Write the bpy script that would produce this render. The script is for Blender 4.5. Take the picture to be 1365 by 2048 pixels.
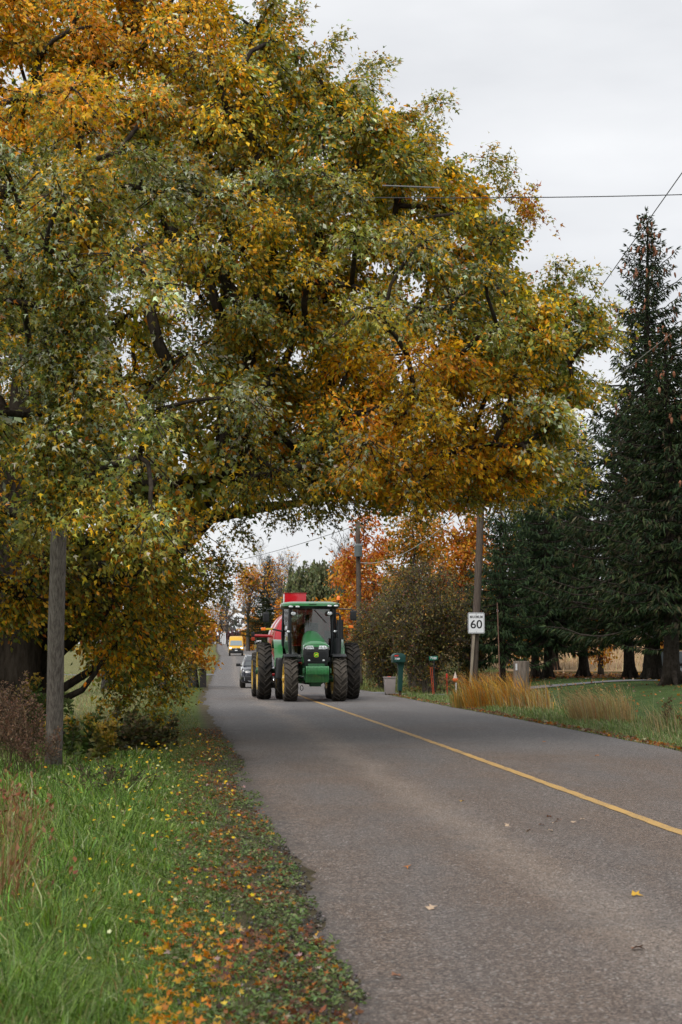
import bpy, bmesh, math, random
import numpy as np
from mathutils import Vector, Matrix

# ------------------------------------------------------------------ camera, sky, sun, exposure
sc = bpy.context.scene
for o in list(bpy.data.objects):
    bpy.data.objects.remove(o)
FPX, CXP, CYP, HOR, CAMZ = 3400.0, 682.5, 1024.0, 1305.0, 1.6
PITCH = math.atan((HOR - CYP) / FPX)
cam_d = bpy.data.cameras.new('camera')
cam = bpy.data.objects.new('camera', cam_d)
sc.collection.objects.link(cam)
cam.location = (0, 0, CAMZ)
cam.rotation_euler = (math.pi / 2 + PITCH, 0, 0)
cam_d.sensor_fit = 'VERTICAL'
cam_d.sensor_height = 36.0
cam_d.lens = FPX / 2048 * 36.0
cam_d.clip_start = 0.1
cam_d.clip_end = 6000
cam_d.dof.use_dof = True
cam_d.dof.focus_distance = 50.0
cam_d.dof.aperture_fstop = 6.3
sc.camera = cam

world = bpy.data.worlds.new('World')
sc.world = world
world.use_nodes = True
SUN_EL, SUN_AZ = math.radians(50), math.radians(205)     # azimuth clockwise from +Y (north): behind the camera, to the left
wn, wl = world.node_tree.nodes, world.node_tree.links
wn.clear()
wo = wn.new('ShaderNodeOutputWorld')
sky = wn.new('ShaderNodeTexSky')
sky.sky_type = 'NISHITA'
sky.sun_disc = False
sky.sun_elevation = SUN_EL
sky.sun_rotation = SUN_AZ
bg1 = wn.new('ShaderNodeBackground')
bg1.inputs['Strength'].default_value = 0.08
wl.new(sky.outputs[0], bg1.inputs['Color'])
# the cloud deck: soft grey overcast with broad patches
tc = wn.new('ShaderNodeTexCoord')
mp = wn.new('ShaderNodeMapping')
mp.inputs['Scale'].default_value = (1.6, 1.6, 5.0)
mp.inputs['Location'].default_value = (0.35, 0.2, 0.55)
wl.new(tc.outputs['Generated'], mp.inputs['Vector'])
nz = wn.new('ShaderNodeTexNoise')
nz.inputs['Scale'].default_value = 1.7
nz.inputs['Detail'].default_value = 6
nz.inputs['Roughness'].default_value = 0.5
wl.new(mp.outputs[0], nz.inputs['Vector'])
cr = wn.new('ShaderNodeValToRGB')
cr.color_ramp.elements[0].position = 0.34
cr.color_ramp.elements[0].color = (0.490, 0.500, 0.520, 1)
cr.color_ramp.elements[1].position = 0.66
cr.color_ramp.elements[1].color = (0.652, 0.658, 0.668, 1)
wl.new(nz.outputs['Fac'], cr.inputs['Fac'])
bg2 = wn.new('ShaderNodeBackground')
bg2.inputs['Strength'].default_value = 1.0
wl.new(cr.outputs['Color'], bg2.inputs['Color'])
mx = wn.new('ShaderNodeMixShader')
mx.inputs['Fac'].default_value = 0.94
wl.new(bg1.outputs[0], mx.inputs[1])
wl.new(bg2.outputs[0], mx.inputs[2])
wl.new(mx.outputs[0], wo.inputs['Surface'])

sun_d = bpy.data.lights.new('sun', 'SUN')
sun_d.energy = 1.5
sun_d.angle = math.radians(30)
sun_d.color = (1.0, 0.96, 0.9)
sun = bpy.data.objects.new('sun', sun_d)
sc.collection.objects.link(sun)
sdir = Vector((math.sin(SUN_AZ) * math.cos(SUN_EL), math.cos(SUN_AZ) * math.cos(SUN_EL), math.sin(SUN_EL)))
sun.rotation_euler = sdir.to_track_quat('Z', 'Y').to_euler()
sun.location = (0, 0, 60)

sc.view_settings.view_transform = 'Standard'
sc.view_settings.look = 'None'
sc.view_settings.exposure = 0.62
sc.view_settings.gamma = 1.0
sc.view_settings.use_curve_mapping = False
sc.render.engine = 'CYCLES'
sc.cycles.use_denoising = True
sc.cycles.use_adaptive_sampling = True
sc.cycles.adaptive_threshold = 0.02
sc.cycles.max_bounces = 4
sc.cycles.diffuse_bounces = 2
sc.cycles.glossy_bounces = 2
sc.cycles.transmission_bounces = 4
sc.cycles.transparent_max_bounces = 12
sc.cycles.caustics_reflective = False
sc.cycles.caustics_refractive = False

# ------------------------------------------------------------------ helpers
COL = sc.collection
rng = np.random.default_rng(11)
random.seed(5)
_F = Vector((0, math.cos(PITCH), math.sin(PITCH)))
_U = Vector((0, -math.sin(PITCH), math.cos(PITCH)))


def at(px, py, d):
    """the point at distance d in front of the camera that a photograph position corresponds to"""
    v = _F * FPX + _U * (CYP - py) + Vector((1, 0, 0)) * (px - CXP)
    return Vector((0, 0, CAMZ)) + v * (d / v.y)


def proj(P):
    """world points (n,3) to photograph positions"""
    P = np.asarray(P, float)
    x, y, z = P[:, 0], P[:, 1], P[:, 2] - CAMZ
    c, s = math.cos(PITCH), math.sin(PITCH)
    f = y * c + z * s
    u = -y * s + z * c
    return CXP + FPX * x / f, CYP - FPX * u / f


def srgb(r, g, b):
    f = lambda c: (c / 255 / 12.92) if c / 255 <= 0.04045 else ((c / 255 + 0.055) / 1.055) ** 2.4
    return (f(r), f(g), f(b))


def tag(o, label=None, cat=None, group=None, kind=None):
    if label: o['label'] = label
    if cat: o['category'] = cat
    if group: o['group'] = group
    if kind: o['kind'] = kind
    return o


def empty(name, loc, rz=0.0):
    o = bpy.data.objects.new(name, None)
    COL.objects.link(o)
    o.location = loc
    o.rotation_euler = (0, 0, rz)
    o.empty_display_size = 0.2
    return o


def link(name, me, parent=None):
    o = bpy.data.objects.new(name, me)
    COL.objects.link(o)
    if parent is not None:
        o.parent = parent
    return o


# ---- materials
def new_mat(name):
    m = bpy.data.materials.new(name)
    m.use_nodes = True
    nt = m.node_tree
    b = nt.nodes['Principled BSDF']
    return m, nt, b


def mat(name, col, rough=0.5, metal=0.0, spec=0.5, var=0.0, scale=6.0, col2=None, bump=0.0, bscale=40.0, coat=0.0, emit=None, stretch=None):
    """plain painted / solid material with optional mottling towards col2 and fine relief"""
    m, nt, b = new_mat(name)
    b.inputs['Roughness'].default_value = rough
    b.inputs['Metallic'].default_value = metal
    b.inputs['Specular IOR Level'].default_value = spec
    b.inputs['Base Color'].default_value = (*col, 1)
    if coat:
        b.inputs['Coat Weight'].default_value = coat
        b.inputs['Coat Roughness'].default_value = 0.08
    if emit:
        b.inputs['Emission Color'].default_value = (*emit[:3], 1)
        b.inputs['Emission Strength'].default_value = emit[3]
    N, L = nt.nodes, nt.links
    t = N.new('ShaderNodeTexCoord')
    src = t.outputs['Object']
    if stretch:
        mpn = N.new('ShaderNodeMapping')
        mpn.inputs['Scale'].default_value = stretch
        L.new(src, mpn.inputs['Vector'])
        src = mpn.outputs[0]
    if var or col2:
        n = N.new('ShaderNodeTexNoise')
        n.inputs['Scale'].default_value = scale
        n.inputs['Detail'].default_value = 6
        n.inputs['Roughness'].default_value = 0.65
        L.new(src, n.inputs['Vector'])
        r = N.new('ShaderNodeValToRGB')
        c2 = col2 or tuple(c * (1 - var) for c in col)
        r.color_ramp.elements[0].position = 0.35
        r.color_ramp.elements[1].position = 0.65
        r.color_ramp.elements[0].color = (*c2, 1)
        r.color_ramp.elements[1].color = (*col, 1)
        L.new(n.outputs['Fac'], r.inputs['Fac'])
        L.new(r.outputs['Color'], b.inputs['Base Color'])
    if bump:
        n2 = N.new('ShaderNodeTexNoise')
        n2.inputs['Scale'].default_value = bscale
        n2.inputs['Detail'].default_value = 4
        L.new(src, n2.inputs['Vector'])
        bp = N.new('ShaderNodeBump')
        bp.inputs['Strength'].default_value = bump
        bp.inputs['Distance'].default_value = 0.02
        L.new(n2.outputs['Fac'], bp.inputs['Height'])
        L.new(bp.outputs[0], b.inputs['Normal'])
    return m


def attr_mat(name, rough=0.6, trans=0.3, spec=0.3, var=0.25):
    """foliage: colour from the mesh's own leaf colours, thin translucent blades"""
    m, nt, b = new_mat(name)
    N, L = nt.nodes, nt.links
    a = N.new('ShaderNodeAttribute')
    a.attribute_name = 'Col'
    b.inputs['Roughness'].default_value = rough
    b.inputs['Specular IOR Level'].default_value = spec
    L.new(a.outputs['Color'], b.inputs['Base Color'])
    if trans > 0:
        tr = N.new('ShaderNodeBsdfTranslucent')
        hs = N.new('ShaderNodeHueSaturation')
        hs.inputs['Saturation'].default_value = 1.15
        hs.inputs['Value'].default_value = 1.1
        L.new(a.outputs['Color'], hs.inputs['Color'])
        L.new(hs.outputs[0], tr.inputs['Color'])
        ms = N.new('ShaderNodeMixShader')
        ms.inputs['Fac'].default_value = trans
        L.new(b.outputs[0], ms.inputs[1])
        L.new(tr.outputs[0], ms.inputs[2])
        L.new(ms.outputs[0], N['Material Output'].inputs['Surface'])
    return m


def glass_mat(name, tint=(0.75, 0.82, 0.8), refl=0.12):
    m, nt, b = new_mat(name)
    N, L = nt.nodes, nt.links
    N.remove(b)
    t = N.new('ShaderNodeBsdfTransparent')
    t.inputs['Color'].default_value = (*tint, 1)
    g = N.new('ShaderNodeBsdfGlossy')
    g.inputs['Roughness'].default_value = 0.03
    lw = N.new('ShaderNodeFresnel')
    lw.inputs['IOR'].default_value = 1.5
    ad = N.new('ShaderNodeMath')
    ad.operation = 'ADD'
    ad.use_clamp = True
    ad.inputs[1].default_value = refl - 0.04
    L.new(lw.outputs[0], ad.inputs[0])
    ms = N.new('ShaderNodeMixShader')
    L.new(ad.outputs[0], ms.inputs['Fac'])
    L.new(t.outputs[0], ms.inputs[1])
    L.new(g.outputs[0], ms.inputs[2])
    L.new(ms.outputs[0], N['Material Output'].inputs['Surface'])
    return m


# ---- numpy mesh
def np_mesh(name, V, F, mat_=None, col=None, smooth=False):
    V = np.ascontiguousarray(V, dtype=np.float32).reshape(-1, 3)
    F = np.ascontiguousarray(F, dtype=np.int32)
    me = bpy.data.meshes.new(name)
    k = F.shape[1]
    me.vertices.add(len(V))
    me.vertices.foreach_set('co', V.ravel())
    me.loops.add(F.size)
    me.loops.foreach_set('vertex_index', F.ravel())
    me.polygons.add(len(F))
    me.polygons.foreach_set('loop_start', np.arange(0, F.size, k, dtype=np.int32))
    me.polygons.foreach_set('loop_total', np.full(len(F), k, dtype=np.int32))
    if smooth:
        me.polygons.foreach_set('use_smooth', np.ones(len(F), dtype=bool))
    if col is not None:
        a = me.color_attributes.new('Col', 'FLOAT_COLOR', 'POINT')
        c = np.ones((len(V), 4), dtype=np.float32)
        c[:, :3] = col
        a.data.foreach_set('color', c.ravel())
    me.update(calc_edges=True)
    if mat_:
        me.materials.append(mat_)
    return me


class Acc:
    """collects triangle soups with a colour per vertex into one mesh"""
    def __init__(self):
        self.V, self.F, self.C, self.n = [], [], [], 0

    def add(self, V, F, C):
        V = np.asarray(V, np.float32).reshape(-1, 3)
        self.V.append(V)
        self.F.append(np.asarray(F, np.int64) + self.n)
        C = np.asarray(C, np.float32)
        if C.ndim == 1:
            C = np.tile(C, (len(V), 1))
        self.C.append(C)
        self.n += len(V)

    def mesh(self, name, m, smooth=False):
        return np_mesh(name, np.concatenate(self.V), np.concatenate(self.F), m, np.concatenate(self.C), smooth)

    def tris(self):
        return sum(len(f) for f in self.F)


def unit(v):
    return v / np.maximum(np.linalg.norm(v, axis=-1, keepdims=True), 1e-9)


def scatter(acc, tv, tf, pos, xdir, ndir, size, col):
    """copies of a small template: local x along xdir, local z along ndir"""
    n = len(pos)
    if n == 0: return
    x = unit(np.asarray(xdir, float))
    z = np.asarray(ndir, float)
    z = unit(z - (z * x).sum(1, keepdims=True) * x)
    y = np.cross(z, x)
    size = np.asarray(size, float)
    if size.ndim == 0: size = np.full(n, float(size))
    s = size[:, None, None]
    V = pos[:, None, :] + s * (tv[None, :, 0, None] * x[:, None, :] + tv[None, :, 1, None] * y[:, None, :] + tv[None, :, 2, None] * z[:, None, :])
    F = tf[None] + (np.arange(n) * len(tv))[:, None, None]
    C = np.repeat(np.asarray(col, np.float32), len(tv), axis=0)
    acc.add(V.reshape(-1, 3), F.reshape(-1, 3), C)


def prisms(acc, P0, P1, r0, r1, col):
    """thin three-sided twigs"""
    P0, P1 = np.asarray(P0, float), np.asarray(P1, float)
    n = len(P0)
    if n == 0: return
    d = unit(P1 - P0)
    ref = np.where(np.abs(d[:, 2:3]) > 0.9, np.array([[1.0, 0, 0]]), np.array([[0, 0, 1.0]]))
    a = unit(np.cross(d, ref))
    b = np.cross(d, a)
    r0 = np.broadcast_to(r0, (n,))[:, None]
    r1 = np.broadcast_to(r1, (n,))[:, None]
    ring = [(math.cos(t), math.sin(t)) for t in (0, 2.094, 4.189)]
    V = np.stack([P0 + r0 * (c * a + s * b) for c, s in ring] + [P1 + r1 * (c * a + s * b) for c, s in ring], 1)
    tf = np.array([[0, 1, 4], [0, 4, 3], [1, 2, 5], [1, 5, 4], [2, 0, 3], [2, 3, 5]])
    F = tf[None] + (np.arange(n) * 6)[:, None, None]
    col = np.asarray(col, np.float32)
    C = np.tile(col, (n * 6, 1)) if col.ndim == 1 else np.repeat(col, 6, axis=0)
    acc.add(V.reshape(-1, 3), F.reshape(-1, 3), C)


def tube(acc, P, R, col, k=8, cap=False, rough=0.0):
    """tapering tube along a polyline"""
    P = np.asarray(P, float)
    R = np.broadcast_to(np.asarray(R, float), (len(P),))
    T = np.gradient(P, axis=0)
    T = unit(T)
    ref = np.array([0, 0, 1.0]) if abs(T[:, 2]).mean() < 0.8 else np.array([1.0, 0, 0])
    A = unit(np.cross(T, ref))
    B = np.cross(T, A)
    th = np.linspace(0, 2 * np.pi, k, endpoint=False)
    ring = np.cos(th)[None, :, None] * A[:, None] + np.sin(th)[None, :, None] * B[:, None]
    rr = R[:, None, None] * np.ones((1, k, 1))
    if rough:
        rr = rr * (1 + rough * rng.normal(size=(1, k, 1)) + 0.4 * rough * rng.normal(size=(len(P), k, 1)))
    V = (P[:, None] + rr * ring).reshape(-1, 3)
    i = np.arange(len(P) - 1)[:, None] * k
    j = np.arange(k)[None]
    j2 = (j + 1) % k
    q = np.stack([i + j, i + j2, i + k + j2, i + k + j], -1).reshape(-1, 4)
    F = np.concatenate([q[:, [0, 1, 2]], q[:, [0, 2, 3]]])
    if cap:
        e = (len(P) - 1) * k
        F = np.concatenate([F, [[e, e + a, e + a + 1] for a in range(1, k - 1)], [[0, a + 1, a] for a in range(1, k - 1)]])
    acc.add(V, F, col)


# ---- bmesh-like builder for made things
class MB:
    def __init__(self):
        self.bm = bmesh.new()

    def _face(self, vs):
        try:
            return self.bm.faces.new(vs)
        except ValueError:
            return None

    def box(self, c, s, rot=None, taper=None):
        """centre, full sizes; taper=(tx,ty) scales the top"""
        tx, ty = taper or (1, 1)
        vs = []
        for z in (-0.5, 0.5):
            kx, ky = (tx, ty) if z > 0 else (1, 1)
            for x, y in ((-0.5, -0.5), (0.5, -0.5), (0.5, 0.5), (-0.5, 0.5)):
                p = Vector((x * s[0] * kx, y * s[1] * ky, z * s[2]))
                if rot is not None: p = rot @ p
                vs.append(self.bm.verts.new(p + Vector(c)))
        for f in ((3, 2, 1, 0), (4, 5, 6, 7), (0, 1, 5, 4), (1, 2, 6, 5), (2, 3, 7, 6), (3, 0, 4, 7)):
            self._face([vs[i] for i in f])
        return self

    def loft(self, rings, cap=True, closed=True):
        R = [[self.bm.verts.new(p) for p in r] for r in rings]
        k = len(R[0])
        for a, b in zip(R[:-1], R[1:]):
            for j in range(k if closed else k - 1):
                self._face([a[j], a[(j + 1) % k], b[(j + 1) % k], b[j]])
        if cap:
            self._face(list(reversed(R[0])))
            self._face(R[-1])
        return self

    def tube(self, path, r, k=10, cap=True):
        P = [Vector(p) for p in path]
        r = [r] * len(P) if not hasattr(r, '__len__') else r
        rings = []
        prev = None
        for i, p in enumerate(P):
            t = (P[min(i + 1, len(P) - 1)] - P[max(i - 1, 0)]).normalized()
            if prev is None:
                ref = Vector((0, 0, 1)) if abs(t.z) < 0.9 else Vector((1, 0, 0))
                a = t.cross(ref).normalized()
            else:
                a = (prev - t * prev.dot(t)).normalized()
            prev = a
            b = t.cross(a)
            rings.append([p + (a * math.cos(q) + b * math.sin(q)) * r[i] for q in [2 * math.pi * j / k for j in range(k)]])
        return self.loft(rings, cap)

    def lathe(self, prof, axis='x', k=32, c=(0, 0, 0)):
        """closed profile of (along, radius) turned round an axis through c"""
        rings = []
        for j in range(k):
            q = 2 * math.pi * j / k
            ring = []
            for a, r in prof:
                u, v = r * math.cos(q), r * math.sin(q)
                p = {'x': (a, u, v), 'y': (u, a, v), 'z': (u, v, a)}[axis]
                ring.append(Vector(p) + Vector(c))
            rings.append(ring)
        rings.append(rings[0])
        R = [[self.bm.verts.new(p) for p in r] for r in rings[:-1]]
        R.append(R[0])
        n = len(prof)
        for a, b in zip(R[:-1], R[1:]):
            for j in range(n - 1):
                self._face([a[j], a[j + 1], b[j + 1], b[j]])
        return self

    def prism(self, poly, lo, hi, plane='xz'):
        def p3(u, v, w):
            return {'xz': (u, w, v), 'xy': (u, v, w), 'yz': (w, u, v)}[plane]
        a = [self.bm.verts.new(p3(u, v, lo)) for u, v in poly]
        b = [self.bm.verts.new(p3(u, v, hi)) for u, v in poly]
        k = len(poly)
        self._face(list(reversed(a)))
        self._face(b)
        for j in range(k):
            self._face([a[j], a[(j + 1) % k], b[(j + 1) % k], b[j]])
        return self

    def ball(self, c, r, seg=16, rings=10, rot=None):
        r = (r, r, r) if not hasattr(r, '__len__') else r
        res = bmesh.ops.create_uvsphere(self.bm, u_segments=seg, v_segments=rings, radius=1.0)
        for v in res['verts']:
            p = Vector((v.co.x * r[0], v.co.y * r[1], v.co.z * r[2]))
            if rot is not None: p = rot @ p
            v.co = p + Vector(c)
        return self

    def build(self, name, m, parent=None, bevel=0.0, seg=2, smooth=40, sub=0):
        bm = self.bm
        bmesh.ops.recalc_face_normals(bm, faces=bm.faces)
        if bevel > 0:
            es = [e for e in bm.edges if len(e.link_faces) == 2 and e.calc_face_angle(0) > 0.5]
            bmesh.ops.bevel(bm, geom=es, offset=bevel, segments=seg, profile=0.6, affect='EDGES', clamp_overlap=True)
        me = bpy.data.meshes.new(name)
        bm.to_mesh(me)
        bm.free()
        if smooth:
            me.polygons.foreach_set('use_smooth', np.ones(len(me.polygons), dtype=bool))
            me.set_sharp_from_angle(angle=math.radians(smooth))
        me.materials.append(m)
        o = link(name, me, parent)
        if sub:
            md = o.modifiers.new('sub', 'SUBSURF')
            md.levels = md.render_levels = sub
        return o


def text_part(name, s, size, m, parent, loc, rot, depth=0.002, sx=1.0, bold=0.0, align='CENTER'):
    cu = bpy.data.curves.new(name, 'FONT')
    cu.body = s
    cu.size = size
    cu.extrude = depth
    cu.offset = bold
    cu.align_x = align
    cu.align_y = 'CENTER'
    tmp = bpy.data.objects.new(name + '_tmp', cu)
    COL.objects.link(tmp)
    bpy.context.view_layer.update()
    me = bpy.data.meshes.new_from_object(tmp.evaluated_get(bpy.context.evaluated_depsgraph_get()))
    bpy.data.objects.remove(tmp)
    me.name = name
    me.materials.clear()
    me.materials.append(m)
    o = link(name, me, parent)
    o.location = loc
    o.rotation_euler = rot
    o.scale = (sx, 1, 1)
    return o


def copy_tree(o, parent=None):
    c = o.copy()
    COL.objects.link(c)
    c.parent = parent
    for ch in list(o.children):
        copy_tree(ch, c)
    return c


def smooth(a, b, x):
    t = np.clip((np.asarray(x, float) - a) / (b - a), 0, 1)
    return t * t * (3 - 2 * t)


def vnoise(x, y, s=1.0, seed=0):
    """cheap smooth value noise for shapes, range about 0..1"""
    x = np.asarray(x, float) / s
    y = np.asarray(y, float) / s
    xi, yi = np.floor(x), np.floor(y)
    fx, fy = x - xi, y - yi
    fx, fy = fx * fx * (3 - 2 * fx), fy * fy * (3 - 2 * fy)
    h = lambda i, j: np.modf(np.abs(np.sin(i * 127.1 + j * 311.7 + seed * 74.7) * 43758.5453))[0]
    return (h(xi, yi) * (1 - fx) + h(xi + 1, yi) * fx) * (1 - fy) + (h(xi, yi + 1) * (1 - fx) + h(xi + 1, yi + 1) * fx) * fy


# ------------------------------------------------------------------ road line and lie of the land
_dd = np.arange(-60, 1600, 1.0)
_kd = [-60, 0, 14.9, 26.5, 56, 87, 130, 234, 300, 490, 700, 1600]
_kx = [9.7, 4.36, 3.0, 1.98, -0.86, -3.15, -6.2, -12.9, -18.2, -32.0, -48, -110]
_kzd = [-60, 0, 50, 75, 95, 125, 170, 234, 300, 400, 490, 540, 650, 1600]
_kz = [0, 0, 0, -0.12, -0.3, -0.3, 0.1, 1.1, 1.85, 3.1, 4.0, 4.1, 3.0, 3.0]
def _sm(v, w):
    k = np.hanning(w + 2)[1:-1]; k /= k.sum()
    p = np.concatenate([v[0] + (np.arange(-w, 0)) * (v[1] - v[0]), v, v[-1] + (np.arange(1, w + 1)) * (v[-1] - v[-2])])
    return np.convolve(p, k, 'same')[w:-w]
_cx = _sm(np.interp(_dd, _kd, _kx), 31)
_cz = _sm(np.interp(_dd, _kzd, _kz), 31)
cen = lambda d: np.interp(d, _dd, _cx)
zr = lambda d: np.interp(d, _dd, _cz)
LE, RE = 3.62, 3.72           # road edges left and right of the centre line


def gz(x, d):
    x = np.asarray(x, float); d = np.asarray(d, float)
    u = x - cen(d)
    a = -u - LE
    b = u - RE
    z = zr(d) - 0.05
    z = z + 0.035 * smooth(-0.6, -0.1, np.maximum(a, b))
    z = z - 0.10 * smooth(0.2, 3.0, a) + 0.25 * smooth(6, 25, a) + 0.05 * (vnoise(x, d, 1.7, 3) - 0.5) * smooth(0.3, 1.5, np.maximum(a, b))
    z = z - 0.10 * smooth(0.2, 2.0, b) + 0.66 * smooth(2.0, 10.5, b)
    zf = 0.55 + 0.022 * np.clip(d - 105, 0, 200) + 0.004 * np.clip(d - 305, 0, 300)
    w = smooth(6, 13, u) * smooth(98, 116, d) * (1 - smooth(250, 420, d) * (1 - smooth(15, 60, u)))
    return z * (1 - w) + zf * w


def gpt(px, py, guess=40.0):
    """where the sight line through a photograph position meets the ground"""
    v = at(px, py, 1.0) - Vector((0, 0, CAMZ))
    lo, hi = 2.0, 400.0
    for d in np.arange(3, 400, 0.25):
        p = at(px, py, d)
        if p.z <= float(gz(p.x, p.y)):
            return p
    return at(px, py, guess)

# ------------------------------------------------------------------ ground
def grid_mesh(name, us, ds, zfun, m, colfun=None, lat=False):
    U, D = np.meshgrid(us, ds)
    X = U + cen(D)
    Z = zfun(X, D)
    V = np.stack([X, D, Z], -1).reshape(-1, 3)
    nu, nd = len(us), len(ds)
    i = (np.arange(nd - 1)[:, None] * nu + np.arange(nu - 1)[None]).ravel()
    F = np.stack([i, i + 1, i + nu + 1, i + nu], 1)
    col = colfun(U.ravel(), D.ravel(), X.ravel()) if colfun else None
    return np_mesh(name, V, F, m, col, True)


def ground_cols(U, D, X):
    a, b = -U - LE, U - RE
    verge = np.array([0.075, 0.10, 0.025]); lush = np.array([0.05, 0.105, 0.02])
    soil = np.array([0.085, 0.070, 0.042]); lawn = np.array([0.052, 0.082, 0.024]); pale = np.array([0.20, 0.19, 0.085])
    far = np.array([0.16, 0.15, 0.06])
    c = np.tile(verge, (len(U), 1))
    def bl(c, col, w):
        return c * (1 - w[:, None]) + col * w[:, None]
    c = bl(c, lush, smooth(0.9, 1.8, a) * (1 - smooth(24, 30, D)))
    c = bl(c, pale, smooth(1.2, 3, a) * smooth(38, 44, D) * 0.75)
    c = bl(c, lawn, smooth(2.2, 3.6, b) * (1 - smooth(80, 100, D)))
    c = bl(c, far, smooth(100, 160, D) * 0.6)
    c = bl(c, np.array([0.10, 0.045, 0.02]), smooth(4, 6, b) * smooth(84, 88, D) * (1 - smooth(104, 108, D)) * 0.8)
    c = bl(c, soil, (1 - smooth(0.35 - 0.2 * smooth(24, 32, D), 1.05 - 0.65 * smooth(24, 32, D), a)) * smooth(-0.5, -0.2, a))
    c = bl(c, soil, (1 - smooth(0.05, 0.5, b)) * smooth(-0.3, 0.0, b) * 0.85)
    return c


def ground_mat():
    m, nt, b = new_mat('ground_soil_grass')
    N, L = nt.nodes, nt.links
    b.inputs['Roughness'].default_value = 0.95
    b.inputs['Specular IOR Level'].default_value = 0.1
    a = N.new('ShaderNodeAttribute'); a.attribute_name = 'Col'
    t = N.new('ShaderNodeTexCoord')
    n = N.new('ShaderNodeTexNoise'); n.inputs['Scale'].default_value = 1.4; n.inputs['Detail'].default_value = 8; n.inputs['Roughness'].default_value = 0.7
    L.new(t.outputs['Object'], n.inputs['Vector'])
    r = N.new('ShaderNodeMapRange'); r.inputs[1].default_value = 0.3; r.inputs[2].default_value = 0.7; r.inputs[3].default_value = 0.55; r.inputs[4].default_value = 1.35
    L.new(n.outputs['Fac'], r.inputs[0])
    n2 = N.new('ShaderNodeTexNoise'); n2.inputs['Scale'].default_value = 34; n2.inputs['Detail'].default_value = 6; n2.inputs['Roughness'].default_value = 0.8
    L.new(t.outputs['Object'], n2.inputs['Vector'])
    r2 = N.new('ShaderNodeMapRange'); r2.inputs[1].default_value = 0.25; r2.inputs[2].default_value = 0.75; r2.inputs[3].default_value = 0.25; r2.inputs[4].default_value = 1.8
    L.new(n2.outputs['Fac'], r2.inputs[0])
    mu = N.new('ShaderNodeMath'); mu.operation = 'MULTIPLY'
    L.new(r.outputs[0], mu.inputs[0]); L.new(r2.outputs[0], mu.inputs[1])
    vm = N.new('ShaderNodeVectorMath'); vm.operation = 'SCALE'
    L.new(a.outputs['Color'], vm.inputs[0]); L.new(mu.outputs[0], vm.inputs['Scale'])
    L.new(vm.outputs[0], b.inputs['Base Color'])
    bp = N.new('ShaderNodeBump'); bp.inputs['Strength'].default_value = 0.6; bp.inputs['Distance'].default_value = 0.03
    L.new(n2.outputs['Fac'], bp.inputs['Height']); L.new(bp.outputs[0], b.inputs['Normal'])
    return m


u_f = np.concatenate([-np.geomspace(900, 13, 26), np.arange(-12.5, -4.3, 0.35), np.arange(-4.2, -3.0, 0.1), np.arange(-2.8, 3.2, 0.8),
                      np.arange(3.3, 4.6, 0.1), np.arange(4.8, 18, 0.35), np.geomspace(19, 900, 26)])
d_f = np.concatenate([np.arange(-20, 6, 2.0), np.arange(6, 40, 0.4), np.arange(40, 120, 1.0), np.arange(120, 320, 5.0), np.geomspace(325, 1500, 30)])
ground = link('ground', grid_mesh('ground', u_f, d_f, gz, ground_mat(), ground_cols))
tag(ground, kind='structure')


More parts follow.
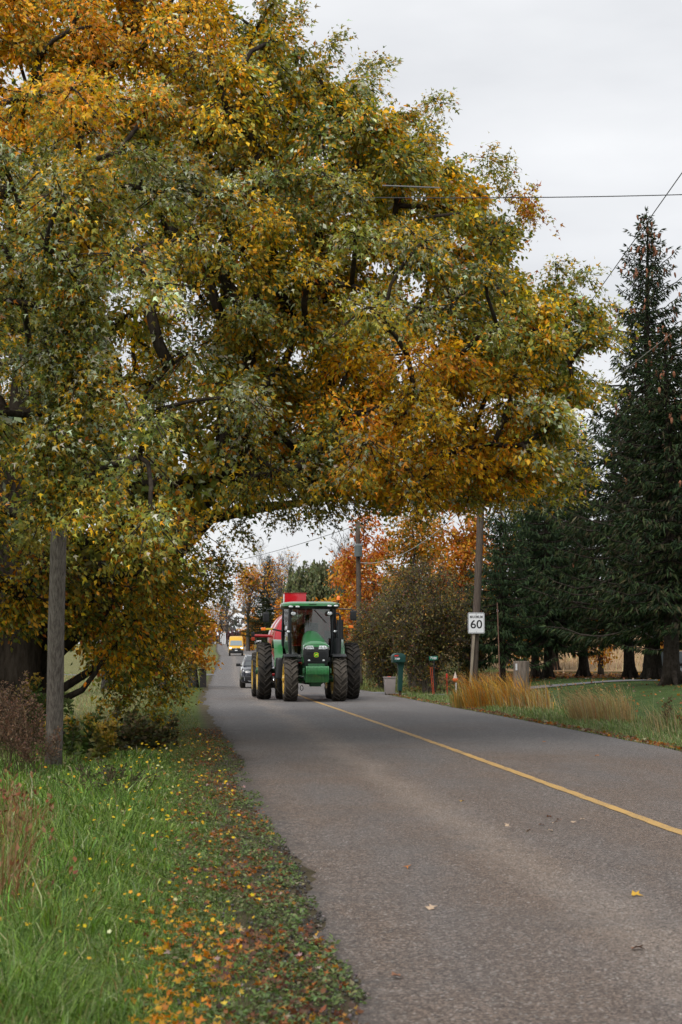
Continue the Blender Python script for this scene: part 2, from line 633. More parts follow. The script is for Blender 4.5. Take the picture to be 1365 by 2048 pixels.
# ------------------------------------------------------------------ road
def road_mat():
    m, nt, b = new_mat('worn_asphalt')
    N, L = nt.nodes, nt.links
    b.inputs['Roughness'].default_value = 0.86
    b.inputs['Specular IOR Level'].default_value = 0.28
    t = N.new('ShaderNodeTexCoord')
    la = N.new('ShaderNodeAttribute'); la.attribute_name = 'lat'
    def noise(scale, detail=4, rough=0.6, vec=None):
        n = N.new('ShaderNodeTexNoise'); n.inputs['Scale'].default_value = scale; n.inputs['Detail'].default_value = detail; n.inputs['Roughness'].default_value = rough
        L.new(vec or t.outputs['Object'], n.inputs['Vector']); return n
    def rng_(v, a0, a1, b0, b1):
        r = N.new('ShaderNodeMapRange'); r.inputs[1].default_value = a0; r.inputs[2].default_value = a1; r.inputs[3].default_value = b0; r.inputs[4].default_value = b1
        L.new(v, r.inputs[0]); return r.outputs[0]
    def mix(f, c1, c2, blend='MIX'):
        x = N.new('ShaderNodeMix'); x.data_type = 'RGBA'; x.blend_type = blend
        for v, s in ((f, x.inputs['Factor']), (c1, x.inputs['A']), (c2, x.inputs['B'])):
            if isinstance(v, (int, float)): s.default_value = v
            elif isinstance(v, tuple): s.default_value = (*v, 1)
            else: L.new(v, s)
        return x.outputs['Result']
    def math_(op, a, b_=None):
        x = N.new('ShaderNodeMath'); x.operation = op; x.use_clamp = op in ('ADD', 'MULTIPLY')
        for v, s in ((a, x.inputs[0]), (b_, x.inputs[1])):
            if v is None: continue
            if isinstance(v, (int, float)): s.default_value = v
            else: L.new(v, s)
        return x.outputs[0]
    sep = N.new('ShaderNodeSeparateXYZ'); L.new(t.outputs['Object'], sep.inputs[0])
    grey = (0.128, 0.126, 0.132)
    brown = (0.122, 0.095, 0.080)
    big = noise(0.22, 5, 0.6)
    # brown field mud tracked over the near part of the road: patchy, thinning out with distance
    mp2 = N.new('ShaderNodeMapping'); mp2.inputs['Scale'].default_value = (1.0, 0.22, 1.0); L.new(t.outputs['Object'], mp2.inputs['Vector'])
    trk = noise(1.3, 4, 0.6, mp2.outputs[0])
    near = rng_(sep.outputs['Y'], 24.0, 31.0, 1.0, 0.10)
    mud = math_('MULTIPLY', near, rng_(trk.outputs['Fac'], 0.3, 0.62, 0.45, 1.0))
    mud2 = math_('MULTIPLY', rng_(big.outputs['Fac'], 0.5, 0.7, 0.0, 0.5), 1.0)
    c = mix(math_('ADD', mud, mud2), grey, brown)
    # dusty strip down the middle of the left lane
    lw = noise(0.35, 3)
    latw = math_('ADD', la.outputs['Fac'], rng_(lw.outputs['Fac'], 0.3, 0.7, -0.22, 0.22))
    lat_unclamped = N.new('ShaderNodeMath'); lat_unclamped.operation = 'ADD'
    L.new(la.outputs['Fac'], lat_unclamped.inputs[0]); L.new(rng_(lw.outputs['Fac'], 0.3, 0.7, -0.2, 0.2), lat_unclamped.inputs[1])
    off = N.new('ShaderNodeMath'); off.operation = 'ADD'; off.inputs[1].default_value = 1.8; L.new(lat_unclamped.outputs[0], off.inputs[0])
    ab = math_('ABSOLUTE', off.outputs[0])
    strip = rng_(ab, 0.08, 0.42, 0.34, 0.0)
    c = mix(strip, c, (0.255, 0.215, 0.185))
    # aggregate speckle
    sp = noise(70, 3, 0.8)
    vc = N.new('ShaderNodeTexVoronoi'); vc.inputs['Scale'].default_value = 75; L.new(t.outputs['Object'], vc.inputs['Vector'])
    vs = N.new('ShaderNodeSeparateColor'); L.new(vc.outputs['Color'], vs.inputs[0])
    sp2 = noise(24, 5, 0.8)
    c = mix(1.0, c, mix(rng_(sp.outputs['Fac'], 0.36, 0.66, 0.0, 1.0), (0.30, 0.29, 0.285), (1.95, 1.92, 1.86)), 'MULTIPLY')
    c = mix(1.0, c, mix(rng_(vs.outputs[0], 0.0, 1.0, 0.0, 1.0), (0.55, 0.54, 0.53), (1.42, 1.40, 1.36)), 'MULTIPLY')
    c = mix(rng_(vs.outputs[1], 0.93, 0.96, 0.0, 0.55), c, (0.42, 0.40, 0.37))
    c = mix(1.0, c, mix(rng_(sp2.outputs['Fac'], 0.34, 0.66, 0.0, 1.0), (0.70, 0.70, 0.70), (1.30, 1.29, 1.28)), 'MULTIPLY')
    # broken dark edge and cracks near the left edge
    vo = N.new('ShaderNodeTexVoronoi'); vo.feature = 'DISTANCE_TO_EDGE'; vo.inputs['Scale'].default_value = 2.3
    wv = noise(4, 3)
    vadd = N.new('ShaderNodeMixRGB'); vadd.blend_type = 'ADD'; vadd.inputs[0].default_value = 0.35
    L.new(t.outputs['Object'], vadd.inputs[1]); L.new(wv.outputs['Color'], vadd.inputs[2]); L.new(vadd.outputs[0], vo.inputs['Vector'])
    crk = rng_(vo.outputs['Distance'], 0.0, 0.02, 1.0, 0.0)
    edge = rng_(la.outputs['Fac'], -3.25, -2.75, 1.0, 0.0)
    c = mix(math_('MULTIPLY', math_('MULTIPLY', crk, edge), 0.75), c, (0.03, 0.028, 0.027))
    en = noise(5, 5, 0.7)
    e2 = N.new('ShaderNodeMath'); e2.operation = 'ADD'; L.new(la.outputs['Fac'], e2.inputs[0]); L.new(rng_(en.outputs['Fac'], 0.3, 0.7, -0.18, 0.18), e2.inputs[1])
    c = mix(rng_(e2.outputs[0], -3.6, -3.32, 0.62, 0.0), c, (0.06, 0.055, 0.052))
    # polished wheel tracks, older patches, a sealed crack line or two
    for pos_, wd_, amt in ((-2.75, 0.55, 0.16), (-0.85, 0.5, 0.14), (0.95, 0.5, 0.14), (2.8, 0.55, 0.16)):
        o_ = N.new('ShaderNodeMath'); o_.operation = 'SUBTRACT'; o_.inputs[1].default_value = pos_; L.new(lat_unclamped.outputs[0], o_.inputs[0])
        c = mix(rng_(math_('ABSOLUTE', o_.outputs[0]), 0.1, wd_, amt, 0.0), c, (0.085, 0.083, 0.085))
    pt = noise(0.55, 6, 0.72)
    c = mix(rng_(pt.outputs['Fac'], 0.52, 0.60, 0.0, 0.22), c, (0.10, 0.095, 0.092))
    pt2 = noise(1.9, 6, 0.75)
    c = mix(rng_(pt2.outputs['Fac'], 0.60, 0.68, 0.0, 0.30), c, (0.25, 0.225, 0.205))
    vo2 = N.new('ShaderNodeTexVoronoi'); vo2.feature = 'DISTANCE_TO_EDGE'; vo2.inputs['Scale'].default_value = 0.33
    vadd2 = N.new('ShaderNodeMixRGB'); vadd2.blend_type = 'ADD'; vadd2.inputs[0].default_value = 0.9
    wv2 = noise(1.1, 5, 0.65)
    L.new(t.outputs['Object'], vadd2.inputs[1]); L.new(wv2.outputs['Color'], vadd2.inputs[2]); L.new(vadd2.outputs[0], vo2.inputs['Vector'])
    c = mix(math_('MULTIPLY', rng_(vo2.outputs['Distance'], 0.0, 0.006, 1.0, 0.0), rng_(pt2.outputs['Fac'], 0.4, 0.6, 0.0, 0.55)), c, (0.035, 0.033, 0.033))
    L.new(c, b.inputs['Base Color'])
    bp = N.new('ShaderNodeBump'); bp.inputs['Strength'].default_value = 0.75; bp.inputs['Distance'].default_value = 0.012
    hs = mix(0.4, sp.outputs['Color'], sp2.outputs['Color'])
    L.new(hs, bp.inputs['Height']); L.new(bp.outputs[0], b.inputs['Normal'])
    return m


def ledge(d):
    return -(LE + 0.02 + 0.22 * (vnoise(d, 0 * d, 2.6, 1) - 0.45) + 0.13 * (vnoise(d, 0 * d, 0.7, 2) - 0.5) + 0.07 * (vnoise(d, 0 * d, 0.22, 4) - 0.5)
             + 0.16 * np.exp(-((d - 21) / 2.6) ** 2) - 0.12 * np.exp(-((d - 13) / 2.0) ** 2))


def redge(d):
    return RE + 0.16 * (vnoise(d, 0 * d, 3.0, 5) - 0.5) + 0.08 * (vnoise(d, 0 * d, 0.6, 6) - 0.5)


d_r = np.concatenate([np.arange(-20, 5, 1.0), np.arange(5, 30, 0.07), np.arange(30, 80, 0.3), np.arange(80, 300, 2.0), np.arange(300, 620, 6.0)])
lats = np.concatenate([[0.0, 0.008], np.linspace(0.05, 0.95, 13), [0.992, 1.0]])
le, re = ledge(d_r), redge(d_r)
LAT = le[:, None] + (re - le)[:, None] * lats[None]
DD = np.repeat(d_r[:, None], len(lats), 1)
RX = cen(DD) + LAT
RZ = zr(DD) + 0.02 * (1 - (LAT / 3.7) ** 2) - np.where((lats == 0) | (lats == 1), 0.03, 0)[None]
Vr = np.stack([RX, DD, RZ], -1).reshape(-1, 3)
nu = len(lats)
ii = (np.arange(len(d_r) - 1)[:, None] * nu + np.arange(nu - 1)[None]).ravel()
me = np_mesh('road', Vr, np.stack([ii, ii + 1, ii + nu + 1, ii + nu], 1), road_mat(), None, True)
at_ = me.attributes.new('lat', 'FLOAT', 'POINT')
at_.data.foreach_set('value', LAT.astype(np.float32).ravel())
road = tag(link('road', me), kind='structure')


def paint_mat():
    m, nt, b = new_mat('worn_yellow_line_paint')
    N, L = nt.nodes, nt.links
    b.inputs['Roughness'].default_value = 0.75
    t = N.new('ShaderNodeTexCoord')
    n = N.new('ShaderNodeTexNoise'); n.inputs['Scale'].default_value = 60; n.inputs['Detail'].default_value = 5; n.inputs['Roughness'].default_value = 0.75
    L.new(t.outputs['Object'], n.inputs['Vector'])
    n3 = N.new('ShaderNodeTexNoise'); n3.inputs['Scale'].default_value = 1.2; n3.inputs['Detail'].default_value = 3
    L.new(t.outputs['Object'], n3.inputs['Vector'])
    r = N.new('ShaderNodeValToRGB')
    r.color_ramp.elements[0].position = 0.36; r.color_ramp.elements[0].color = (0.15, 0.12, 0.085, 1)
    r.color_ramp.elements[1].position = 0.54; r.color_ramp.elements[1].color = (0.52, 0.31, 0.085, 1)
    ad = N.new('ShaderNodeMath'); ad.operation = 'MULTIPLY_ADD'; ad.inputs[1].default_value = 0.35
    L.new(n3.outputs['Fac'], ad.inputs[0]); 
    sb = N.new('ShaderNodeMath'); sb.operation = 'SUBTRACT'; sb.inputs[1].default_value = 0.16
    L.new(n.outputs['Fac'], sb.inputs[0]); L.new(sb.outputs[0], ad.inputs[2])
    L.new(ad.outputs[0], r.inputs['Fac']); L.new(r.outputs[0], b.inputs['Base Color'])
    return m


dl = np.concatenate([np.arange(-15, 5, 1.0), np.arange(5, 40, 0.1), np.arange(40, 120, 0.8), np.arange(120, 520, 4.0)])
wl_ = 0.062 + 0.022 * (vnoise(dl, 0 * dl, 0.3, 8) - 0.5)
wr_ = 0.062 + 0.022 * (vnoise(dl, 0 * dl, 0.3, 9) - 0.5)
Vl = np.concatenate([np.stack([cen(dl) - wl_, dl, zr(dl) + 0.025], 1), np.stack([cen(dl) + wr_, dl, zr(dl) + 0.025], 1)])
n = len(dl)
ii = np.arange(n - 1)
line = link('centre_line', np_mesh('centre_line', Vl, np.stack([ii, ii + n, ii + n + 1, ii + 1], 1), paint_mat()))
tag(line, kind='structure')

# driveways: paved, meeting the road, following the ground
M_drive = mat('driveway_asphalt', (0.17, 0.168, 0.175), 0.9, var=0.35, scale=9, bump=0.4, bscale=60)
def ribbon(name, pts, w, m, dz=0.02, k=40):
    P = np.array(pts, float)
    t = np.linspace(0, len(P) - 1, k)
    X = _sm(np.interp(t, np.arange(len(P)), P[:, 0]), 7); Y = _sm(np.interp(t, np.arange(len(P)), P[:, 1]), 7)
    T = unit(np.stack([np.gradient(X), np.gradient(Y)], 1))
    Nn = np.stack([-T[:, 1], T[:, 0]], 1)
    W = np.interp(t, np.arange(len(P)), w)
    rows = []
    for s in np.linspace(-1, 1, 7):
        jit = 0.08 * (vnoise(t * 9, t * 0 + s, 1.0, 3) - 0.5)
        x = X + Nn[:, 0] * (s * W / 2 + jit); y = Y + Nn[:, 1] * (s * W / 2 + jit)
        rows.append(np.stack([x, y, gz(x, y) + dz], 1))
    V = np.concatenate(rows)
    ii = np.arange(k - 1)
    F = np.concatenate([np.stack([r * k + ii, r * k + ii + 1, (r + 1) * k + ii + 1, (r + 1) * k + ii], 1) for r in range(6)])
    return tag(link(name, np_mesh(name, V, F, m, None, True)), kind='structure')
ribbon('driveway', [(1.2, 72.0), (3.0, 72.6), (6, 72.5), (9, 70.5), (13, 68.5), (22, 67)], [6.5, 4.0, 3.2, 2.8, 2.8, 2.8], M_drive, 0.03)
ribbon('driveway', [(cen(138) - 3.3, 138), (-14, 138.5), (-24, 140)], [6, 4, 3.5], M_drive, 0.03)

# the ripe field beyond the spruces: tan crop
M_field = mat('dry_crop_ground', (0.40, 0.28, 0.155), 0.95, spec=0.05, col2=(0.24, 0.15, 0.08), scale=2.2, bump=0.8, bscale=12)
uf = np.concatenate([np.arange(15, 40, 1.5), np.geomspace(41, 500, 20)])
df = np.concatenate([np.arange(106, 180, 2.0), np.geomspace(182, 900, 24)])
field = link('field', grid_mesh('field', uf, df, lambda x, d: gz(x, d) + 0.04, M_field))
tag(field, kind='structure')

# ------------------------------------------------------------------ vegetation tools
M_leaf = attr_mat('autumn_leaves', 0.5, 0.40, 0.35)
M_needle = attr_mat('spruce_needles', 0.6, 0.12, 0.25)
M_grass = attr_mat('grass_blades', 0.5, 0.3, 0.35)
M_dry = attr_mat('dry_stalks', 0.75, 0.2, 0.15)
def bark_mat(name, c, c2, sc_=(14, 14, 1.6), bump=0.9):
    return mat(name, c, 0.95, spec=0.1, col2=c2, scale=3.0, bump=bump, bscale=6, stretch=sc_)
M_bark = bark_mat('maple_bark', (0.060, 0.048, 0.038), (0.022, 0.017, 0.013), (5, 5, 0.8))
M_sbark = bark_mat('spruce_bark', (0.058, 0.048, 0.040), (0.024, 0.019, 0.015), (4, 4, 2.2))
M_gbark = bark_mat('grey_bark', (0.14, 0.125, 0.115), (0.06, 0.052, 0.047), (5, 5, 1.2))

# five-lobed maple leaf, base at the origin, tip along +x (unit length)
def maple_leaf():
    pts = [(0.0, 0.0), (0.10, -0.42), (0.34, -0.15), (0.66, -0.40), (0.56, -0.10), (1.0, 0.0), (0.56, 0.10), (0.66, 0.40), (0.34, 0.15), (0.10, 0.42)]
    v = np.array([(x, y, 0.25 * abs(y) - 0.22 * x * x) for x, y in pts])
    f = np.array([[0, 1, 2], [0, 2, 8], [2, 3, 4], [2, 4, 6], [2, 6, 8], [4, 5, 6], [6, 7, 8], [0, 8, 9]])
    return v, f
ML_V, ML_F = maple_leaf()
# simpler leaf for trees further off
SL_V = np.array([(0, 0, 0), (0.42, -0.30, 0.07), (1, 0.05, -0.14), (0.55, 0.30, 0.05)], float)
SL_F = np.array([[0, 1, 2], [0, 2, 3]])
# lobed medium leaf (6 triangles)
LL_V = np.array([(0, 0, 0), (0.42, -0.46, 0.10), (0.36, -0.13, 0.02), (1, 0.04, -0.22), (0.36, 0.13, 0.02), (0.30, 0.44, 0.06)], float)
LL_F = np.array([[0, 1, 2], [0, 2, 4], [2, 3, 4], [0, 4, 5]])


def rand_dirs(n):
    return unit(rng.normal(size=(n, 3)))


def pick_cols(n, palette, weights, jit=0.25):
    p = np.array(palette, float)
    w = np.array(weights, float); w /= w.sum()
    c = p[rng.choice(len(p), n, p=w)]
    return c * (1 + jit * rng.normal(size=(n, 1))).clip(0.45, 1.7) * (1 + 0.08 * rng.normal(size=(n, 3))).clip(0.6, 1.4)


def skeleton(trunk, boughs, tip_r, power=2.3, lift=0.12, wob=0.08):
    """trunk: polyline; boughs: centres. Limbs grow to each bough from the nearest wood. -> chains of (points, radii)"""
    nodes = [np.array(p, float) for p in trunk]
    par = [-1] + list(range(len(trunk) - 1))
    chains = [list(range(len(trunk)))]
    ends = []
    axis = nodes[len(nodes) // 2]
    order = sorted(range(len(boughs)), key=lambda i: np.linalg.norm(boughs[i] - axis))
    first = 1
    for bi in order:
        c = np.asarray(boughs[bi], float)
        A = np.array(nodes[first:])
        dv = c - A
        dist = np.linalg.norm(dv, axis=1)
        # wood that lies further out or higher than the bough is a poor origin
        cost = dist * (1 + 0.5 * np.clip(-dv[:, 2] / (dist + 0.1), 0, 1)) + 0.08 * np.linalg.norm(A - axis, axis=1)
        j = int(np.argmin(cost)) + first
        p0 = nodes[j]
        L_ = np.linalg.norm(c - p0)
        k = max(2, int(L_ / 0.6) + 1)
        ctrl = p0 + 0.5 * (c - p0) + np.array([0, 0, lift * L_]) + rng.normal(size=3) * wob * L_
        ch = [j]
        prev = j
        for s in range(1, k + 1):
            t = s / k
            p = (1 - t) ** 2 * p0 + 2 * t * (1 - t) * ctrl + t * t * c
            if s < k: p = p + rng.normal(size=3) * wob * 0.35 * L_ / k
            nodes.append(p); par.append(prev); prev = len(nodes) - 1
            ch.append(prev)
        chains.append(ch); ends.append(prev)
    load = np.zeros(len(nodes))
    for e in ends: load[e] += tip_r ** power
    for i in range(len(nodes) - 1, 0, -1):
        if par[i] >= 0: load[par[i]] += load[i]
    rad = np.maximum(load, (tip_r * 0.8) ** power) ** (1 / power)
    return nodes, chains, rad


def leafy(acc, c, rad, n_tw, n_lf, size, pal, wts, tmpl=(SL_V, SL_F), flat=0.62, out=None, droop=0.25, twig_acc=None, twig_col=(0.05, 0.04, 0.03), twig_r=0.008, wind=(0.15, 0, 0), jit=0.25, face=0.0):
    """one bough: twigs spread from its centre, leaves along each twig"""
    c = np.asarray(c, float)
    d = rand_dirs(n_tw)
    d[:, 2] *= flat
    rr = rad * rng.uniform(0.45, 1.08, (n_tw, 1))
    st = c + d * rr * rng.uniform(0.0, 0.35, (n_tw, 1))
    en = c + d * rr
    hf = (d[:, 0] ** 2 + d[:, 1] ** 2) ** 0.5
    en[:, 2] -= droop * rr[:, 0] * hf ** 2 * rng.uniform(0.5, 1.2, n_tw)
    if twig_acc is not None:
        prisms(twig_acc, st[::2], en[::2], twig_r, twig_r * 0.4, twig_col)
    t = rng.uniform(0.15, 1.05, (n_tw, n_lf, 1))
    P = (st[:, None] * (1 - t) + en[:, None] * t).reshape(-1, 3)
    n = len(P)
    P = P + rng.normal(size=(n, 3)) * size * 0.8
    dirs = np.repeat(unit(en - st), n_lf, 0)
    # leaves of one twig lie much the same way, combed by the wind
    tn = rng.normal(size=(n_tw, 3)) * 0.55 + np.array([0, 0, 0.75])
    if out is not None:
        tn = tn + 0.55 * np.asarray(out)
    xd = dirs * 0.65 + rng.normal(size=(n, 3)) * 0.42 + np.array([0, 0, -0.30]) + np.array(wind)
    nd = np.repeat(unit(tn), n_lf, 0) + rng.normal(size=(n, 3)) * 0.42
    cols = pick_cols(n, pal, wts, jit)
    scatter(acc, tmpl[0], tmpl[1], P, xd, nd, size * rng.uniform(0.55, 1.35, n), cols)
    return P


def wood(chains, nodes, rad, trunk_r, acc, col=(0.1, 0.1, 0.1), kmin=5, skip_below=0.0, cap=None):
    for ci, ch in enumerate(chains):
        P = [nodes[i] for i in ch]
        R = [rad[i] for i in ch]
        if ci == 0:
            R = list(trunk_r)
        else:
            R[0] = min(R[0], R[1] * 1.25)
            R = [min(r_, cap(nodes[i_]) if cap else 9) for r_, i_ in zip(R, ch)]
        if max(R) < skip_below: continue
        k = 16 if ci == 0 else (8 if max(R) > 0.08 else kmin)
        tube(acc, P, R, col, k, cap=True, rough=0.07 if max(R) > 0.1 else 0.0)


def far_tree(name, label, base, h, crown_r, crown_lo, pal, wts, n_b=22, n_tw=14, n_lf=9, size=0.3, trunk_r=0.22, bark=None, group=None, cat='tree',
             bough_r=None, twigs=False, flat=0.7, droop=0.2, shape=1.0, leaf_jit=0.25):
    """a tree of the middle or far distance: trunk with limbs, and a crown of boughs"""
    bark = bark or M_gbark
    b = np.array(base, float)
    root = empty(name, tuple(b))
    br = bough_r or crown_r * 0.42
    cs = []
    tries = 0
    while len(cs) < n_b and tries < 4000:
        tries += 1
        p = rng.uniform(-1, 1, 3)
        if np.linalg.norm(p) > 1: continue
        z = crown_lo + (h - crown_lo) * (p[2] * 0.5 + 0.5)
        tz = (z - crown_lo) / (h - crown_lo)
        w = (1 - abs(2 * tz - 0.8) ** 2.2 * 0.55) if shape == 1.0 else (1 - tz) ** shape
        c = np.array([p[0] * (crown_r - br * 0.5) * max(w, 0.2), p[1] * (crown_r - br * 0.5) * max(w, 0.2), min(z, h - br * 0.5)])
        if all(np.linalg.norm(c - q) > br * 0.62 for q in cs): cs.append(c)
    th = h * 0.8
    trunk = [np.array([rng.normal() * 0.02 * t * h, rng.normal() * 0.02 * t * h, t * th]) for t in np.linspace(0, 1, 9)]
    trunk[0] = np.array([0, 0, -0.15])
    nodes, chains, rad = skeleton(trunk, cs, 0.025, lift=0.15)
    wacc = Acc()
    wood(chains, nodes, rad, trunk_r * np.array([1.35, 1.0, 0.92, 0.85, 0.72, 0.58, 0.42, 0.28, 0.12]), wacc, (0.1, 0.09, 0.08))
    lacc = Acc()
    for c in cs:
        leafy(lacc, c, br * rng.uniform(0.8, 1.2), n_tw, n_lf, size, pal, wts, flat=flat, droop=droop, twig_acc=wacc if twigs else None, twig_col=(0.07, 0.06, 0.055), twig_r=0.012, jit=leaf_jit)
    w = link('trunk', wacc.mesh('trunk', bark, True), root)
    if lacc.n:
        cr_ = link('crown', lacc.mesh('crown', M_leaf), root)
        cr_['kind'] = 'stuff'
    tag(root, label, cat, group)
    return root


def bare_tree(name, label, base, h, spread, trunk_r, levels=3, kids=7, group=None, pal=None, leaves=0, lsize=0.25, bark=None):
    """leafless (or nearly leafless) tree: recursive limbs down to fine twigs"""
    root = empty(name, tuple(base))
    acc, lacc = Acc(), Acc()
    trunk = np.array([[rng.normal() * 0.015 * h * t, rng.normal() * 0.015 * h * t, t * h * 0.9] for t in np.linspace(0, 1, 8)])
    trunk[0, 2] = -0.15
    R = trunk_r * np.linspace(1.1, 0.1, 8)
    tube(acc, trunk, R, (0.1, 0.1, 0.1), 8)
    cur = [(trunk, R)]
    tips = []
    for lv in range(levels):
        nxt = []
        P0, P1, r0, r1 = [], [], [], []
        for P, Rr in cur:
            nk = kids if lv else kids * 3
            for _ in range(nk):
                t = rng.uniform(0.28 if lv == 0 else 0.2, 1.0)
                i = t * (len(P) - 1)
                a = int(min(i, len(P) - 2)); f = i - a
                p = P[a] * (1 - f) + P[a + 1] * f
                r = (Rr[a] * (1 - f) + Rr[a + 1] * f) * 0.6
                ax = unit((P[-1] - P[0])[None])[0]
                q = unit(rng.normal(size=(1, 3)))[0]
                dr = unit((ax * 0.75 + q * 0.85 + np.array([0, 0, 0.35]))[None])[0]
                L_ = (spread * (1.15 - 0.55 * t) if lv == 0 else np.linalg.norm(P[-1] - P[0]) * rng.uniform(0.3, 0.55))
                k = 5 if lv < 2 else 3
                s = np.linspace(0, 1, k)[:, None]
                C = p + dr * L_ * s + np.array([0, 0, 1.0]) * (0.16 * L_ * s * s) + np.cumsum(rng.normal(size=(k, 3)) * 0.03 * L_, 0) * (s > 0)
                rr = np.linspace(max(r, 0.012), 0.008, k)
                if lv < 1:
                    tube(acc, C, rr, (0.1, 0.1, 0.1), 5)
                else:
                    for a_ in range(k - 1):
                        P0.append(C[a_]); P1.append(C[a_ + 1]); r0.append(rr[a_]); r1.append(rr[a_ + 1])
                nxt.append((C, rr))
                tips.append(C[-1])
        if P0:
            prisms(acc, P0, P1, np.array(r0), np.array(r1), (0.1, 0.1, 0.1))
        cur = nxt
    link('trunk', acc.mesh('trunk', bark or M_gbark), root)
    if leaves:
        T = np.array(tips)
        P = T[rng.integers(0, len(T), leaves)] + rng.normal(size=(leaves, 3)) * 0.25
        scatter(lacc, SL_V, SL_F, P, rng.normal(size=(leaves, 3)), rng.normal(size=(leaves, 3)) + [0, 0, 0.6], lsize * rng.uniform(0.6, 1.3, leaves), pick_cols(leaves, pal, [1] * len(pal)))
        cr_ = link('crown', lacc.mesh('crown', M_leaf), root)
        cr_['kind'] = 'stuff'
    tag(root, label, 'tree', group)
    return root


# ------------------------------------------------------------------ the big silver maple over the road
GREEN = (0.235, 0.255, 0.058); DGREEN = (0.115, 0.150, 0.038); OLIVE = (0.36, 0.315, 0.056)
GOLD = (0.74, 0.44, 0.026); ORANGE = (0.72, 0.29, 0.020); SILVER = (0.56, 0.60, 0.42); RUST = (0.40, 0.13, 0.02); YEL = (0.86, 0.56, 0.04)
TX, TY = -6.3, 33.0
tree_z = [0.0, 1.5, 2.6, 3.6, 4.6, 6.7, 7.9, 8.8, 10.2, 11.1, 12.3, 13.0, 14.3, 16.0, 17.6]
tree_r = [3.2, 3.6, 4.4, 9.2, 11.6, 12.3, 12.7, 12.1, 10.7, 9.4, 8.3, 7.4, 5.9, 3.6, 0.8]
OUT = [(-2500, -1500), (505, -1500), (560, -60), (588, 0), (592, 45), (650, 95), (752, 130), (770, 190), (872, 205), (905, 275), (985, 325), (1012, 395), (1050, 420), (1082, 470), (1100, 520), (1178, 560),
       (1200, 600), (1228, 660), (1160, 730), (1195, 775), (1150, 850), (1168, 965), (1100, 1002), (990, 1000), (930, 1010), (850, 1025), (700, 1022), (600, 1032), (520, 1050), (470, 1085), (442, 1150), (400, 1185), (388, 1260),
       (372, 1330), (335, 1400), (300, 1440), (215, 1420), (185, 1340), (150, 1300), (60, 1290), (-2500, 1290)]
OUT = np.array(OUT, float)
_m = (OUT[:, 1] > 60) & (OUT[:, 1] < 580) & (OUT[:, 0] > 600)
OUT[_m] += [-20, 14]


def inside(px, py, poly):
    px, py = np.asarray(px), np.asarray(py)
    res = np.zeros(px.shape, bool)
    j = len(poly) - 1
    for i in range(len(poly)):
        xi, yi = poly[i]; xj, yj = poly[j]
        c = ((yi > py) != (yj > py)) & (px < (xj - xi) * (py - yi) / (yj - yi + 1e-12) + xi)
        res ^= c
        j = i
    return res


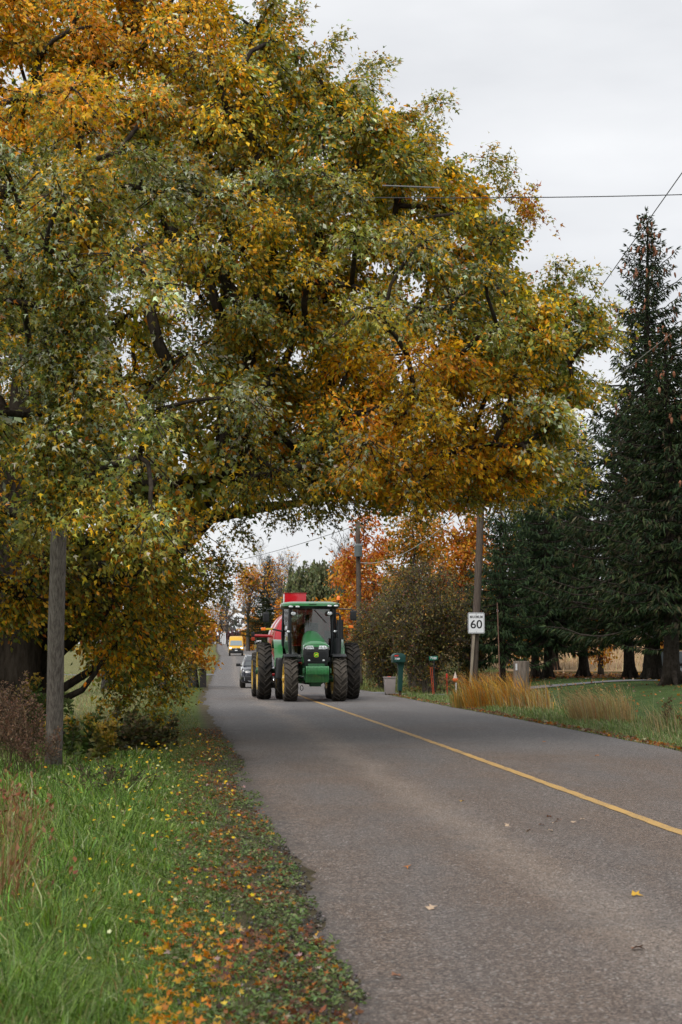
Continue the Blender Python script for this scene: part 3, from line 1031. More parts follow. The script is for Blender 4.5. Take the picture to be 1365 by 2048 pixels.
def maple_boughs():
    cs, rs = [], []
    tries = 0
    while tries < 90000 and len(cs) < 540:
        tries += 1
        z = rng.uniform(0.9, 16.5)
        rm = float(np.interp(z, tree_z, tree_r))
        ang = rng.uniform(-math.pi, math.pi)
        fr = rng.uniform(0.15, 1.0) ** 0.55
        dirv = np.array([math.cos(ang), math.sin(ang)])
        k = rm * (0.80 if dirv[1] < 0 else 0.86) ** abs(dirv[1])
        r = fr * (k - 0.55)
        if z < 4.2 and r > 4.5 and rng.random() < 0.0: continue
        c = np.array([TX + dirv[0] * r, TY + dirv[1] * r, z])
        # keep the road clear underneath: over the carriageway the crown ends about 4.3 m up, a little higher on the far side
        over = c[0] > cen(c[1]) - LE - 0.7
        low = 4.7 + 0.075 * (c[1] - TY)
        if over and z < low: continue
        px, py = proj(c[None])
        s = FPX / c[1]
        R = rng.uniform(0.6, 1.2)
        t = np.linspace(0, 2 * np.pi, 10, endpoint=False)
        ok = inside(px[0] + np.cos(t) * R * 0.72 * s, py[0] + np.sin(t) * R * 0.60 * s, OUT).all()
        if not ok: continue
        if px[0] < -260 or py[0] < -330:
            if rng.random() < 0.85: continue
        sep_ = 0.72 if fr > 0.6 else 1.1
        fr_ = fr
        if cs and (np.linalg.norm((np.array(cs) - c) * [1, 1, 1.25], axis=1) < sep_ * R).any(): continue
        cs.append(c); rs.append((R, fr))
    # a second pass makes the long right-hand side and the underside over the road as full as the rest
    tries = 0
    while tries < 60000 and len(cs) < 700:
        tries += 1
        px, py = rng.uniform(430, 1230), rng.uniform(60, 1010)
        d = rng.uniform(27.0, 38.5)
        c = np.array(at(px, py, d))
        rm = float(np.interp(c[2], tree_z, tree_r))
        if np.hypot(c[0] - TX, (c[1] - TY) / 0.8) > rm: continue
        if c[2] < 4.7 + 0.075 * (c[1] - TY): continue
        R = rng.uniform(0.5, 0.95)
        t = np.linspace(0, 2 * np.pi, 10, endpoint=False)
        s_ = FPX / d
        if not inside(px + np.cos(t) * R * 0.75 * s_, py + np.sin(t) * R * 0.6 * s_, OUT).all(): continue
        if (np.linalg.norm((np.array(cs) - c) * [1, 1, 1.25], axis=1) < 0.95 * R).any(): continue
        cs.append(c); rs.append((R, 0.8))
    # the boughs nearest the camera hang in front of the pole on the left
    tries = 0
    n0 = len(cs)
    while tries < 20000 and len(cs) < n0 + 40:
        tries += 1
        px, py = rng.uniform(-220, 330), rng.uniform(150, 1045)
        d = rng.uniform(20.3, 22.3)
        c = np.array(at(px, py, d))
        if px > 60 and py > 940 and rng.random() < 0.5: continue
        R = rng.uniform(0.45, 0.75)
        if (np.linalg.norm((np.array(cs) - c), axis=1) < 0.9 * R).any(): continue
        cs.append(c); rs.append((R, 0.95))
    for py in np.arange(330, 1015, 34):
        for dx in (-30, 12, 48):
            pxp = 140 - 22 * (py - 360) / 700 + dx + rng.normal() * 10
            cs.append(np.array(at(pxp, py + rng.normal() * 8, rng.uniform(21.6, 22.4)))); rs.append((rng.uniform(0.36, 0.52), 0.95))
    # small sprays fill the crown out to its edge on the right and along the top
    tries, n0 = 0, len(cs)
    while tries < 40000 and len(cs) < n0 + 190:
        tries += 1
        px, py, d = rng.uniform(540, 1235), rng.uniform(0, 1005), rng.uniform(28.5, 34.5)
        R = rng.uniform(0.28, 0.5)
        t = np.linspace(0, 2 * np.pi, 10, endpoint=False)
        s_ = FPX / d
        rim = inside(px + np.cos(t) * 1.1 * s_, py + np.sin(t) * 1.1 * s_, OUT).all()
        if rim or not inside(px + np.cos(t) * R * 0.6 * s_, py + np.sin(t) * R * 0.45 * s_, OUT).all(): continue
        c = np.array(at(px, py, d))
        if c[2] < 4.6: continue
        if (np.linalg.norm(np.array(cs) - c, axis=1) < 0.8 * R).any(): continue
        cs.append(c); rs.append((R, 0.9))
    # boughs that hide the level wire where it leaves the pole
    for px in np.arange(170, 740, 36):
        cs.append(np.array(at(px + rng.normal() * 8, 365 + rng.normal() * 22, 22.6 + 0.0018 * px))); rs.append((rng.uniform(0.36, 0.5), 0.95))
    return cs, rs


mb_c, mb_r = maple_boughs()
import sys; print('maple boughs', len(mb_c), file=sys.stderr)
maple = empty('maple_tree', (TX, TY, float(gz(TX, TY))))
off = np.array(maple.location)
trunk = [np.array(p, float) for p in [(-0.1, 0, -0.25), (-0.1, 0, 0.3), (0, 0, 1.2), (0.1, 0.1, 2.2), (0.1, 0.1, 3.2), (0.0, 0.2, 4.6), (0.2, 0.2, 6.4), (0.3, 0.1, 8.5), (0.3, 0.1, 11.0), (0.2, 0.2, 13.5), (0.1, 0.2, 15.5)]]
bl = [c - off for c in mb_c]
# the low limbs that show beside the pole and the long limb over the road
guide = [np.array(p) - off for p in [tuple(at(200, 1215, 33)), tuple(at(285, 1168, 33)), tuple(at(340, 1120, 33)), tuple(at(420, 1035, 33.2)), tuple(at(520, 1015, 33.5)), tuple(at(620, 1004, 34)), tuple(at(700, 985, 34.5))]]
nodes, chains, rad = skeleton(trunk, bl, 0.030, power=2.35, lift=0.10, wob=0.10)
wacc, lacc = Acc(), Acc()
TRR = np.array([1.02, 0.80, 0.68, 0.64, 0.62, 0.50, 0.42, 0.34, 0.24, 0.14, 0.05])
wood(chains, nodes, rad, TRR, wacc, cap=lambda p: 0.045 if p[1] + TY < 24.5 else max(0.045, 0.27 - 0.027 * math.hypot(p[0], p[1])))
tube(wacc, [trunk[2] + np.array([0.3, -0.1, 0.2])] + guide, [0.26, 0.21, 0.18, 0.155, 0.13, 0.10, 0.07, 0.04], (0.1,) * 3, 10, True, 0.06)
tube(wacc, [np.array([0.2, -0.2, 0.35]), np.array(at(120, 1380, 32.6)) - off, np.array(at(200, 1330, 32.6)) - off, np.array(at(232, 1275, 32.5)) - off, np.array(at(262, 1235, 32.5)) - off], [0.11, 0.085, 0.07, 0.05, 0.03], (0.1,) * 3, 8, True, 0.05)
tube(wacc, [np.array([0.1, -0.3, 0.2]), np.array(at(115, 1405, 32.2)) - off, np.array(at(165, 1380, 32.0)) - off, np.array(at(192, 1345, 32)) - off, np.array(at(205, 1320, 32)) - off], [0.10, 0.07, 0.055, 0.04, 0.025], (0.1,) * 3, 8, True, 0.05)
# a second stem leaning left from the base, and root flare
tube(wacc, [np.array(p) for p in [(-0.5, 0.1, -0.2), (-0.75, 0.1, 0.8), (-1.0, 0.1, 2.2), (-1.5, 0.2, 4.2), (-2.2, 0.3, 6.5), (-2.8, 0.3, 9.0), (-3.2, 0.4, 11.5)]], [0.62, 0.5, 0.44, 0.38, 0.3, 0.2, 0.07], (0.1,) * 3, 14, True, 0.06)
for a_ in np.linspace(0, 6.28, 7)[:-1]:
    dv = np.array([math.cos(a_ + 0.4), math.sin(a_ + 0.4), 0])
    tube(wacc, [dv * 0.35 + [-0.2, 0, 0.75], dv * 0.75 + [-0.2, 0, 0.28], dv * 1.15 + [-0.2, 0, 0.02], dv * 1.6 + [-0.2, 0, -0.2]], [0.24, 0.22, 0.15, 0.08], (0.1,) * 3, 8)
# the big upper limbs that show through the crown
for pts, rs_ in (([(40, 560), (20, 330), (45, 235), (75, 215), (112, 165), (135, 120), (205, 108), (300, 62), (372, 5)], [0.30, 0.26, 0.22, 0.2, 0.15, 0.12, 0.10, 0.07, 0.04]),
                 ([(75, 215), (60, 185), (15, 190), (-30, 160)], [0.15, 0.13, 0.1, 0.06]),
                 ([(300, 620), (335, 540), (358, 380), (372, 330)], [0.10, 0.10, 0.08, 0.05])):
    d0 = 31.5 if pts[0][0] < 200 else 28.5
    pp = [np.array(at(x, y, d0 + 0.012 * (i * 20))) - off for i, (x, y) in enumerate(pts)]
    nn = np.array(nodes[2:]); dn = np.linalg.norm(nn - pp[0] + np.array([0, 0, 0.8]), axis=1)
    q0 = nn[int(np.argmin(dn))]
    pp = [q0, q0 * 0.45 + pp[0] * 0.55 - np.array([0, 0, 0.15])] + pp
    tube(wacc, pp, [rs_[0] * 1.1, rs_[0] * 1.05] + rs_, (0.1,) * 3, 8, True, 0.05)

leafP = []
near_leaf = []
for c, (R, fr) in zip(mb_c, mb_r):
    px, py = proj(c[None]); px, py = px[0], py[0]
    outv = unit((c - np.array([TX, TY, 6.0]))[None])[0]
    onear = c[1] < TY + 1.5
    offf = px < -150 or py < -180
    # leaf colours differ from bough to bough: gold and orange at the top left and low on the right, olive green with silver undersides elsewhere
    w = dict(GREEN=0.34, DGREEN=0.16, OLIVE=0.26, GOLD=0.14, ORANGE=0.03, SILVER=0.16, RUST=0.010, YEL=0.0)
    gold = float(vnoise(c[0] * 1.0 + c[2], c[1] + c[2] * 0.7, 2.2, 21))
    if px < 430 and py < 260:
        w.update(GREEN=0.08, DGREEN=0.04, OLIVE=0.16, GOLD=0.40, ORANGE=0.34, SILVER=0.05)
    elif 690 < px < 1080 and 690 < py < 1000 and c[1] < 34:
        w.update(GREEN=0.08, DGREEN=0.02, OLIVE=0.16, GOLD=0.42, ORANGE=0.20, SILVER=0.06, YEL=0.12)
    elif py > 1080:
        w.update(GREEN=0.2, DGREEN=0.2, OLIVE=0.26, GOLD=0.24, ORANGE=0.06, SILVER=0.01, RUST=0.04)
    elif px > 760 and py < 420:
        w.update(GREEN=0.26, DGREEN=0.08, OLIVE=0.3, GOLD=0.18, ORANGE=0.06, SILVER=0.12)
    elif gold > 0.62 or c[1] > 36:
        w.update(GREEN=0.2, DGREEN=0.14, OLIVE=0.3, GOLD=0.28, ORANGE=0.06, SILVER=0.05)
    if not onear: w['SILVER'] *= 0.35
    if c[2] < 4: w['SILVER'] *= 0.3
    if px < 560 and 230 < py < 900 and c[1] < 30: w['SILVER'] *= 1.35
    for k_ in w: w[k_] *= float(np.exp(rng.normal() * 0.75))
    names = list(w); br_ = float(np.exp(rng.normal() * 0.20)); pal = [tuple(q * br_ for q in globals()[k]) for k in names]
    ntw, nlf, sz, tm = 30, 25, 0.098, (SL_V, SL_F)
    if offf: ntw, nlf, sz, tm = 12, 9, 0.26, (SL_V, SL_F)
    elif fr < 0.5: ntw, nlf, sz, tm = 20, 14, 0.20, (SL_V, SL_F)
    elif c[1] < 28: tm, nlf, sz = (LL_V, LL_F), 23, 0.095
    if R < 0.5 and c[1] > 24: ntw, nlf = 16, 20
    if c[1] < 23.95: ntw, nlf, sz = 24, 20, 0.080
    P = leafy(lacc, c - off, R, ntw, nlf, sz, pal, [w[k] for k in names], tm, flat=0.52, out=outv, droop=0.6 if c[2] > 5 else 0.9,
              twig_acc=wacc, twig_col=(0.03, 0.024, 0.02), twig_r=0.013, wind=(0.25, 0, 0.1), jit=0.28)
    near_leaf.append((c[1], len(P)))
# ragged sprays that stick out of the outline, as on the right and along the top
sprays = [(578, 25, 31), (655, 90, 31), (752, 122, 31.5), (742, 165, 31), (878, 205, 32), (860, 250, 31), (975, 318, 32), (1010, 345, 32), (1048, 395, 32), (1062, 430, 32.5), (1175, 552, 32), (1110, 525, 32), (1205, 620, 32), (1228, 668, 31),
          (1200, 780, 31), (1150, 900, 30), (1160, 960, 30), (1120, 985, 30), (700, 1005, 33), (780, 1000, 33), (560, 1035, 33), (480, 1060, 33), (455, 1130, 34), (430, 1165, 34), (400, 1180, 34), (385, 1250, 34), (360, 1340, 34), (310, 1430, 34),
          (250, 1390, 34), (1030, 990, 30), (940, 990, 31), (640, 1020, 33), (850, 1010, 32), (330, 1380, 34), (290, 1330, 34), (230, 1250, 34), (345, 1290, 33.5), (300, 1240, 33.5), (370, 1150, 33), (250, 1320, 34.5), (160, 1180, 34)]
for (x, y, d) in sprays:
    c = np.array(at(x, y, d))
    red = 1035 < x < 1070 and y < 460
    lowl = y > 1100
    pal = [GREEN, OLIVE, GOLD, SILVER, RUST, DGREEN]
    wts = [0.1, 0.2, 0.3, 0.0, 0.5, 0] if red else ([0.22, 0.26, 0.3, 0.0, 0.05, 0.2] if lowl else [0.3, 0.32, 0.16, 0.12, 0.02, 0.1])
    leafy(lacc, c - off, 0.5 if not lowl else 0.62, 16 if not lowl else 22, 18, 0.10, pal, wts, (LL_V, LL_F), flat=0.9, out=(0.4, -0.4, 0.2), droop=0.4, twig_acc=wacc, twig_col=(0.03, 0.024, 0.02), twig_r=0.009, wind=(0.3, 0, 0.25))
# a few bare twigs at the left edge of the gap over the road
for k in range(16):
    x0, y0 = rng.uniform(395, 455), rng.uniform(1085, 1250)
    p0 = np.array(at(x0, y0, 34)) - off
    q = p0
    dirv = np.array([rng.uniform(0.3, 1.0), 0, rng.uniform(-0.7, 0.6)])
    for s in range(4):
        q2 = q + unit((dirv + rng.normal(size=3) * 0.5)[None])[0] * 0.16
        prisms(wacc, [q], [q2], 0.009 - 0.0015 * s, 0.008 - 0.0018 * s, (0.03, 0.024, 0.02))
        q = q2
# the leaves that show largest, one by one: those of the boughs nearest the camera
leaf_me = []
for k, (cc, nm) in enumerate(((GREEN, 'green'), (OLIVE, 'olive'), (GOLD, 'gold'), (SILVER, 'silver'), (DGREEN, 'dark'), (ORANGE, 'orange'))):
    leaf_me.append(np_mesh('leaf', ML_V * 0.085, ML_F, M_leaf, np.tile(np.array(cc), (len(ML_V), 1))))
near = [c for c in mb_c if c[1] < 23]
for k in range(300):
    c = near[k % len(near)]
    v = rand_dirs(1)[0] * [0.6, 0.45, 0.45]; v[1] = -abs(v[1])
    o = link('leaf', leaf_me[int(rng.choice(6, p=[0.3, 0.25, 0.14, 0.14, 0.12, 0.05]))], maple)
    o.location = c - off + v
    o.rotation_euler = (rng.normal() * 0.7, 0.5 + rng.normal() * 0.6, rng.uniform(0, 6.28))
    sz_ = rng.uniform(0.8, 1.25)
    o.scale = (sz_,) * 3
print('maple leaf tris', lacc.tris(), 'wood', wacc.tris(), file=sys.stderr)
link('trunk', wacc.mesh('trunk', M_bark, True), maple)
crown = link('crown', lacc.mesh('crown', M_leaf), maple)
crown['kind'] = 'stuff'
tag(maple, 'huge green and gold maple arching over the road from the left', 'tree')

# ------------------------------------------------------------------ spruces on the lawn to the right
def spruce_meshes(h, r, lo, seed, trunk_r, cols, dens=1.0):
    """Norway spruce: straight trunk, whorls of boughs that sweep down and turn up, curtains of hanging branchlets"""
    g = np.random.default_rng(seed)
    wacc, nacc = Acc(), Acc()
    zs = np.linspace(-0.2, h, 14)
    R = trunk_r * (1 - np.clip(zs / h, 0, 1)) ** 0.85 + 0.012
    R[0] *= 1.35
    tube(wacc, np.stack([0.05 * np.sin(zs * 0.7), 0.05 * np.cos(zs * 0.5), zs], 1), R, (0.1,) * 3, 14, True, 0.05)
    for a_ in np.linspace(0, 6.28, 6)[:-1]:
        dv = np.array([math.cos(a_), math.sin(a_), 0])
        tube(wacc, [dv * trunk_r * 0.7 + [0, 0, 0.5], dv * trunk_r * 1.4 + [0, 0, 0.1], dv * trunk_r * 2.1 + [0, 0, -0.12]], [trunk_r * 0.4, trunk_r * 0.32, trunk_r * 0.15], (0.1,) * 3, 6)
    BP, BX, BS, BC, tipsP = [], [], [], [], []
    z = lo
    while z < h - 0.15:
        t = (z - lo) / (h - lo)
        L0 = r * ((1 - t) ** 0.86) * (0.55 + 0.7 * g.random()) * (0.8 + 0.2 * min(1, t * 6))
        nb = int(5 + 2 * (1 - t))
        a0 = g.uniform(0, 6.28)
        for k in range(nb):
            a = a0 + 2 * np.pi * k / nb + g.normal() * 0.25
            L_ = max(0.18, L0 * g.uniform(0.7, 1.12))
            hd = np.array([math.cos(a), math.sin(a), 0.0])
            slope = 0.55 - 1.0 * (1 - t) ** 0.8 if t < 0.75 else 0.5 + t * 0.2
            m = 8
            s = np.linspace(0, 1, m)
            zz = L_ * (slope * s * 0.75 - 0.32 * (1 - t) * s * (1 - s) * 1.2 + 0.22 * s ** 3)
            P = np.array([0, 0, z]) + hd * (L_ * s)[:, None] + np.array([0, 0, 1.0]) * zz[:, None] + g.normal(size=(m, 3)) * 0.03 * L_ * s[:, None]
            rb = 0.012 + 0.016 * L_ * (1 - s)
            if L_ > 0.8:
                tube(wacc, P, rb, (0.1,) * 3, 4)
            nq = int(max(8, L_ * 38 * dens))
            tt = g.uniform(0.05, 1.0, nq) ** 0.85
            i = np.clip(tt * (m - 1), 0, m - 1.001); a_i = i.astype(int); f = (i - a_i)[:, None]
            Q = P[a_i] * (1 - f) + P[a_i + 1] * f
            side = np.cross(hd, [0, 0, 1.0])
            sg = g.choice([-1, 1], nq)[:, None]
            lat = (1 - tt)[:, None] * 0.4 + 0.12
            Q = Q + side * sg * lat * L_ * 0.55 * g.uniform(0, 1, (nq, 1)) - np.array([0, 0, 1.0]) * 0.04
            hang = (1.05 if t < 0.85 else 0.1)
            X = side * sg * 0.45 + hd * 0.55 + np.array([0, 0, -hang]) * g.uniform(0.2, 1.2, (nq, 1)) + g.normal(size=(nq, 3)) * 0.22
            BP.append(Q); BX.append(X)
            BS.append(np.clip(0.17 + 0.30 * g.random(nq) * (1 - t * 0.5), 0.12, 0.5) * (0.8 if t > 0.8 else 1.0))
            tipsP.append(P[-1])
            if L_ > 0.3:
                BP.append(np.repeat(P[-1:], 3, 0)); BX.append(hd * 0.8 + g.normal(size=(3, 3)) * 0.35 + [0, 0, 0.15]); BS.append(np.full(3, 0.3))
        ni = 16
        ai_ = g.uniform(0, 6.28, ni)
        BP.append(np.stack([np.cos(ai_) * 0.2, np.sin(ai_) * 0.2, z + g.normal(size=ni) * 0.2], 1)); BX.append(np.stack([np.cos(ai_), np.sin(ai_), g.uniform(-1.2, 0.2, ni)], 1)); BS.append(np.full(ni, 0.42) * (1 - 0.4 * t))
        z += (0.24 + 0.15 * (1 - t)) * g.uniform(0.6, 1.4)
    # the leader
    BP.append(np.array([[0, 0, h - 0.35]] * 6 + [[0, 0, h]] * 3)); BX.append(g.normal(size=(9, 3)) * 0.35 + [0, 0, 0.8]); BS.append(np.full(9, 0.3))
    BP, BX, BS = np.concatenate(BP), np.concatenate(BX), np.concatenate(BS)
    n = len(BP)
    # a branchlet: three slim crossing blades with ragged side tips
    tv = np.array([(0, 0, 0), (0.3, 0.10, 0.01), (1, 0, 0), (0.45, -0.09, -0.02), (0.25, 0.02, 0.10), (0.80, 0.13, 0.05), (0.35, -0.01, -0.10), (0.85, -0.12, -0.04)], float)
    tf = np.array([[0, 1, 2], [0, 2, 3], [0, 4, 2], [0, 2, 6], [4, 1, 5], [6, 3, 7]])
    base = np.array(cols, float)
    ci = g.integers(0, len(base), n)
    C = base[ci] * (1 + 0.3 * g.normal(size=(n, 1))).clip(0.4, 1.8)
    scatter(nacc, tv, tf, BP, BX, g.normal(size=(n, 3)), BS, C)
    return wacc.mesh('trunk', M_sbark, True), nacc.mesh('crown', M_needle), np.array(tipsP), nacc.tris()


SP_D = [(0.022, 0.044, 0.014), (0.030, 0.056, 0.017), (0.048, 0.068, 0.020), (0.015, 0.032, 0.012), (0.06, 0.052, 0.024)]
SP_L = [(0.032, 0.064, 0.024), (0.042, 0.076, 0.026), (0.058, 0.082, 0.028), (0.022, 0.048, 0.020)]
spA = spruce_meshes(21.2, 5.6, 2.7, 3, 0.36, SP_D, 0.88)
spB = spruce_meshes(14.0, 4.0, 2.8, 4, 0.27, SP_D, 0.85)
spC = spruce_meshes(11.5, 4.0, 2.2, 5, 0.22, SP_L, 0.85)
cone_b = MB().lathe([(0, 0.002), (-0.02, 0.03), (-0.07, 0.042), (-0.15, 0.036), (-0.2, 0.018), (-0.215, 0.002)], 'z', 8)
M_cone = mat('spruce_cone_scales', (0.30, 0.115, 0.05), 0.7, col2=(0.16, 0.06, 0.03), scale=30)
cone0 = cone_b.build('cone', M_cone)
CONE_ME = cone0.data
bpy.data.objects.remove(cone0)


def spruce(var, px, d, label, sx=1.0, sz=1.0, rz=0.0, cones=0, trunkless=False, seed=1):
    x = (px - CXP) / FPX * d
    w, nme, tips, _ = var
    o = empty('spruce_tree', (x, d, float(gz(x, d))), rz)
    o.scale = (sx, sx, sz)
    link('trunk', w, o)
    c_ = link('crown', nme, o)
    c_['kind'] = 'stuff'
    g = np.random.default_rng(seed)
    if cones:
        # cones hang from the branch ends, most of them high up and on the side one sees
        ca, sa = math.cos(rz), math.sin(rz)
        front = tips[(tips[:, 0] * sa + tips[:, 1] * ca) < 0.35]
        wts = np.clip((front[:, 2] - 3) / front[:, 2].max(), 0.02, 1) ** 1.1
        idx = g.choice(len(front), min(cones, len(front)), replace=False, p=wts / wts.sum())
        for k in idx:
            for _ in range(int(g.integers(1, 4))):
                q = link('cone', CONE_ME, o)
                p = front[k] * np.array([0.93, 0.93, 1]) + g.normal(size=3) * 0.12
                q.location = (p[0], p[1], p[2] - 0.05)
                q.rotation_euler = (g.normal() * 0.15, g.normal() * 0.15, 0)
                q.scale = (1.15, 1.15, 1.25)
    tag(o, label, 'spruce tree', 'spruces on the lawn')
    return o


spruce(spA, 1303, 76, 'tallest dark spruce with orange cones, its tip against the sky', 1.0, 1.0, 0.4, 62, seed=2)
spruce(spB, 1342, 61, 'thick trunked spruce nearest the road at the right edge', 1.12, 0.93, 1.0, 26, seed=3)
spruce(spB, 1258, 82, 'spruce with bare dark trunk just left of the tallest spruce', 1.0, 1.02, 2.1, 14, seed=4)
spruce(spC, 1094, 84, 'spruce with clean grey trunk right of the old stump', 1.0, 1.05, 0.2, 18, seed=5)
spruce(spC, 1070, 88, 'spruce on a slim dark trunk behind the stump', 0.9, 1.25, 2.7, 6, seed=6)
spruce(spB, 1165, 90, 'spruce between the grey trunked spruce and the tallest one', 1.0, 0.96, 3.9, 8, seed=7)
spruce(spC, 1003, 80, 'low skirted spruce just right of the speed sign', 0.72, 0.78, 4.4, 4, seed=8)
spruce(spA, 1105, 108, 'far spruce top showing between the maple and the tallest spruce', 0.8, 0.92, 5.0, 0, seed=9)
spruce(spA, 1420, 74, 'spruce beyond the right edge, only its left boughs in view', 0.9, 0.72, 2.0, 12, seed=10)
spruce(spA, 538, 300, 'lone dark spruce by the road far behind the tractor', 1.0, 0.80, 1.0, 0, seed=11)

# ------------------------------------------------------------------ trees and shrubs further back
def X_at(px, d): return (px - CXP) / FPX * d
def bpt(px, d): 
    x = X_at(px, d)
    return (x, d, float(gz(x, d)))
def hgt(py, d, z0=0.0): return CAMZ + (HOR - py) / FPX * d - z0

OR_ = [(0.60, 0.23, 0.025), (0.62, 0.31, 0.03), (0.50, 0.15, 0.025), (0.66, 0.39, 0.04)]
RED_ = [(0.50, 0.15, 0.035), (0.56, 0.22, 0.035), (0.40, 0.10, 0.035), (0.56, 0.30, 0.05)]
YL_ = [(0.55, 0.30, 0.03), (0.48, 0.22, 0.02), (0.25, 0.2, 0.03), (0.5, 0.15, 0.02)]
GG_ = [(0.10, 0.12, 0.03), (0.16, 0.16, 0.03), (0.40, 0.22, 0.025), (0.06, 0.09, 0.025)]
GRP = 'autumn trees behind the hawthorn'
def ft(name, label, px, d, top, rpx, lo, pal, wts, **k):
    b = bpt(px, d)
    h = hgt(top, d, b[2])
    k.setdefault('group', GRP)
    return far_tree(name, label, b, h, rpx / FPX * d, lo, pal, wts, **k)
ft('maple_tree', 'red orange maple behind the pole with the transformer', 740, 118, 1018, 75, 2.0, RED_, [3, 3, 1, 1], n_b=34, n_tw=16, n_lf=12, size=0.26)
ft('maple_tree', 'bright orange maple left of the transformer pole', 690, 128, 1092, 62, 1.2, OR_, [3, 3, 1, 2], n_b=30, n_tw=16, n_lf=12, size=0.26)
ft('maple_tree', 'small golden maple peeping up behind the red hopper', 640, 140, 1168, 34, 0.8, YL_, [4, 3, 0, 1], n_b=16, n_tw=16, n_lf=12, size=0.26)
ft('maple_tree', 'gold and green maple above the hawthorn', 835, 112, 990, 90, 2.5, GG_ + OR_[:2], [2, 2, 3, 1, 3, 3], n_b=40, n_tw=16, n_lf=12, size=0.26)
ft('maple_tree', 'tall gold and red maple behind the utility pole', 925, 108, 960, 80, 2.5, YL_ + RED_[:2], [4, 3, 1, 2, 2, 2], n_b=38, n_tw=16, n_lf=12, size=0.26)
ft('maple_tree', 'rusty maple between the speed sign and the low spruce', 1010, 112, 1030, 60, 1.5, OR_ + GG_[:1], [2, 3, 2, 1, 1], n_b=26, n_tw=14, n_lf=11, size=0.26)
ft('fruit_tree', 'small orange leaved tree drooping between the spruce trunks', 1200, 98, 1195, 60, 1.0, OR_ + YL_[:1], [3, 2, 2, 1, 2], n_b=26, n_tw=16, n_lf=7, size=0.17, trunk_r=0.16, twigs=True, droop=0.9, group='small trees under the spruces', bark=M_bark)
ft('fruit_tree', 'orange leaved tree beside the parked pickup', 1318, 100, 1210, 45, 1.4, OR_, [3, 2, 2, 1], n_b=18, n_tw=14, n_lf=8, size=0.17, trunk_r=0.16, twigs=True, droop=0.8, group='small trees under the spruces', bark=M_bark)
ft('fruit_tree', 'dull orange tree low behind the old stump', 1045, 100, 1230, 50, 0.8, OR_ + GG_[:2], [2, 2, 2, 1, 2, 2], n_b=18, n_tw=14, n_lf=8, size=0.17, trunk_r=0.14, twigs=True, droop=0.8, group='small trees under the spruces', bark=M_bark)
# left of the road
GL = 'trees on the left beyond the big maple'
ft('maple_tree', 'orange tree at the left roadside under the maple boughs', 388, 92, 1178, 48, 0.6, OR_ + YL_[:2], [3, 3, 1, 2, 2, 2], n_b=26, n_tw=14, n_lf=9, size=0.20, twigs=True, group=GL)
ft('maple_tree', 'yellow brown tree behind the hanging boughs on the left', 330, 84, 1120, 70, 0.8, YL_ + GG_[:2], [3, 2, 2, 1, 2, 2], n_b=28, n_tw=14, n_lf=9, size=0.2, group=GL)
ft('maple_tree', 'gold green tree standing left of the big trunk', 60, 74, 950, 160, 1.0, GG_ + YL_[:2], [3, 3, 2, 2, 1, 1], n_b=36, n_tw=14, n_lf=9, size=0.24, group=GL)
ft('maple_tree', 'brown gold tree between the big trunk and the hanging boughs', 215, 88, 1040, 100, 1.0, GG_ + YL_[:2], [2, 3, 2, 2, 2, 2], n_b=34, n_tw=14, n_lf=9, size=0.24, group=GL)
# far along the road
GB = 'bare trees far along the road'
def bt(label, px, d, top, spr, tr, **k):
    b = bpt(px, d)
    return bare_tree('bare_tree', label, b, hgt(top, d, b[2]), spr, tr, group=GB, **k)
bt('tall bare grey tree behind the lone spruce', 528, 330, 1116, 6.0, 0.4, levels=3, kids=7)
bt('bare tree with a few orange leaves left of the lone spruce', 497, 300, 1165, 5.5, 0.35, levels=3, kids=7, pal=OR_, leaves=1500, lsize=0.45)
bt('bare tree right of the lone spruce with orange leaves low down', 563, 280, 1130, 4.5, 0.3, levels=3, kids=7, pal=OR_, leaves=700, lsize=0.4)
bt('bare tree between the lone spruce and the willow', 585, 260, 1128, 4.0, 0.3, levels=3, kids=7)
bt('thin bare tree rising over the orange maples', 690, 150, 1072, 2.6, 0.16, levels=3, kids=6)
bt('grey bare tree on the skyline where the road goes over', 455, 560, 1206, 7.0, 0.5, levels=3, kids=6, pal=[(0.12, 0.10, 0.09)], leaves=500, lsize=0.7)
bt('slim bare tree left of the skyline tree', 440, 540, 1222, 6.0, 0.4, levels=3, kids=6)
bt('low bare tree above the crest of the road', 428, 520, 1238, 6.0, 0.4, levels=3, kids=6, pal=OR_, leaves=300, lsize=0.6)
ft('shrub', 'dark purple shrub by the crest of the road', 475, 420, 1262, 26, 0.3, [(0.10, 0.045, 0.055), (0.14, 0.06, 0.06)], [1, 1], n_b=18, n_tw=12, n_lf=10, size=0.5, cat='shrub', group='far shrubs')
ft('maple_tree', 'small orange tree left of the lone spruce, close to the van', 505, 310, 1208, 26, 0.6, OR_, [1, 3, 1, 1], n_b=16, n_tw=12, n_lf=10, size=0.42, group=GB)
ft('maple_tree', 'small orange tree just right of the lone spruce', 567, 270, 1178, 15, 1.5, OR_, [3, 2, 1, 0], n_b=10, n_tw=12, n_lf=10, size=0.42, group=GB)
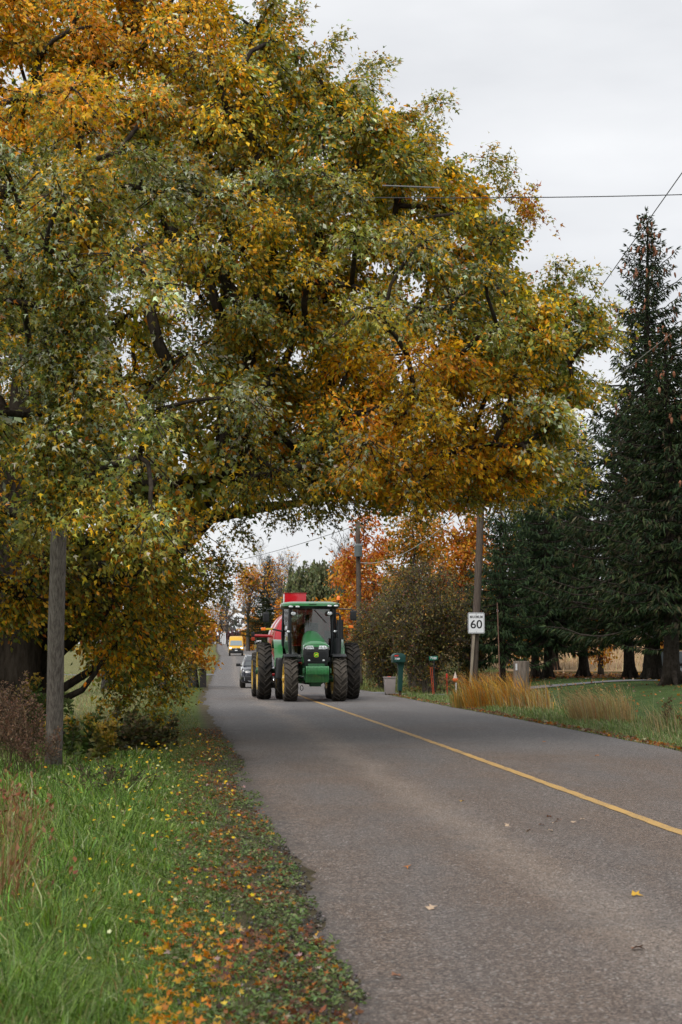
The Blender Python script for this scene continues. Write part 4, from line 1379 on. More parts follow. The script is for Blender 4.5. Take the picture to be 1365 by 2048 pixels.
# weeping willow
wb = bpt(640, 190)
wroot = empty('willow_tree', wb)
whh = hgt(1098, 190, wb[2])
wa, la_ = Acc(), Acc()
tube(wa, [[0, 0, -0.2], [0.1, 0, 2], [0.2, 0, 5], [0, 0, 8], [0, 0, whh * 0.85]], [0.5, 0.42, 0.36, 0.25, 0.08], (0.1,) * 3, 8)
for k in range(60):
    a = rng.uniform(0, 6.28); rr = rng.uniform(0.3, 3.9)
    top = np.array([math.cos(a) * rr, math.sin(a) * rr, whh * (0.97 - 0.03 * rr) - rng.uniform(0, 3.5)])
    prisms(wa, [[0, 0, top[2] - 2.2]], [top], 0.07, 0.03, (0.1,) * 3)
    for q in range(7):
        L_ = rng.uniform(2.0, 5.5)
        n_ = int(L_ * 7)
        s = np.linspace(0, 1, n_)[:, None]
        P = top + rng.normal(size=3) * [0.45, 0.45, 0.3] + np.array([math.cos(a), math.sin(a), 0]) * 0.5 * np.sqrt(s) - np.array([0, 0, L_]) * s + rng.normal(size=(n_, 3)) * 0.06
        scatter(la_, SL_V, SL_F, P, np.array([0, 0, -1.0]) + rng.normal(size=(n_, 3)) * 0.35, rng.normal(size=(n_, 3)), 0.42 * rng.uniform(0.7, 1.2, n_), pick_cols(n_, [(0.15, 0.17, 0.075), (0.20, 0.21, 0.10), (0.10, 0.12, 0.06)], [3, 2, 2], 0.3))
link('trunk', wa.mesh('trunk', M_gbark), wroot)
cw = link('crown', la_.mesh('crown', M_leaf), wroot); cw['kind'] = 'stuff'
tag(wroot, 'grey green weeping willow behind the orange maples', 'tree')

# hawthorn thicket behind the mailbox: many stems, arching grey twigs, few leaves left and small pale fruit
def thicket(name, label, px, d, top, rpx, n_stem, n_tw, leaves, berries, pal, dark, seed):
    b = bpt(px, d)
    h = hgt(top, d, b[2]); r = rpx / FPX * d
    root = empty(name, b)
    wa, la_ = Acc(), Acc()
    tips, P0, P1, R0, R1 = [], [], [], [], []
    for k in range(n_stem):
        a = rng.uniform(0, 6.28); sp_ = rng.uniform(0.25, 1.0)
        e = np.array([math.cos(a) * r * sp_ * 0.85, math.sin(a) * r * sp_ * 0.85, h * (1 - 0.45 * sp_ ** 2) * rng.uniform(0.62, 0.95)])
        s = np.linspace(0, 1, 8)[:, None]
        st = np.array([math.cos(a) * 0.25, math.sin(a) * 0.25, -0.1])
        C = st * (1 - s) ** 2 + 2 * s * (1 - s) * (np.array([e[0] * 0.25, e[1] * 0.25, e[2] * 0.75])) + s * s * e + rng.normal(size=(8, 3)) * 0.06 * s
        tube(wa, C, np.linspace(0.085, 0.02, 8), (0.1,) * 3, 6)
        for j in range(n_tw):
            i = rng.uniform(1.5, 7); ai = int(min(i, 6)); f = i - ai
            p = C[ai] * (1 - f) + C[ai + 1] * f
            L_ = rng.uniform(0.7, 1.9) * r / 3
            outd = unit((np.array([p[0], p[1], 0]) + rng.normal(size=3) * 0.9)[None])[0]
            q = p
            v = unit((outd * 0.7 + np.array([0, 0, rng.uniform(-0.2, 0.9)]))[None])[0]
            for sgm in range(4):
                q2 = q + v * L_ / 4
                P0.append(q); P1.append(q2); R0.append(0.017 - 0.0035 * sgm); R1.append(0.014 - 0.0032 * sgm)
                for w_ in range(3):
                    u_ = unit((v * 0.6 + rng.normal(size=3) * 0.7)[None])[0]
                    q3 = q2 + u_ * rng.uniform(0.15, 0.5)
                    P0.append(q2); P1.append(q3); R0.append(0.008); R1.append(0.004)
                    tips.append(q3)
                v = unit((v + np.array([0, 0, -0.28]) + rng.normal(size=3) * 0.15)[None])[0]
                q = q2
    prisms(wa, P0, P1, np.array(R0), np.array(R1), (0.1,) * 3)
    T = np.array(tips)
    P = T[rng.integers(0, len(T), leaves)] + rng.normal(size=(leaves, 3)) * 0.12
    scatter(la_, SL_V, SL_F, P, rng.normal(size=(leaves, 3)), rng.normal(size=(leaves, 3)) + [0, 0, 0.6], 0.115 * rng.uniform(0.6, 1.4, leaves), pick_cols(leaves, *pal))
    if berries:
        P = T[rng.integers(0, len(T), berries)] + rng.normal(size=(berries, 3)) * 0.05
        ov = np.array([(1, 0, 0), (-1, 0, 0), (0, 1, 0), (0, -1, 0), (0, 0, 1), (0, 0, -1)], float)
        of = np.array([[0, 2, 4], [2, 1, 4], [1, 3, 4], [3, 0, 4], [2, 0, 5], [1, 2, 5], [3, 1, 5], [0, 3, 5]])
        scatter(la_, ov, of, P, rng.normal(size=(berries, 3)), rng.normal(size=(berries, 3)), 0.026 * rng.uniform(0.7, 1.3, berries), pick_cols(berries, [(0.62, 0.50, 0.28), (0.6, 0.3, 0.12), (0.45, 0.1, 0.1)], [5, 2, 1], 0.2))
    link('trunk', wa.mesh('trunk', M_thorn), root)
    c_ = link('crown', la_.mesh('crown', M_leaf), root); c_['kind'] = 'stuff'
    tag(root, label, 'tree', 'hawthorn thicket behind the mailbox')
M_thorn = bark_mat('hawthorn_bark', (0.15, 0.125, 0.10), (0.07, 0.056, 0.045), (8, 8, 2))
HP = ([(0.125, 0.120, 0.038), (0.20, 0.155, 0.048), (0.38, 0.23, 0.05), (0.22, 0.08, 0.055), (0.075, 0.082, 0.03)], [4, 4, 1, 0.6, 2])
thicket('hawthorn_tree', 'large twiggy hawthorn hung with pale fruit behind the mailbox', 858, 79, 1092, 108, 26, 21, 17000, 700, HP, 0, 1)
thicket('hawthorn_tree', 'lower twiggy hawthorn reaching left to the tractor wheel', 770, 82, 1165, 75, 18, 18, 11000, 300, HP, 0, 2)
thicket('hawthorn_tree', 'twiggy thicket close behind the speed sign post', 945, 82, 1150, 55, 14, 16, 6500, 160, HP, 0, 3)
thicket('hawthorn_tree', 'dark leafy thicket deep behind the address sign', 830, 92, 1150, 130, 18, 15, 9000, 0, ([(0.035, 0.05, 0.02), (0.06, 0.065, 0.025)], [1, 1]), 0, 4)

# far woods on the skyline, one mass
wac = Acc()
N_ = 5200
dW = rng.uniform(620, 900, N_); ang = rng.uniform(-0.75, 0.75, N_)
xW = dW * np.tan(ang)
hW = 9 + 7 * vnoise(xW, dW * 0, 40, 5)
zW = gz(xW, dW) + rng.uniform(0, 1, N_) ** 0.8 * hW
scatter(wac, LL_V, LL_F, np.stack([xW, dW, zW], 1), rng.normal(size=(N_, 3)), rng.normal(size=(N_, 3)), rng.uniform(3, 6, N_), pick_cols(N_, [(0.10, 0.085, 0.075), (0.14, 0.10, 0.06), (0.08, 0.08, 0.07)], [2, 1, 2], 0.2))
woods = link('far_woods', wac.mesh('far_woods', M_leaf))
tag(woods, 'dim brown grey wood along the far skyline', 'woods', None, 'stuff')

# ------------------------------------------------------------------ grass, litter, weeds
def blades(acc, B, H, W, lean, col, bend=0.5, one=False):
    """tapering grass blades; lean (n,2) is the sideways reach of the tip"""
    n = len(B)
    if n == 0: return
    H = np.broadcast_to(H, (n,)); W = np.broadcast_to(W, (n,))
    a = rng.uniform(0, np.pi, n)
    sx = np.stack([np.cos(a) * 0.9 + 0.3, np.sin(a) * 0.5, np.zeros(n)], 1) * (W / 2)[:, None]
    up = np.array([0, 0, 1.0])
    ln = np.concatenate([lean, np.zeros((n, 1))], 1)
    tip = B + ln + up * H[:, None]
    tip[:, 2] = np.maximum(tip[:, 2] - 0.35 * np.linalg.norm(lean, axis=1), B[:, 2] + 0.01)
    if one:
        V = np.stack([B - sx, B + sx, tip], 1)
        tf = np.array([[0, 1, 2]])
    else:
        mid = B + ln * 0.32 + up * (H * 0.62)[:, None]
        V = np.stack([B - sx * 0.8, B + sx * 0.8, mid + sx, mid - sx, tip], 1)
        tf = np.array([[0, 1, 2], [0, 2, 3], [3, 2, 4]])
    k = V.shape[1]
    F = tf[None] + (np.arange(n) * k)[:, None, None]
    acc.add(V.reshape(-1, 3), F.reshape(-1, 3), np.repeat(np.asarray(col, np.float32), k, 0))


def spread(n, d0, d1, p=1.0):
    """distances with more of them close by"""
    u = rng.random(n)
    if abs(p - 1) < 1e-6:
        return d0 * (d1 / d0) ** u
    q = 1 - p
    return (d0 ** q + u * (d1 ** q - d0 ** q)) ** (1 / q)


def onground(x, d, dz=0.0):
    return np.stack([x, d, gz(x, d) + dz], 1)

G1 = [(0.118, 0.212, 0.032), (0.180, 0.285, 0.048), (0.068, 0.130, 0.022), (0.25, 0.34, 0.10), (0.42, 0.45, 0.24)]
G2 = [(0.13, 0.165, 0.045), (0.18, 0.20, 0.06), (0.09, 0.12, 0.03), (0.26, 0.23, 0.10), (0.30, 0.25, 0.13)]
G3 = [(0.17, 0.225, 0.075), (0.25, 0.29, 0.12), (0.12, 0.175, 0.045), (0.30, 0.27, 0.15), (0.33, 0.25, 0.12)]
gl = Acc()
# lush long grass, left foreground
n = 72000
d = spread(n, 6.3, 30, 1.35)
a = 0.42 + rng.gamma(1.35, 1.0, n)
x = cen(d) - LE - a
px_, _ = proj(np.stack([x, d, 0 * d], 1))
keep = (px_ > -420)
d, a, x = d[keep], a[keep], x[keep]; n = len(d)
tuft = vnoise(x, d, 0.32, 31)
H = (0.05 + 0.27 * smooth(0.65, 1.6, a)) * rng.uniform(0.5, 1.25, n) * (0.6 + 0.8 * tuft)
H *= 1 - 0.45 * smooth(17, 24, d)
lean = rng.normal(size=(n, 2)) * (H * 0.7)[:, None] + np.stack([0.35 * H * (vnoise(x, d, 0.5, 33) - 0.5) * 3, 0 * H], 1)
dry = (vnoise(x, d, 1.3, 41) * 0.5 + 0.5 * smooth(2.6, 4.2, a) * (1 - smooth(16, 20, d)))
c = pick_cols(n, G1, [4, 4, 3.5, 1.6, 0.7], 0.32)
isdry = rng.random(n) < np.clip((dry - 0.45) * 1.2, 0.03, 0.6)
c[isdry] = pick_cols(int(isdry.sum()), [(0.32, 0.22, 0.10), (0.24, 0.13, 0.06), (0.38, 0.30, 0.17)], [2, 2, 1])
blades(gl, onground(x, d, -0.01), H, 0.0052 * (d / 9) ** 0.75, lean, c)
# short thin verge between litter and long grass
n = 26000
d = spread(n, 6.3, 34, 1.1); a = rng.uniform(0.02, 1.5, n) ** 0.9; x = cen(d) - LE - a
H = rng.uniform(0.015, 0.075, n) * (0.4 + a)
blades(gl, onground(x, d, -0.005), H, 0.005 * (d / 9) ** 0.8, rng.normal(size=(n, 2)) * (H * 0.6)[:, None], pick_cols(n, G2, [4, 3, 3, 1, 1], 0.25), one=True)
# left verge further on
n = 34000
d = spread(n, 26, 150, 1.2); a = rng.uniform(0.1, 1, n) ** 1.3 * (4 + 0.10 * d); x = cen(d) - LE - a
H = rng.uniform(0.08, 0.26, n) * (0.35 + 0.65 * smooth(0.3, 1.6, a))
yel = vnoise(x, d, 4.0, 51)
c = pick_cols(n, G2, [4, 4, 2, 2, 1], 0.25)
pl = (a > 2.2) & (d > 38)
c[pl] = pick_cols(int(pl.sum()), G3, [2, 3, 1, 3, 2], 0.2)
blades(gl, onground(x, d, -0.01), H, 0.012 * (d / 26) ** 0.9, rng.normal(size=(n, 2)) * (H * 0.5)[:, None], c, one=True)
tag(link('grass', gl.mesh('grass', M_grass)), 'long green grass of the left verge below the maple', 'grass', None, 'stuff')

gr_ = Acc()
# right verge: rank pale grass by the road, rougher behind
n = 40000
d = spread(n, 20, 74, 1.2); b_ = rng.uniform(0, 1, n) ** 1.1 * 3.6; x = cen(d) + RE + 0.02 + b_
H = rng.uniform(0.08, 0.23, n) * (0.35 + 0.8 * smooth(0.0, 0.9, b_)) * (0.55 + 0.9 * vnoise(x, d, 0.9, 61)) * (1 - 0.55 * smooth(2.6, 3.6, b_))
drv = (np.abs(d - 72) < 2.6)
H = np.where(drv, H * 0.1, H)
c = pick_cols(n, G3, [5, 3, 5, 1, 0.5], 0.25)
blades(gr_, onground(x, d, -0.01), H, 0.010 * (d / 26) ** 0.8, rng.normal(size=(n, 2)) * (H * 0.45)[:, None] + np.stack([-0.3 * H, 0 * H], 1), c)
# mown lawn
n = 26000
d = spread(n, 26, 98, 0.9); b_ = 2.6 + rng.uniform(0, 1, n) * 17; x = cen(d) + RE + b_
H = rng.uniform(0.02, 0.055, n)
pth = (np.abs(d - np.interp(x, [1.2, 3, 6, 9, 13, 22], [72, 72.6, 72.5, 70.5, 68.5, 67])) < 1.6)
H = np.where(pth, 0.003, H)
blades(gr_, onground(x, d, -0.005), H, 0.016 * (d / 40), rng.normal(size=(n, 2)) * 0.02, pick_cols(n, [(0.075, 0.130, 0.03), (0.11, 0.16, 0.045), (0.06, 0.10, 0.025), (0.16, 0.15, 0.06)], [3, 2, 2, 1], 0.30), one=True)
# taller seeding stems standing loose among the rank grass
n = 1100
d = spread(n, 24, 60, 1.0); b_ = rng.gamma(3.0, 0.55, n); x = cen(d) + RE + 0.5 + b_
H = rng.uniform(0.35, 0.85, n) * (vnoise(x, d, 2.0, 66) > 0.45)
k_ = H > 0.1
d, x, H = d[k_], x[k_], H[k_]; n = len(d)
blades(gr_, onground(x, d, -0.01), H, 0.007 * (d / 30), np.stack([-0.35 * H, 0 * H], 1) + rng.normal(size=(n, 2)) * (0.22 * H)[:, None], pick_cols(n, [(0.42, 0.33, 0.18), (0.34, 0.30, 0.16), (0.26, 0.26, 0.12), (0.36, 0.2, 0.1)], [3, 2, 2, 1], 0.2))
# right verge and far banks
n = 14000
d = spread(n, 70, 330, 1.1); b_ = rng.uniform(0, 1, n) ** 1.2 * (3 + 0.03 * d); x = cen(d) + RE + 0.05 + b_
drv = (np.abs(d - 72) < 3.0)
H = np.where(drv, 0.01, rng.uniform(0.1, 0.3, n))
blades(gr_, onground(x, d, -0.01), H, 0.03 * (d / 80), rng.normal(size=(n, 2)) * 0.06, pick_cols(n, G2, [4, 3, 2, 2, 1], 0.2), one=True)
tag(link('grass', gr_.mesh('grass', M_grass)), 'pale rank grass and mown lawn on the right of the road', 'grass', None, 'stuff')

# crop stubble standing on the tan field
cs_ = Acc()
n = 16000
d = spread(n, 106, 300, 0.8); x = cen(d) + rng.uniform(7, 60, n)
blades(cs_, np.stack([x, d, gz(x, d) + 0.03], 1), rng.uniform(0.3, 0.9, n), 0.07 * (d / 120), rng.normal(size=(n, 2)) * 0.2, pick_cols(n, [(0.46, 0.33, 0.19), (0.36, 0.24, 0.13), (0.52, 0.40, 0.25)], [3, 2, 2], 0.2), one=True)
tag(link('crop_stubble', cs_.mesh('crop_stubble', M_dry)), 'dry tan crop standing in the field behind the spruces', 'crop', None, 'stuff')

# leaf litter along the road edges
lt = Acc()
LIT_V = ML_V.copy(); LIT_V[:, 2] = 0.5 * np.abs(LIT_V[:, 1]) + 0.25 * np.sin(LIT_V[:, 0] * 3.0)
LITC = [(0.40, 0.15, 0.035), (0.26, 0.10, 0.04), (0.17, 0.075, 0.04), (0.48, 0.23, 0.04), (0.46, 0.36, 0.27), (0.11, 0.06, 0.042)]
def litter(n, d, x, cols, wts, size=0.050, dz=0.010, flat=0.6):
    P = onground(x, d, dz) + np.stack([0 * x, 0 * x, rng.uniform(0, 0.03, n)], 1)
    scatter(lt, LIT_V, ML_F, P, np.stack([rng.normal(size=n), rng.normal(size=n), rng.normal(size=n) * 0.2], 1), np.array([0, 0, 1.0]) + rng.normal(size=(n, 3)) * flat, size * rng.uniform(0.6, 1.5, n), pick_cols(n, cols, wts, 0.25))
n = 5600
d = spread(n, 6.5, 36, 1.0); a = np.abs(rng.normal(0.42, 0.24, n)); 
clump = 0.6 * vnoise(d, a * 3, 0.8, 71) + 0.4 * vnoise(d, a * 2, 0.25, 72)
k_ = clump > 0.43
litter(int(k_.sum()), d[k_], (cen(d) - LE - a + 0.05)[k_], LITC, [2.5, 3, 3, 1, 0.7, 4], 0.036)
n = 420
d = spread(n, 6.4, 10.8, 1.0); a = rng.normal(0.74, 0.15, n)
litter(n, d, cen(d) - LE - a, [(0.60, 0.30, 0.025), (0.58, 0.20, 0.025), (0.62, 0.38, 0.06)], [3, 2, 1], 0.038, 0.03)
n = 420
d = spread(n, 7, 34, 1.0); a = rng.uniform(0.8, 4.0, n)
litter(n, d, cen(d) - LE - a, LITC, [2, 2, 1, 3, 1.5, 1], 0.042, 0.05)
n = 1500
d = spread(n, 21, 70, 1.1); b_ = np.abs(rng.normal(0.12, 0.16, n))
litter(n, d, cen(d) + RE + b_, LITC, [2, 3, 3, 1, 1, 3], 0.065)
n = 1500
d = rng.uniform(80, 105, n); x = cen(d) + rng.uniform(6, 24, n)
litter(n, d, x, LITC, [2, 3, 3, 1, 0.3, 2], 0.14)
n = 700
d = spread(n, 40, 84, 1.0); x = cen(d) + RE + rng.uniform(3, 16, n)
litter(n, d, x, LITC, [2, 3, 2, 2, 1, 1], 0.09)
tag(link('leaf_litter', lt.mesh('leaf_litter', M_leaf)), 'orange and brown fallen leaves littering the road verges', 'leaf litter', None, 'stuff')

# low broad-leaved weeds creeping over the left road edge
wd = Acc()
n = 32000
d = spread(n, 6.3, 32, 1.3); a = rng.uniform(-0.10, 1.0, n)
cl = vnoise(d * 1.0, a * 2, 0.35, 81)
k_ = cl > 0.36 + 0.25 * (1 - smooth(-0.1, 0.15, a))
d, a = d[k_], a[k_]; n = len(d)
P = onground(cen(d) - LE - a, d, 0.012) + np.stack([0 * d, 0 * d, rng.uniform(0, 0.03, n)], 1)
scatter(wd, SL_V, SL_F, P, np.stack([rng.normal(size=n), rng.normal(size=n), rng.uniform(0, 0.7, n)], 1), np.array([0, 0, 1.0]) + rng.normal(size=(n, 3)) * 0.3, 0.026 * rng.uniform(0.5, 1.6, n), pick_cols(n, [(0.11, 0.17, 0.045), (0.15, 0.20, 0.07), (0.08, 0.12, 0.035), (0.2, 0.2, 0.09)], [3, 2, 2, 1], 0.25))
# loose stones of the shoulder
n = 4200
d = spread(n, 6.3, 30, 1.2); a = np.abs(rng.normal(0.05, 0.35, n)) - 0.14
ov = np.array([(1, 0, 0), (-1, 0, 0), (0, 1, 0), (0, -1, 0), (0, 0, 0.7), (0, 0, -0.7)], float)
of = np.array([[0, 2, 4], [2, 1, 4], [1, 3, 4], [3, 0, 4], [2, 0, 5], [1, 2, 5], [3, 1, 5], [0, 3, 5]])
scatter(wd, ov, of, onground(cen(d) - LE - a, d, 0.008), rng.normal(size=(n, 3)), rng.normal(size=(n, 3)), 0.008 * rng.uniform(0.5, 2.0, n), pick_cols(n, [(0.13, 0.12, 0.11), (0.22, 0.2, 0.18), (0.07, 0.06, 0.055)], [2, 1, 2], 0.2))
tag(link('ground_weeds', wd.mesh('ground_weeds', M_grass)), 'small green weeds and grit creeping over the left road edge', 'weeds', None, 'stuff')

# yellow flowers in the verge
fl = Acc()
n = 420
d = spread(n, 8, 29, 0.4); a = np.clip(rng.normal(1.25, 0.6, n), 0.3, 3.2)
x = cen(d) - LE - a
B = onground(x, d)
Hh = rng.uniform(0.10, 0.26, n)
T = B + np.stack([rng.normal(size=n) * 0.03, rng.normal(size=n) * 0.03, Hh], 1)
prisms(fl, B, T, 0.002, 0.0015, (0.10, 0.14, 0.04))
star_v = np.array([(0, 0, 0.1)] + [(math.cos(q) * r, math.sin(q) * r, 0.0) for q, r in [(i * math.pi / 5, 1.0 if i % 2 == 0 else 0.62) for i in range(10)]])
star_f = np.array([[0, 1 + i, 1 + (i + 1) % 10] for i in range(10)])
scatter(fl, star_v, star_f, T, rng.normal(size=(n, 3)) * [1, 1, 0.2], np.array([0, -0.5, 0.8]) + rng.normal(size=(n, 3)) * 0.3, 0.014 * (d / 10) ** 0.55 * rng.uniform(0.7, 1.2, n), pick_cols(n, [(0.80, 0.52, 0.02), (0.75, 0.40, 0.02), (0.75, 0.70, 0.35)], [6, 2, 0.4], 0.1))
tag(link('yellow_flowers', fl.mesh('yellow_flowers', M_leaf)), 'scattered yellow flowers in the left verge', 'flowers', None, 'stuff')


# ---- clumps and tall weeds: each a plant of its own
def clump(name, label, base, n, r, h, cols, wts, lean=(0, 0), w=0.008, group=None, cat='grass clump', spread_=0.35, heads=0, hcol=None):
    root = empty(name, (base[0], base[1], float(gz(base[0], base[1]))))
    acc = Acc()
    q = rng.uniform(0, 6.28, n); rr = r * np.sqrt(rng.random(n))
    B = np.stack([np.cos(q) * rr, np.sin(q) * rr * 0.7, np.zeros(n) - 0.02], 1)
    H = h * rng.uniform(0.45, 1.1, n)
    L_ = np.stack([np.cos(q), np.sin(q)], 1) * (rr / r * spread_ * h)[:, None] * 0.6 + rng.normal(size=(n, 2)) * 0.12 * h + np.array(lean) * (H * rng.uniform(0.4, 1.3, n))[:, None]
    blades(acc, B, H, w, L_, pick_cols(n, cols, wts, 0.2))
    link('blades', acc.mesh('blades', M_dry), root)['kind'] = 'stuff'
    if heads:
        ha = Acc()
        i = rng.integers(0, n, heads)
        T = B[i] + np.concatenate([L_[i], (H[i] - 0.35 * np.linalg.norm(L_[i], axis=1))[:, None]], 1)
        m_ = 6
        P = np.repeat(T, m_, 0) + rng.normal(size=(heads * m_, 3)) * [0.02, 0.02, 0.05]
        scatter(ha, SL_V, SL_F, P, rng.normal(size=(heads * m_, 3)) * 0.4 + [lean[0], 0, 0.9], rng.normal(size=(heads * m_, 3)), 0.05, pick_cols(heads * m_, hcol, [1] * len(hcol), 0.2))
        link('seed_heads', ha.mesh('seed_heads', M_dry), root)['kind'] = 'stuff'
    return tag(root, label, cat, group)


def weed(name, label, base, h, n_st, spread_, cols, n_lf=60, lsize=0.05, plume=True, group=None, pc=None, lean=(0, 0), cat='weed', stemc=(0.10, 0.07, 0.045)):
    """upright branching weed: stems with side sprays of small leaves or seeds"""
    root = empty(name, (base[0], base[1], float(gz(base[0], base[1]))))
    sa, la2 = Acc(), Acc()
    for k in range(n_st):
        b0 = np.array([rng.normal() * spread_ * 0.25, rng.normal() * spread_ * 0.25, -0.02])
        hh = h * rng.uniform(0.6, 1.08)
        tip = b0 + np.array([rng.normal() * spread_ * 0.5 + lean[0] * hh, rng.normal() * spread_ * 0.3 + lean[1] * hh, hh])
        s = np.linspace(0, 1, 6)[:, None]
        C = b0 * (1 - s) + tip * s + np.array([lean[0], lean[1], 0]) * (s * s - s) * 0.5 * hh + rng.normal(size=(6, 3)) * 0.015 * h * s
        prisms(sa, C[:-1], C[1:], 0.006, 0.004, stemc)
        t = rng.uniform(0.25, 1.0, n_lf) if not plume else rng.uniform(0.45, 1.03, n_lf)
        i = np.clip(t * 5, 0, 4.999); ai = i.astype(int); f = (i - ai)[:, None]
        P = C[ai] * (1 - f) + C[ai + 1] * f
        dirs = rng.normal(size=(n_lf, 3)) * [1, 1, 0.35] + [0, 0, 0.55]
        ln_ = (1.12 - t)[:, None] * 0.28 * h if plume else np.full((n_lf, 1), 0.02)
        Q = P + unit(dirs) * ln_ * rng.uniform(0.2, 1, (n_lf, 1))
        if plume:
            prisms(sa, P[::3], Q[::3], 0.003, 0.002, stemc)
        pal, wts = cols
        scatter(la2, SL_V, SL_F, Q, dirs + ([0, 0, 0.3] if plume else [0, 0, -0.2]), rng.normal(size=(n_lf, 3)), lsize * rng.uniform(0.5, 1.4, n_lf), pick_cols(n_lf, pal, wts, 0.25))
        if pc:
            m_ = 40
            e = C[-1] + np.stack([rng.normal(size=m_) * 0.07 * h, rng.normal(size=m_) * 0.07 * h, -np.abs(rng.normal(size=m_)) * 0.12 * h + 0.05 * h], 1)
            scatter(la2, SL_V, SL_F, e, rng.normal(size=(m_, 3)) + [0, 0, 0.6], rng.normal(size=(m_, 3)), lsize * 0.7, pick_cols(m_, pc, [1] * len(pc), 0.2))
    link('stems', sa.mesh('stems', M_dry), root)['kind'] = 'stuff'
    link('foliage', la2.mesh('foliage', M_leaf), root)['kind'] = 'stuff'
    return tag(root, label, cat, group)


def g2(px, py):
    p = gpt(px, py)
    return (p.x, p.y)

ORG = [(0.54, 0.26, 0.035), (0.58, 0.34, 0.07), (0.40, 0.16, 0.03), (0.40, 0.30, 0.13), (0.22, 0.22, 0.08)]
TANG = [(0.50, 0.38, 0.20), (0.42, 0.29, 0.13), (0.36, 0.32, 0.15), (0.46, 0.26, 0.12)]
clump('dry_grass_clump', 'bright orange dry grass leaning against the foot of the utility pole', (4.15, 49.8), 420, 0.55, 1.25, ORG, [3, 2, 2, 2, 1], (-0.35, 0), 0.014, 'dry grass clumps on the right verge')
clump('dry_grass_clump', 'orange grass clump just right of the utility pole', (4.85, 49.2), 560, 0.6, 1.2, ORG, [3, 3, 2, 2, 1], (-0.40, 0), 0.014, 'dry grass clumps on the right verge')
clump('dry_grass_clump', 'orange and straw grass clump in front of the old stump', (5.55, 49.0), 380, 0.55, 1.0, ORG + TANG[:2], [2, 2, 1, 2, 2, 3, 3], (-0.42, 0), 0.013, 'dry grass clumps on the right verge')
clump('dry_grass_clump', 'yellow brown weeds at the left foot of the utility pole', (3.75, 50.5), 260, 0.5, 0.7, [(0.38, 0.22, 0.05), (0.26, 0.20, 0.06)], [1, 1], (-0.1, 0), 0.02, 'dry grass clumps on the right verge')
clump('dry_grass_clump', 'straw coloured feathery grass clump right of the orange grass', (6.15, 40.0), 900, 0.75, 1.05, TANG, [3, 3, 2, 1], (-0.45, 0), 0.010, 'dry grass clumps on the right verge', heads=60, hcol=TANG)
clump('dry_grass_clump', 'green and straw tussock at the right edge of the picture', (7.3, 36.5), 520, 0.8, 0.7, G3 + TANG[:2], [3, 2, 2, 2, 1, 1, 1], (-0.25, 0), 0.010, 'dry grass clumps on the right verge')
BRN = ([(0.14, 0.075, 0.04), (0.20, 0.11, 0.06), (0.10, 0.055, 0.035)], [1, 1, 1])
weed('dock_plant', 'dark brown seeded dock in the grass at far right', (6.85, 36.2), 0.85, 3, 0.25, BRN, 120, 0.03, True, None)
weed('dock_plant', 'reddish brown weed low at the right picture edge', (6.9, 33.4), 0.6, 4, 0.3, ([(0.30, 0.11, 0.05), (0.24, 0.14, 0.06)], [1, 1]), 70, 0.04, True, None)
GW = 'dry brown weeds at the left edge'
TWD = ([(0.22, 0.13, 0.085), (0.28, 0.18, 0.12), (0.15, 0.09, 0.06)], [2, 1, 1])
for (px, py, hh, lab) in ((10, 1560, 1.25, 'tall brown plumed weed at the left edge before the big trunk'), (45, 1555, 1.1, 'brown plumed weed between the left edge and the pole'), (-15, 1545, 1.3, 'brown plumed weed cut by the left edge of the picture'), (72, 1560, 0.75, 'low brown weed just left of the pole foot')):
    weed('dry_weed', lab, g2(px, py), hh, 9, 0.5, TWD, 150, 0.035, True, GW, lean=(0.05, 0))
RW = ([(0.26, 0.12, 0.055), (0.36, 0.21, 0.11), (0.18, 0.08, 0.04)], [2, 1, 1])
for (px, py, hh, lab) in ((-5, 1800, 0.7, 'rusty dry stalks at the left edge in the long grass'), (15, 1720, 0.58, 'dry curled stalks a little further in'), (60, 1690, 0.5, 'straw brown stalks beside the long green grass'), (10, 1640, 0.55, 'rusty weed at the left edge below the plumed weeds'), (-10, 1880, 0.7, 'dark red brown stalks lowest on the left edge')):
    clump('dry_weed', lab, g2(px, py), 120, 0.22, hh, [(0.30, 0.17, 0.085), (0.40, 0.28, 0.16), (0.20, 0.09, 0.045), (0.17, 0.17, 0.06)], [3, 2, 3, 1], (0.06, 0), 0.005, GW, 'weed', 0.4, 7, [(0.24, 0.10, 0.05), (0.34, 0.2, 0.11)])
GRD = ([(0.075, 0.11, 0.03), (0.11, 0.14, 0.035), (0.055, 0.085, 0.025)], [2, 1, 1])
PC = [(0.36, 0.24, 0.03), (0.28, 0.20, 0.04), (0.42, 0.27, 0.05)]
GR = 'goldenrod around the left pole'
weed('goldenrod', 'goldenrod with yellow plume in front of the big trunk', g2(88, 1500), 1.25, 5, 0.35, GRD, 90, 0.11, False, GR, PC, (-0.05, 0), 'plant')
weed('goldenrod', 'green goldenrod crossing the foot of the pole', g2(122, 1515), 1.0, 5, 0.35, GRD, 90, 0.11, False, GR, None, (-0.12, 0), 'plant')
weed('goldenrod', 'goldenrod with drooping yellow tips right of the pole', g2(165, 1530), 0.85, 6, 0.5, GRD, 80, 0.10, False, GR, PC, (0.12, 0), 'plant')
weed('goldenrod', 'yellowing low goldenrod right of the pole foot', g2(195, 1535), 0.6, 6, 0.5, ([(0.20, 0.17, 0.035), (0.12, 0.12, 0.03)], [1, 1]), 70, 0.09, False, GR, PC, (0.1, 0), 'plant')
SHB = ([(0.055, 0.062, 0.022), (0.09, 0.085, 0.03), (0.12, 0.075, 0.03)], [3, 2, 1])
GS = 'dark brush below the maple'
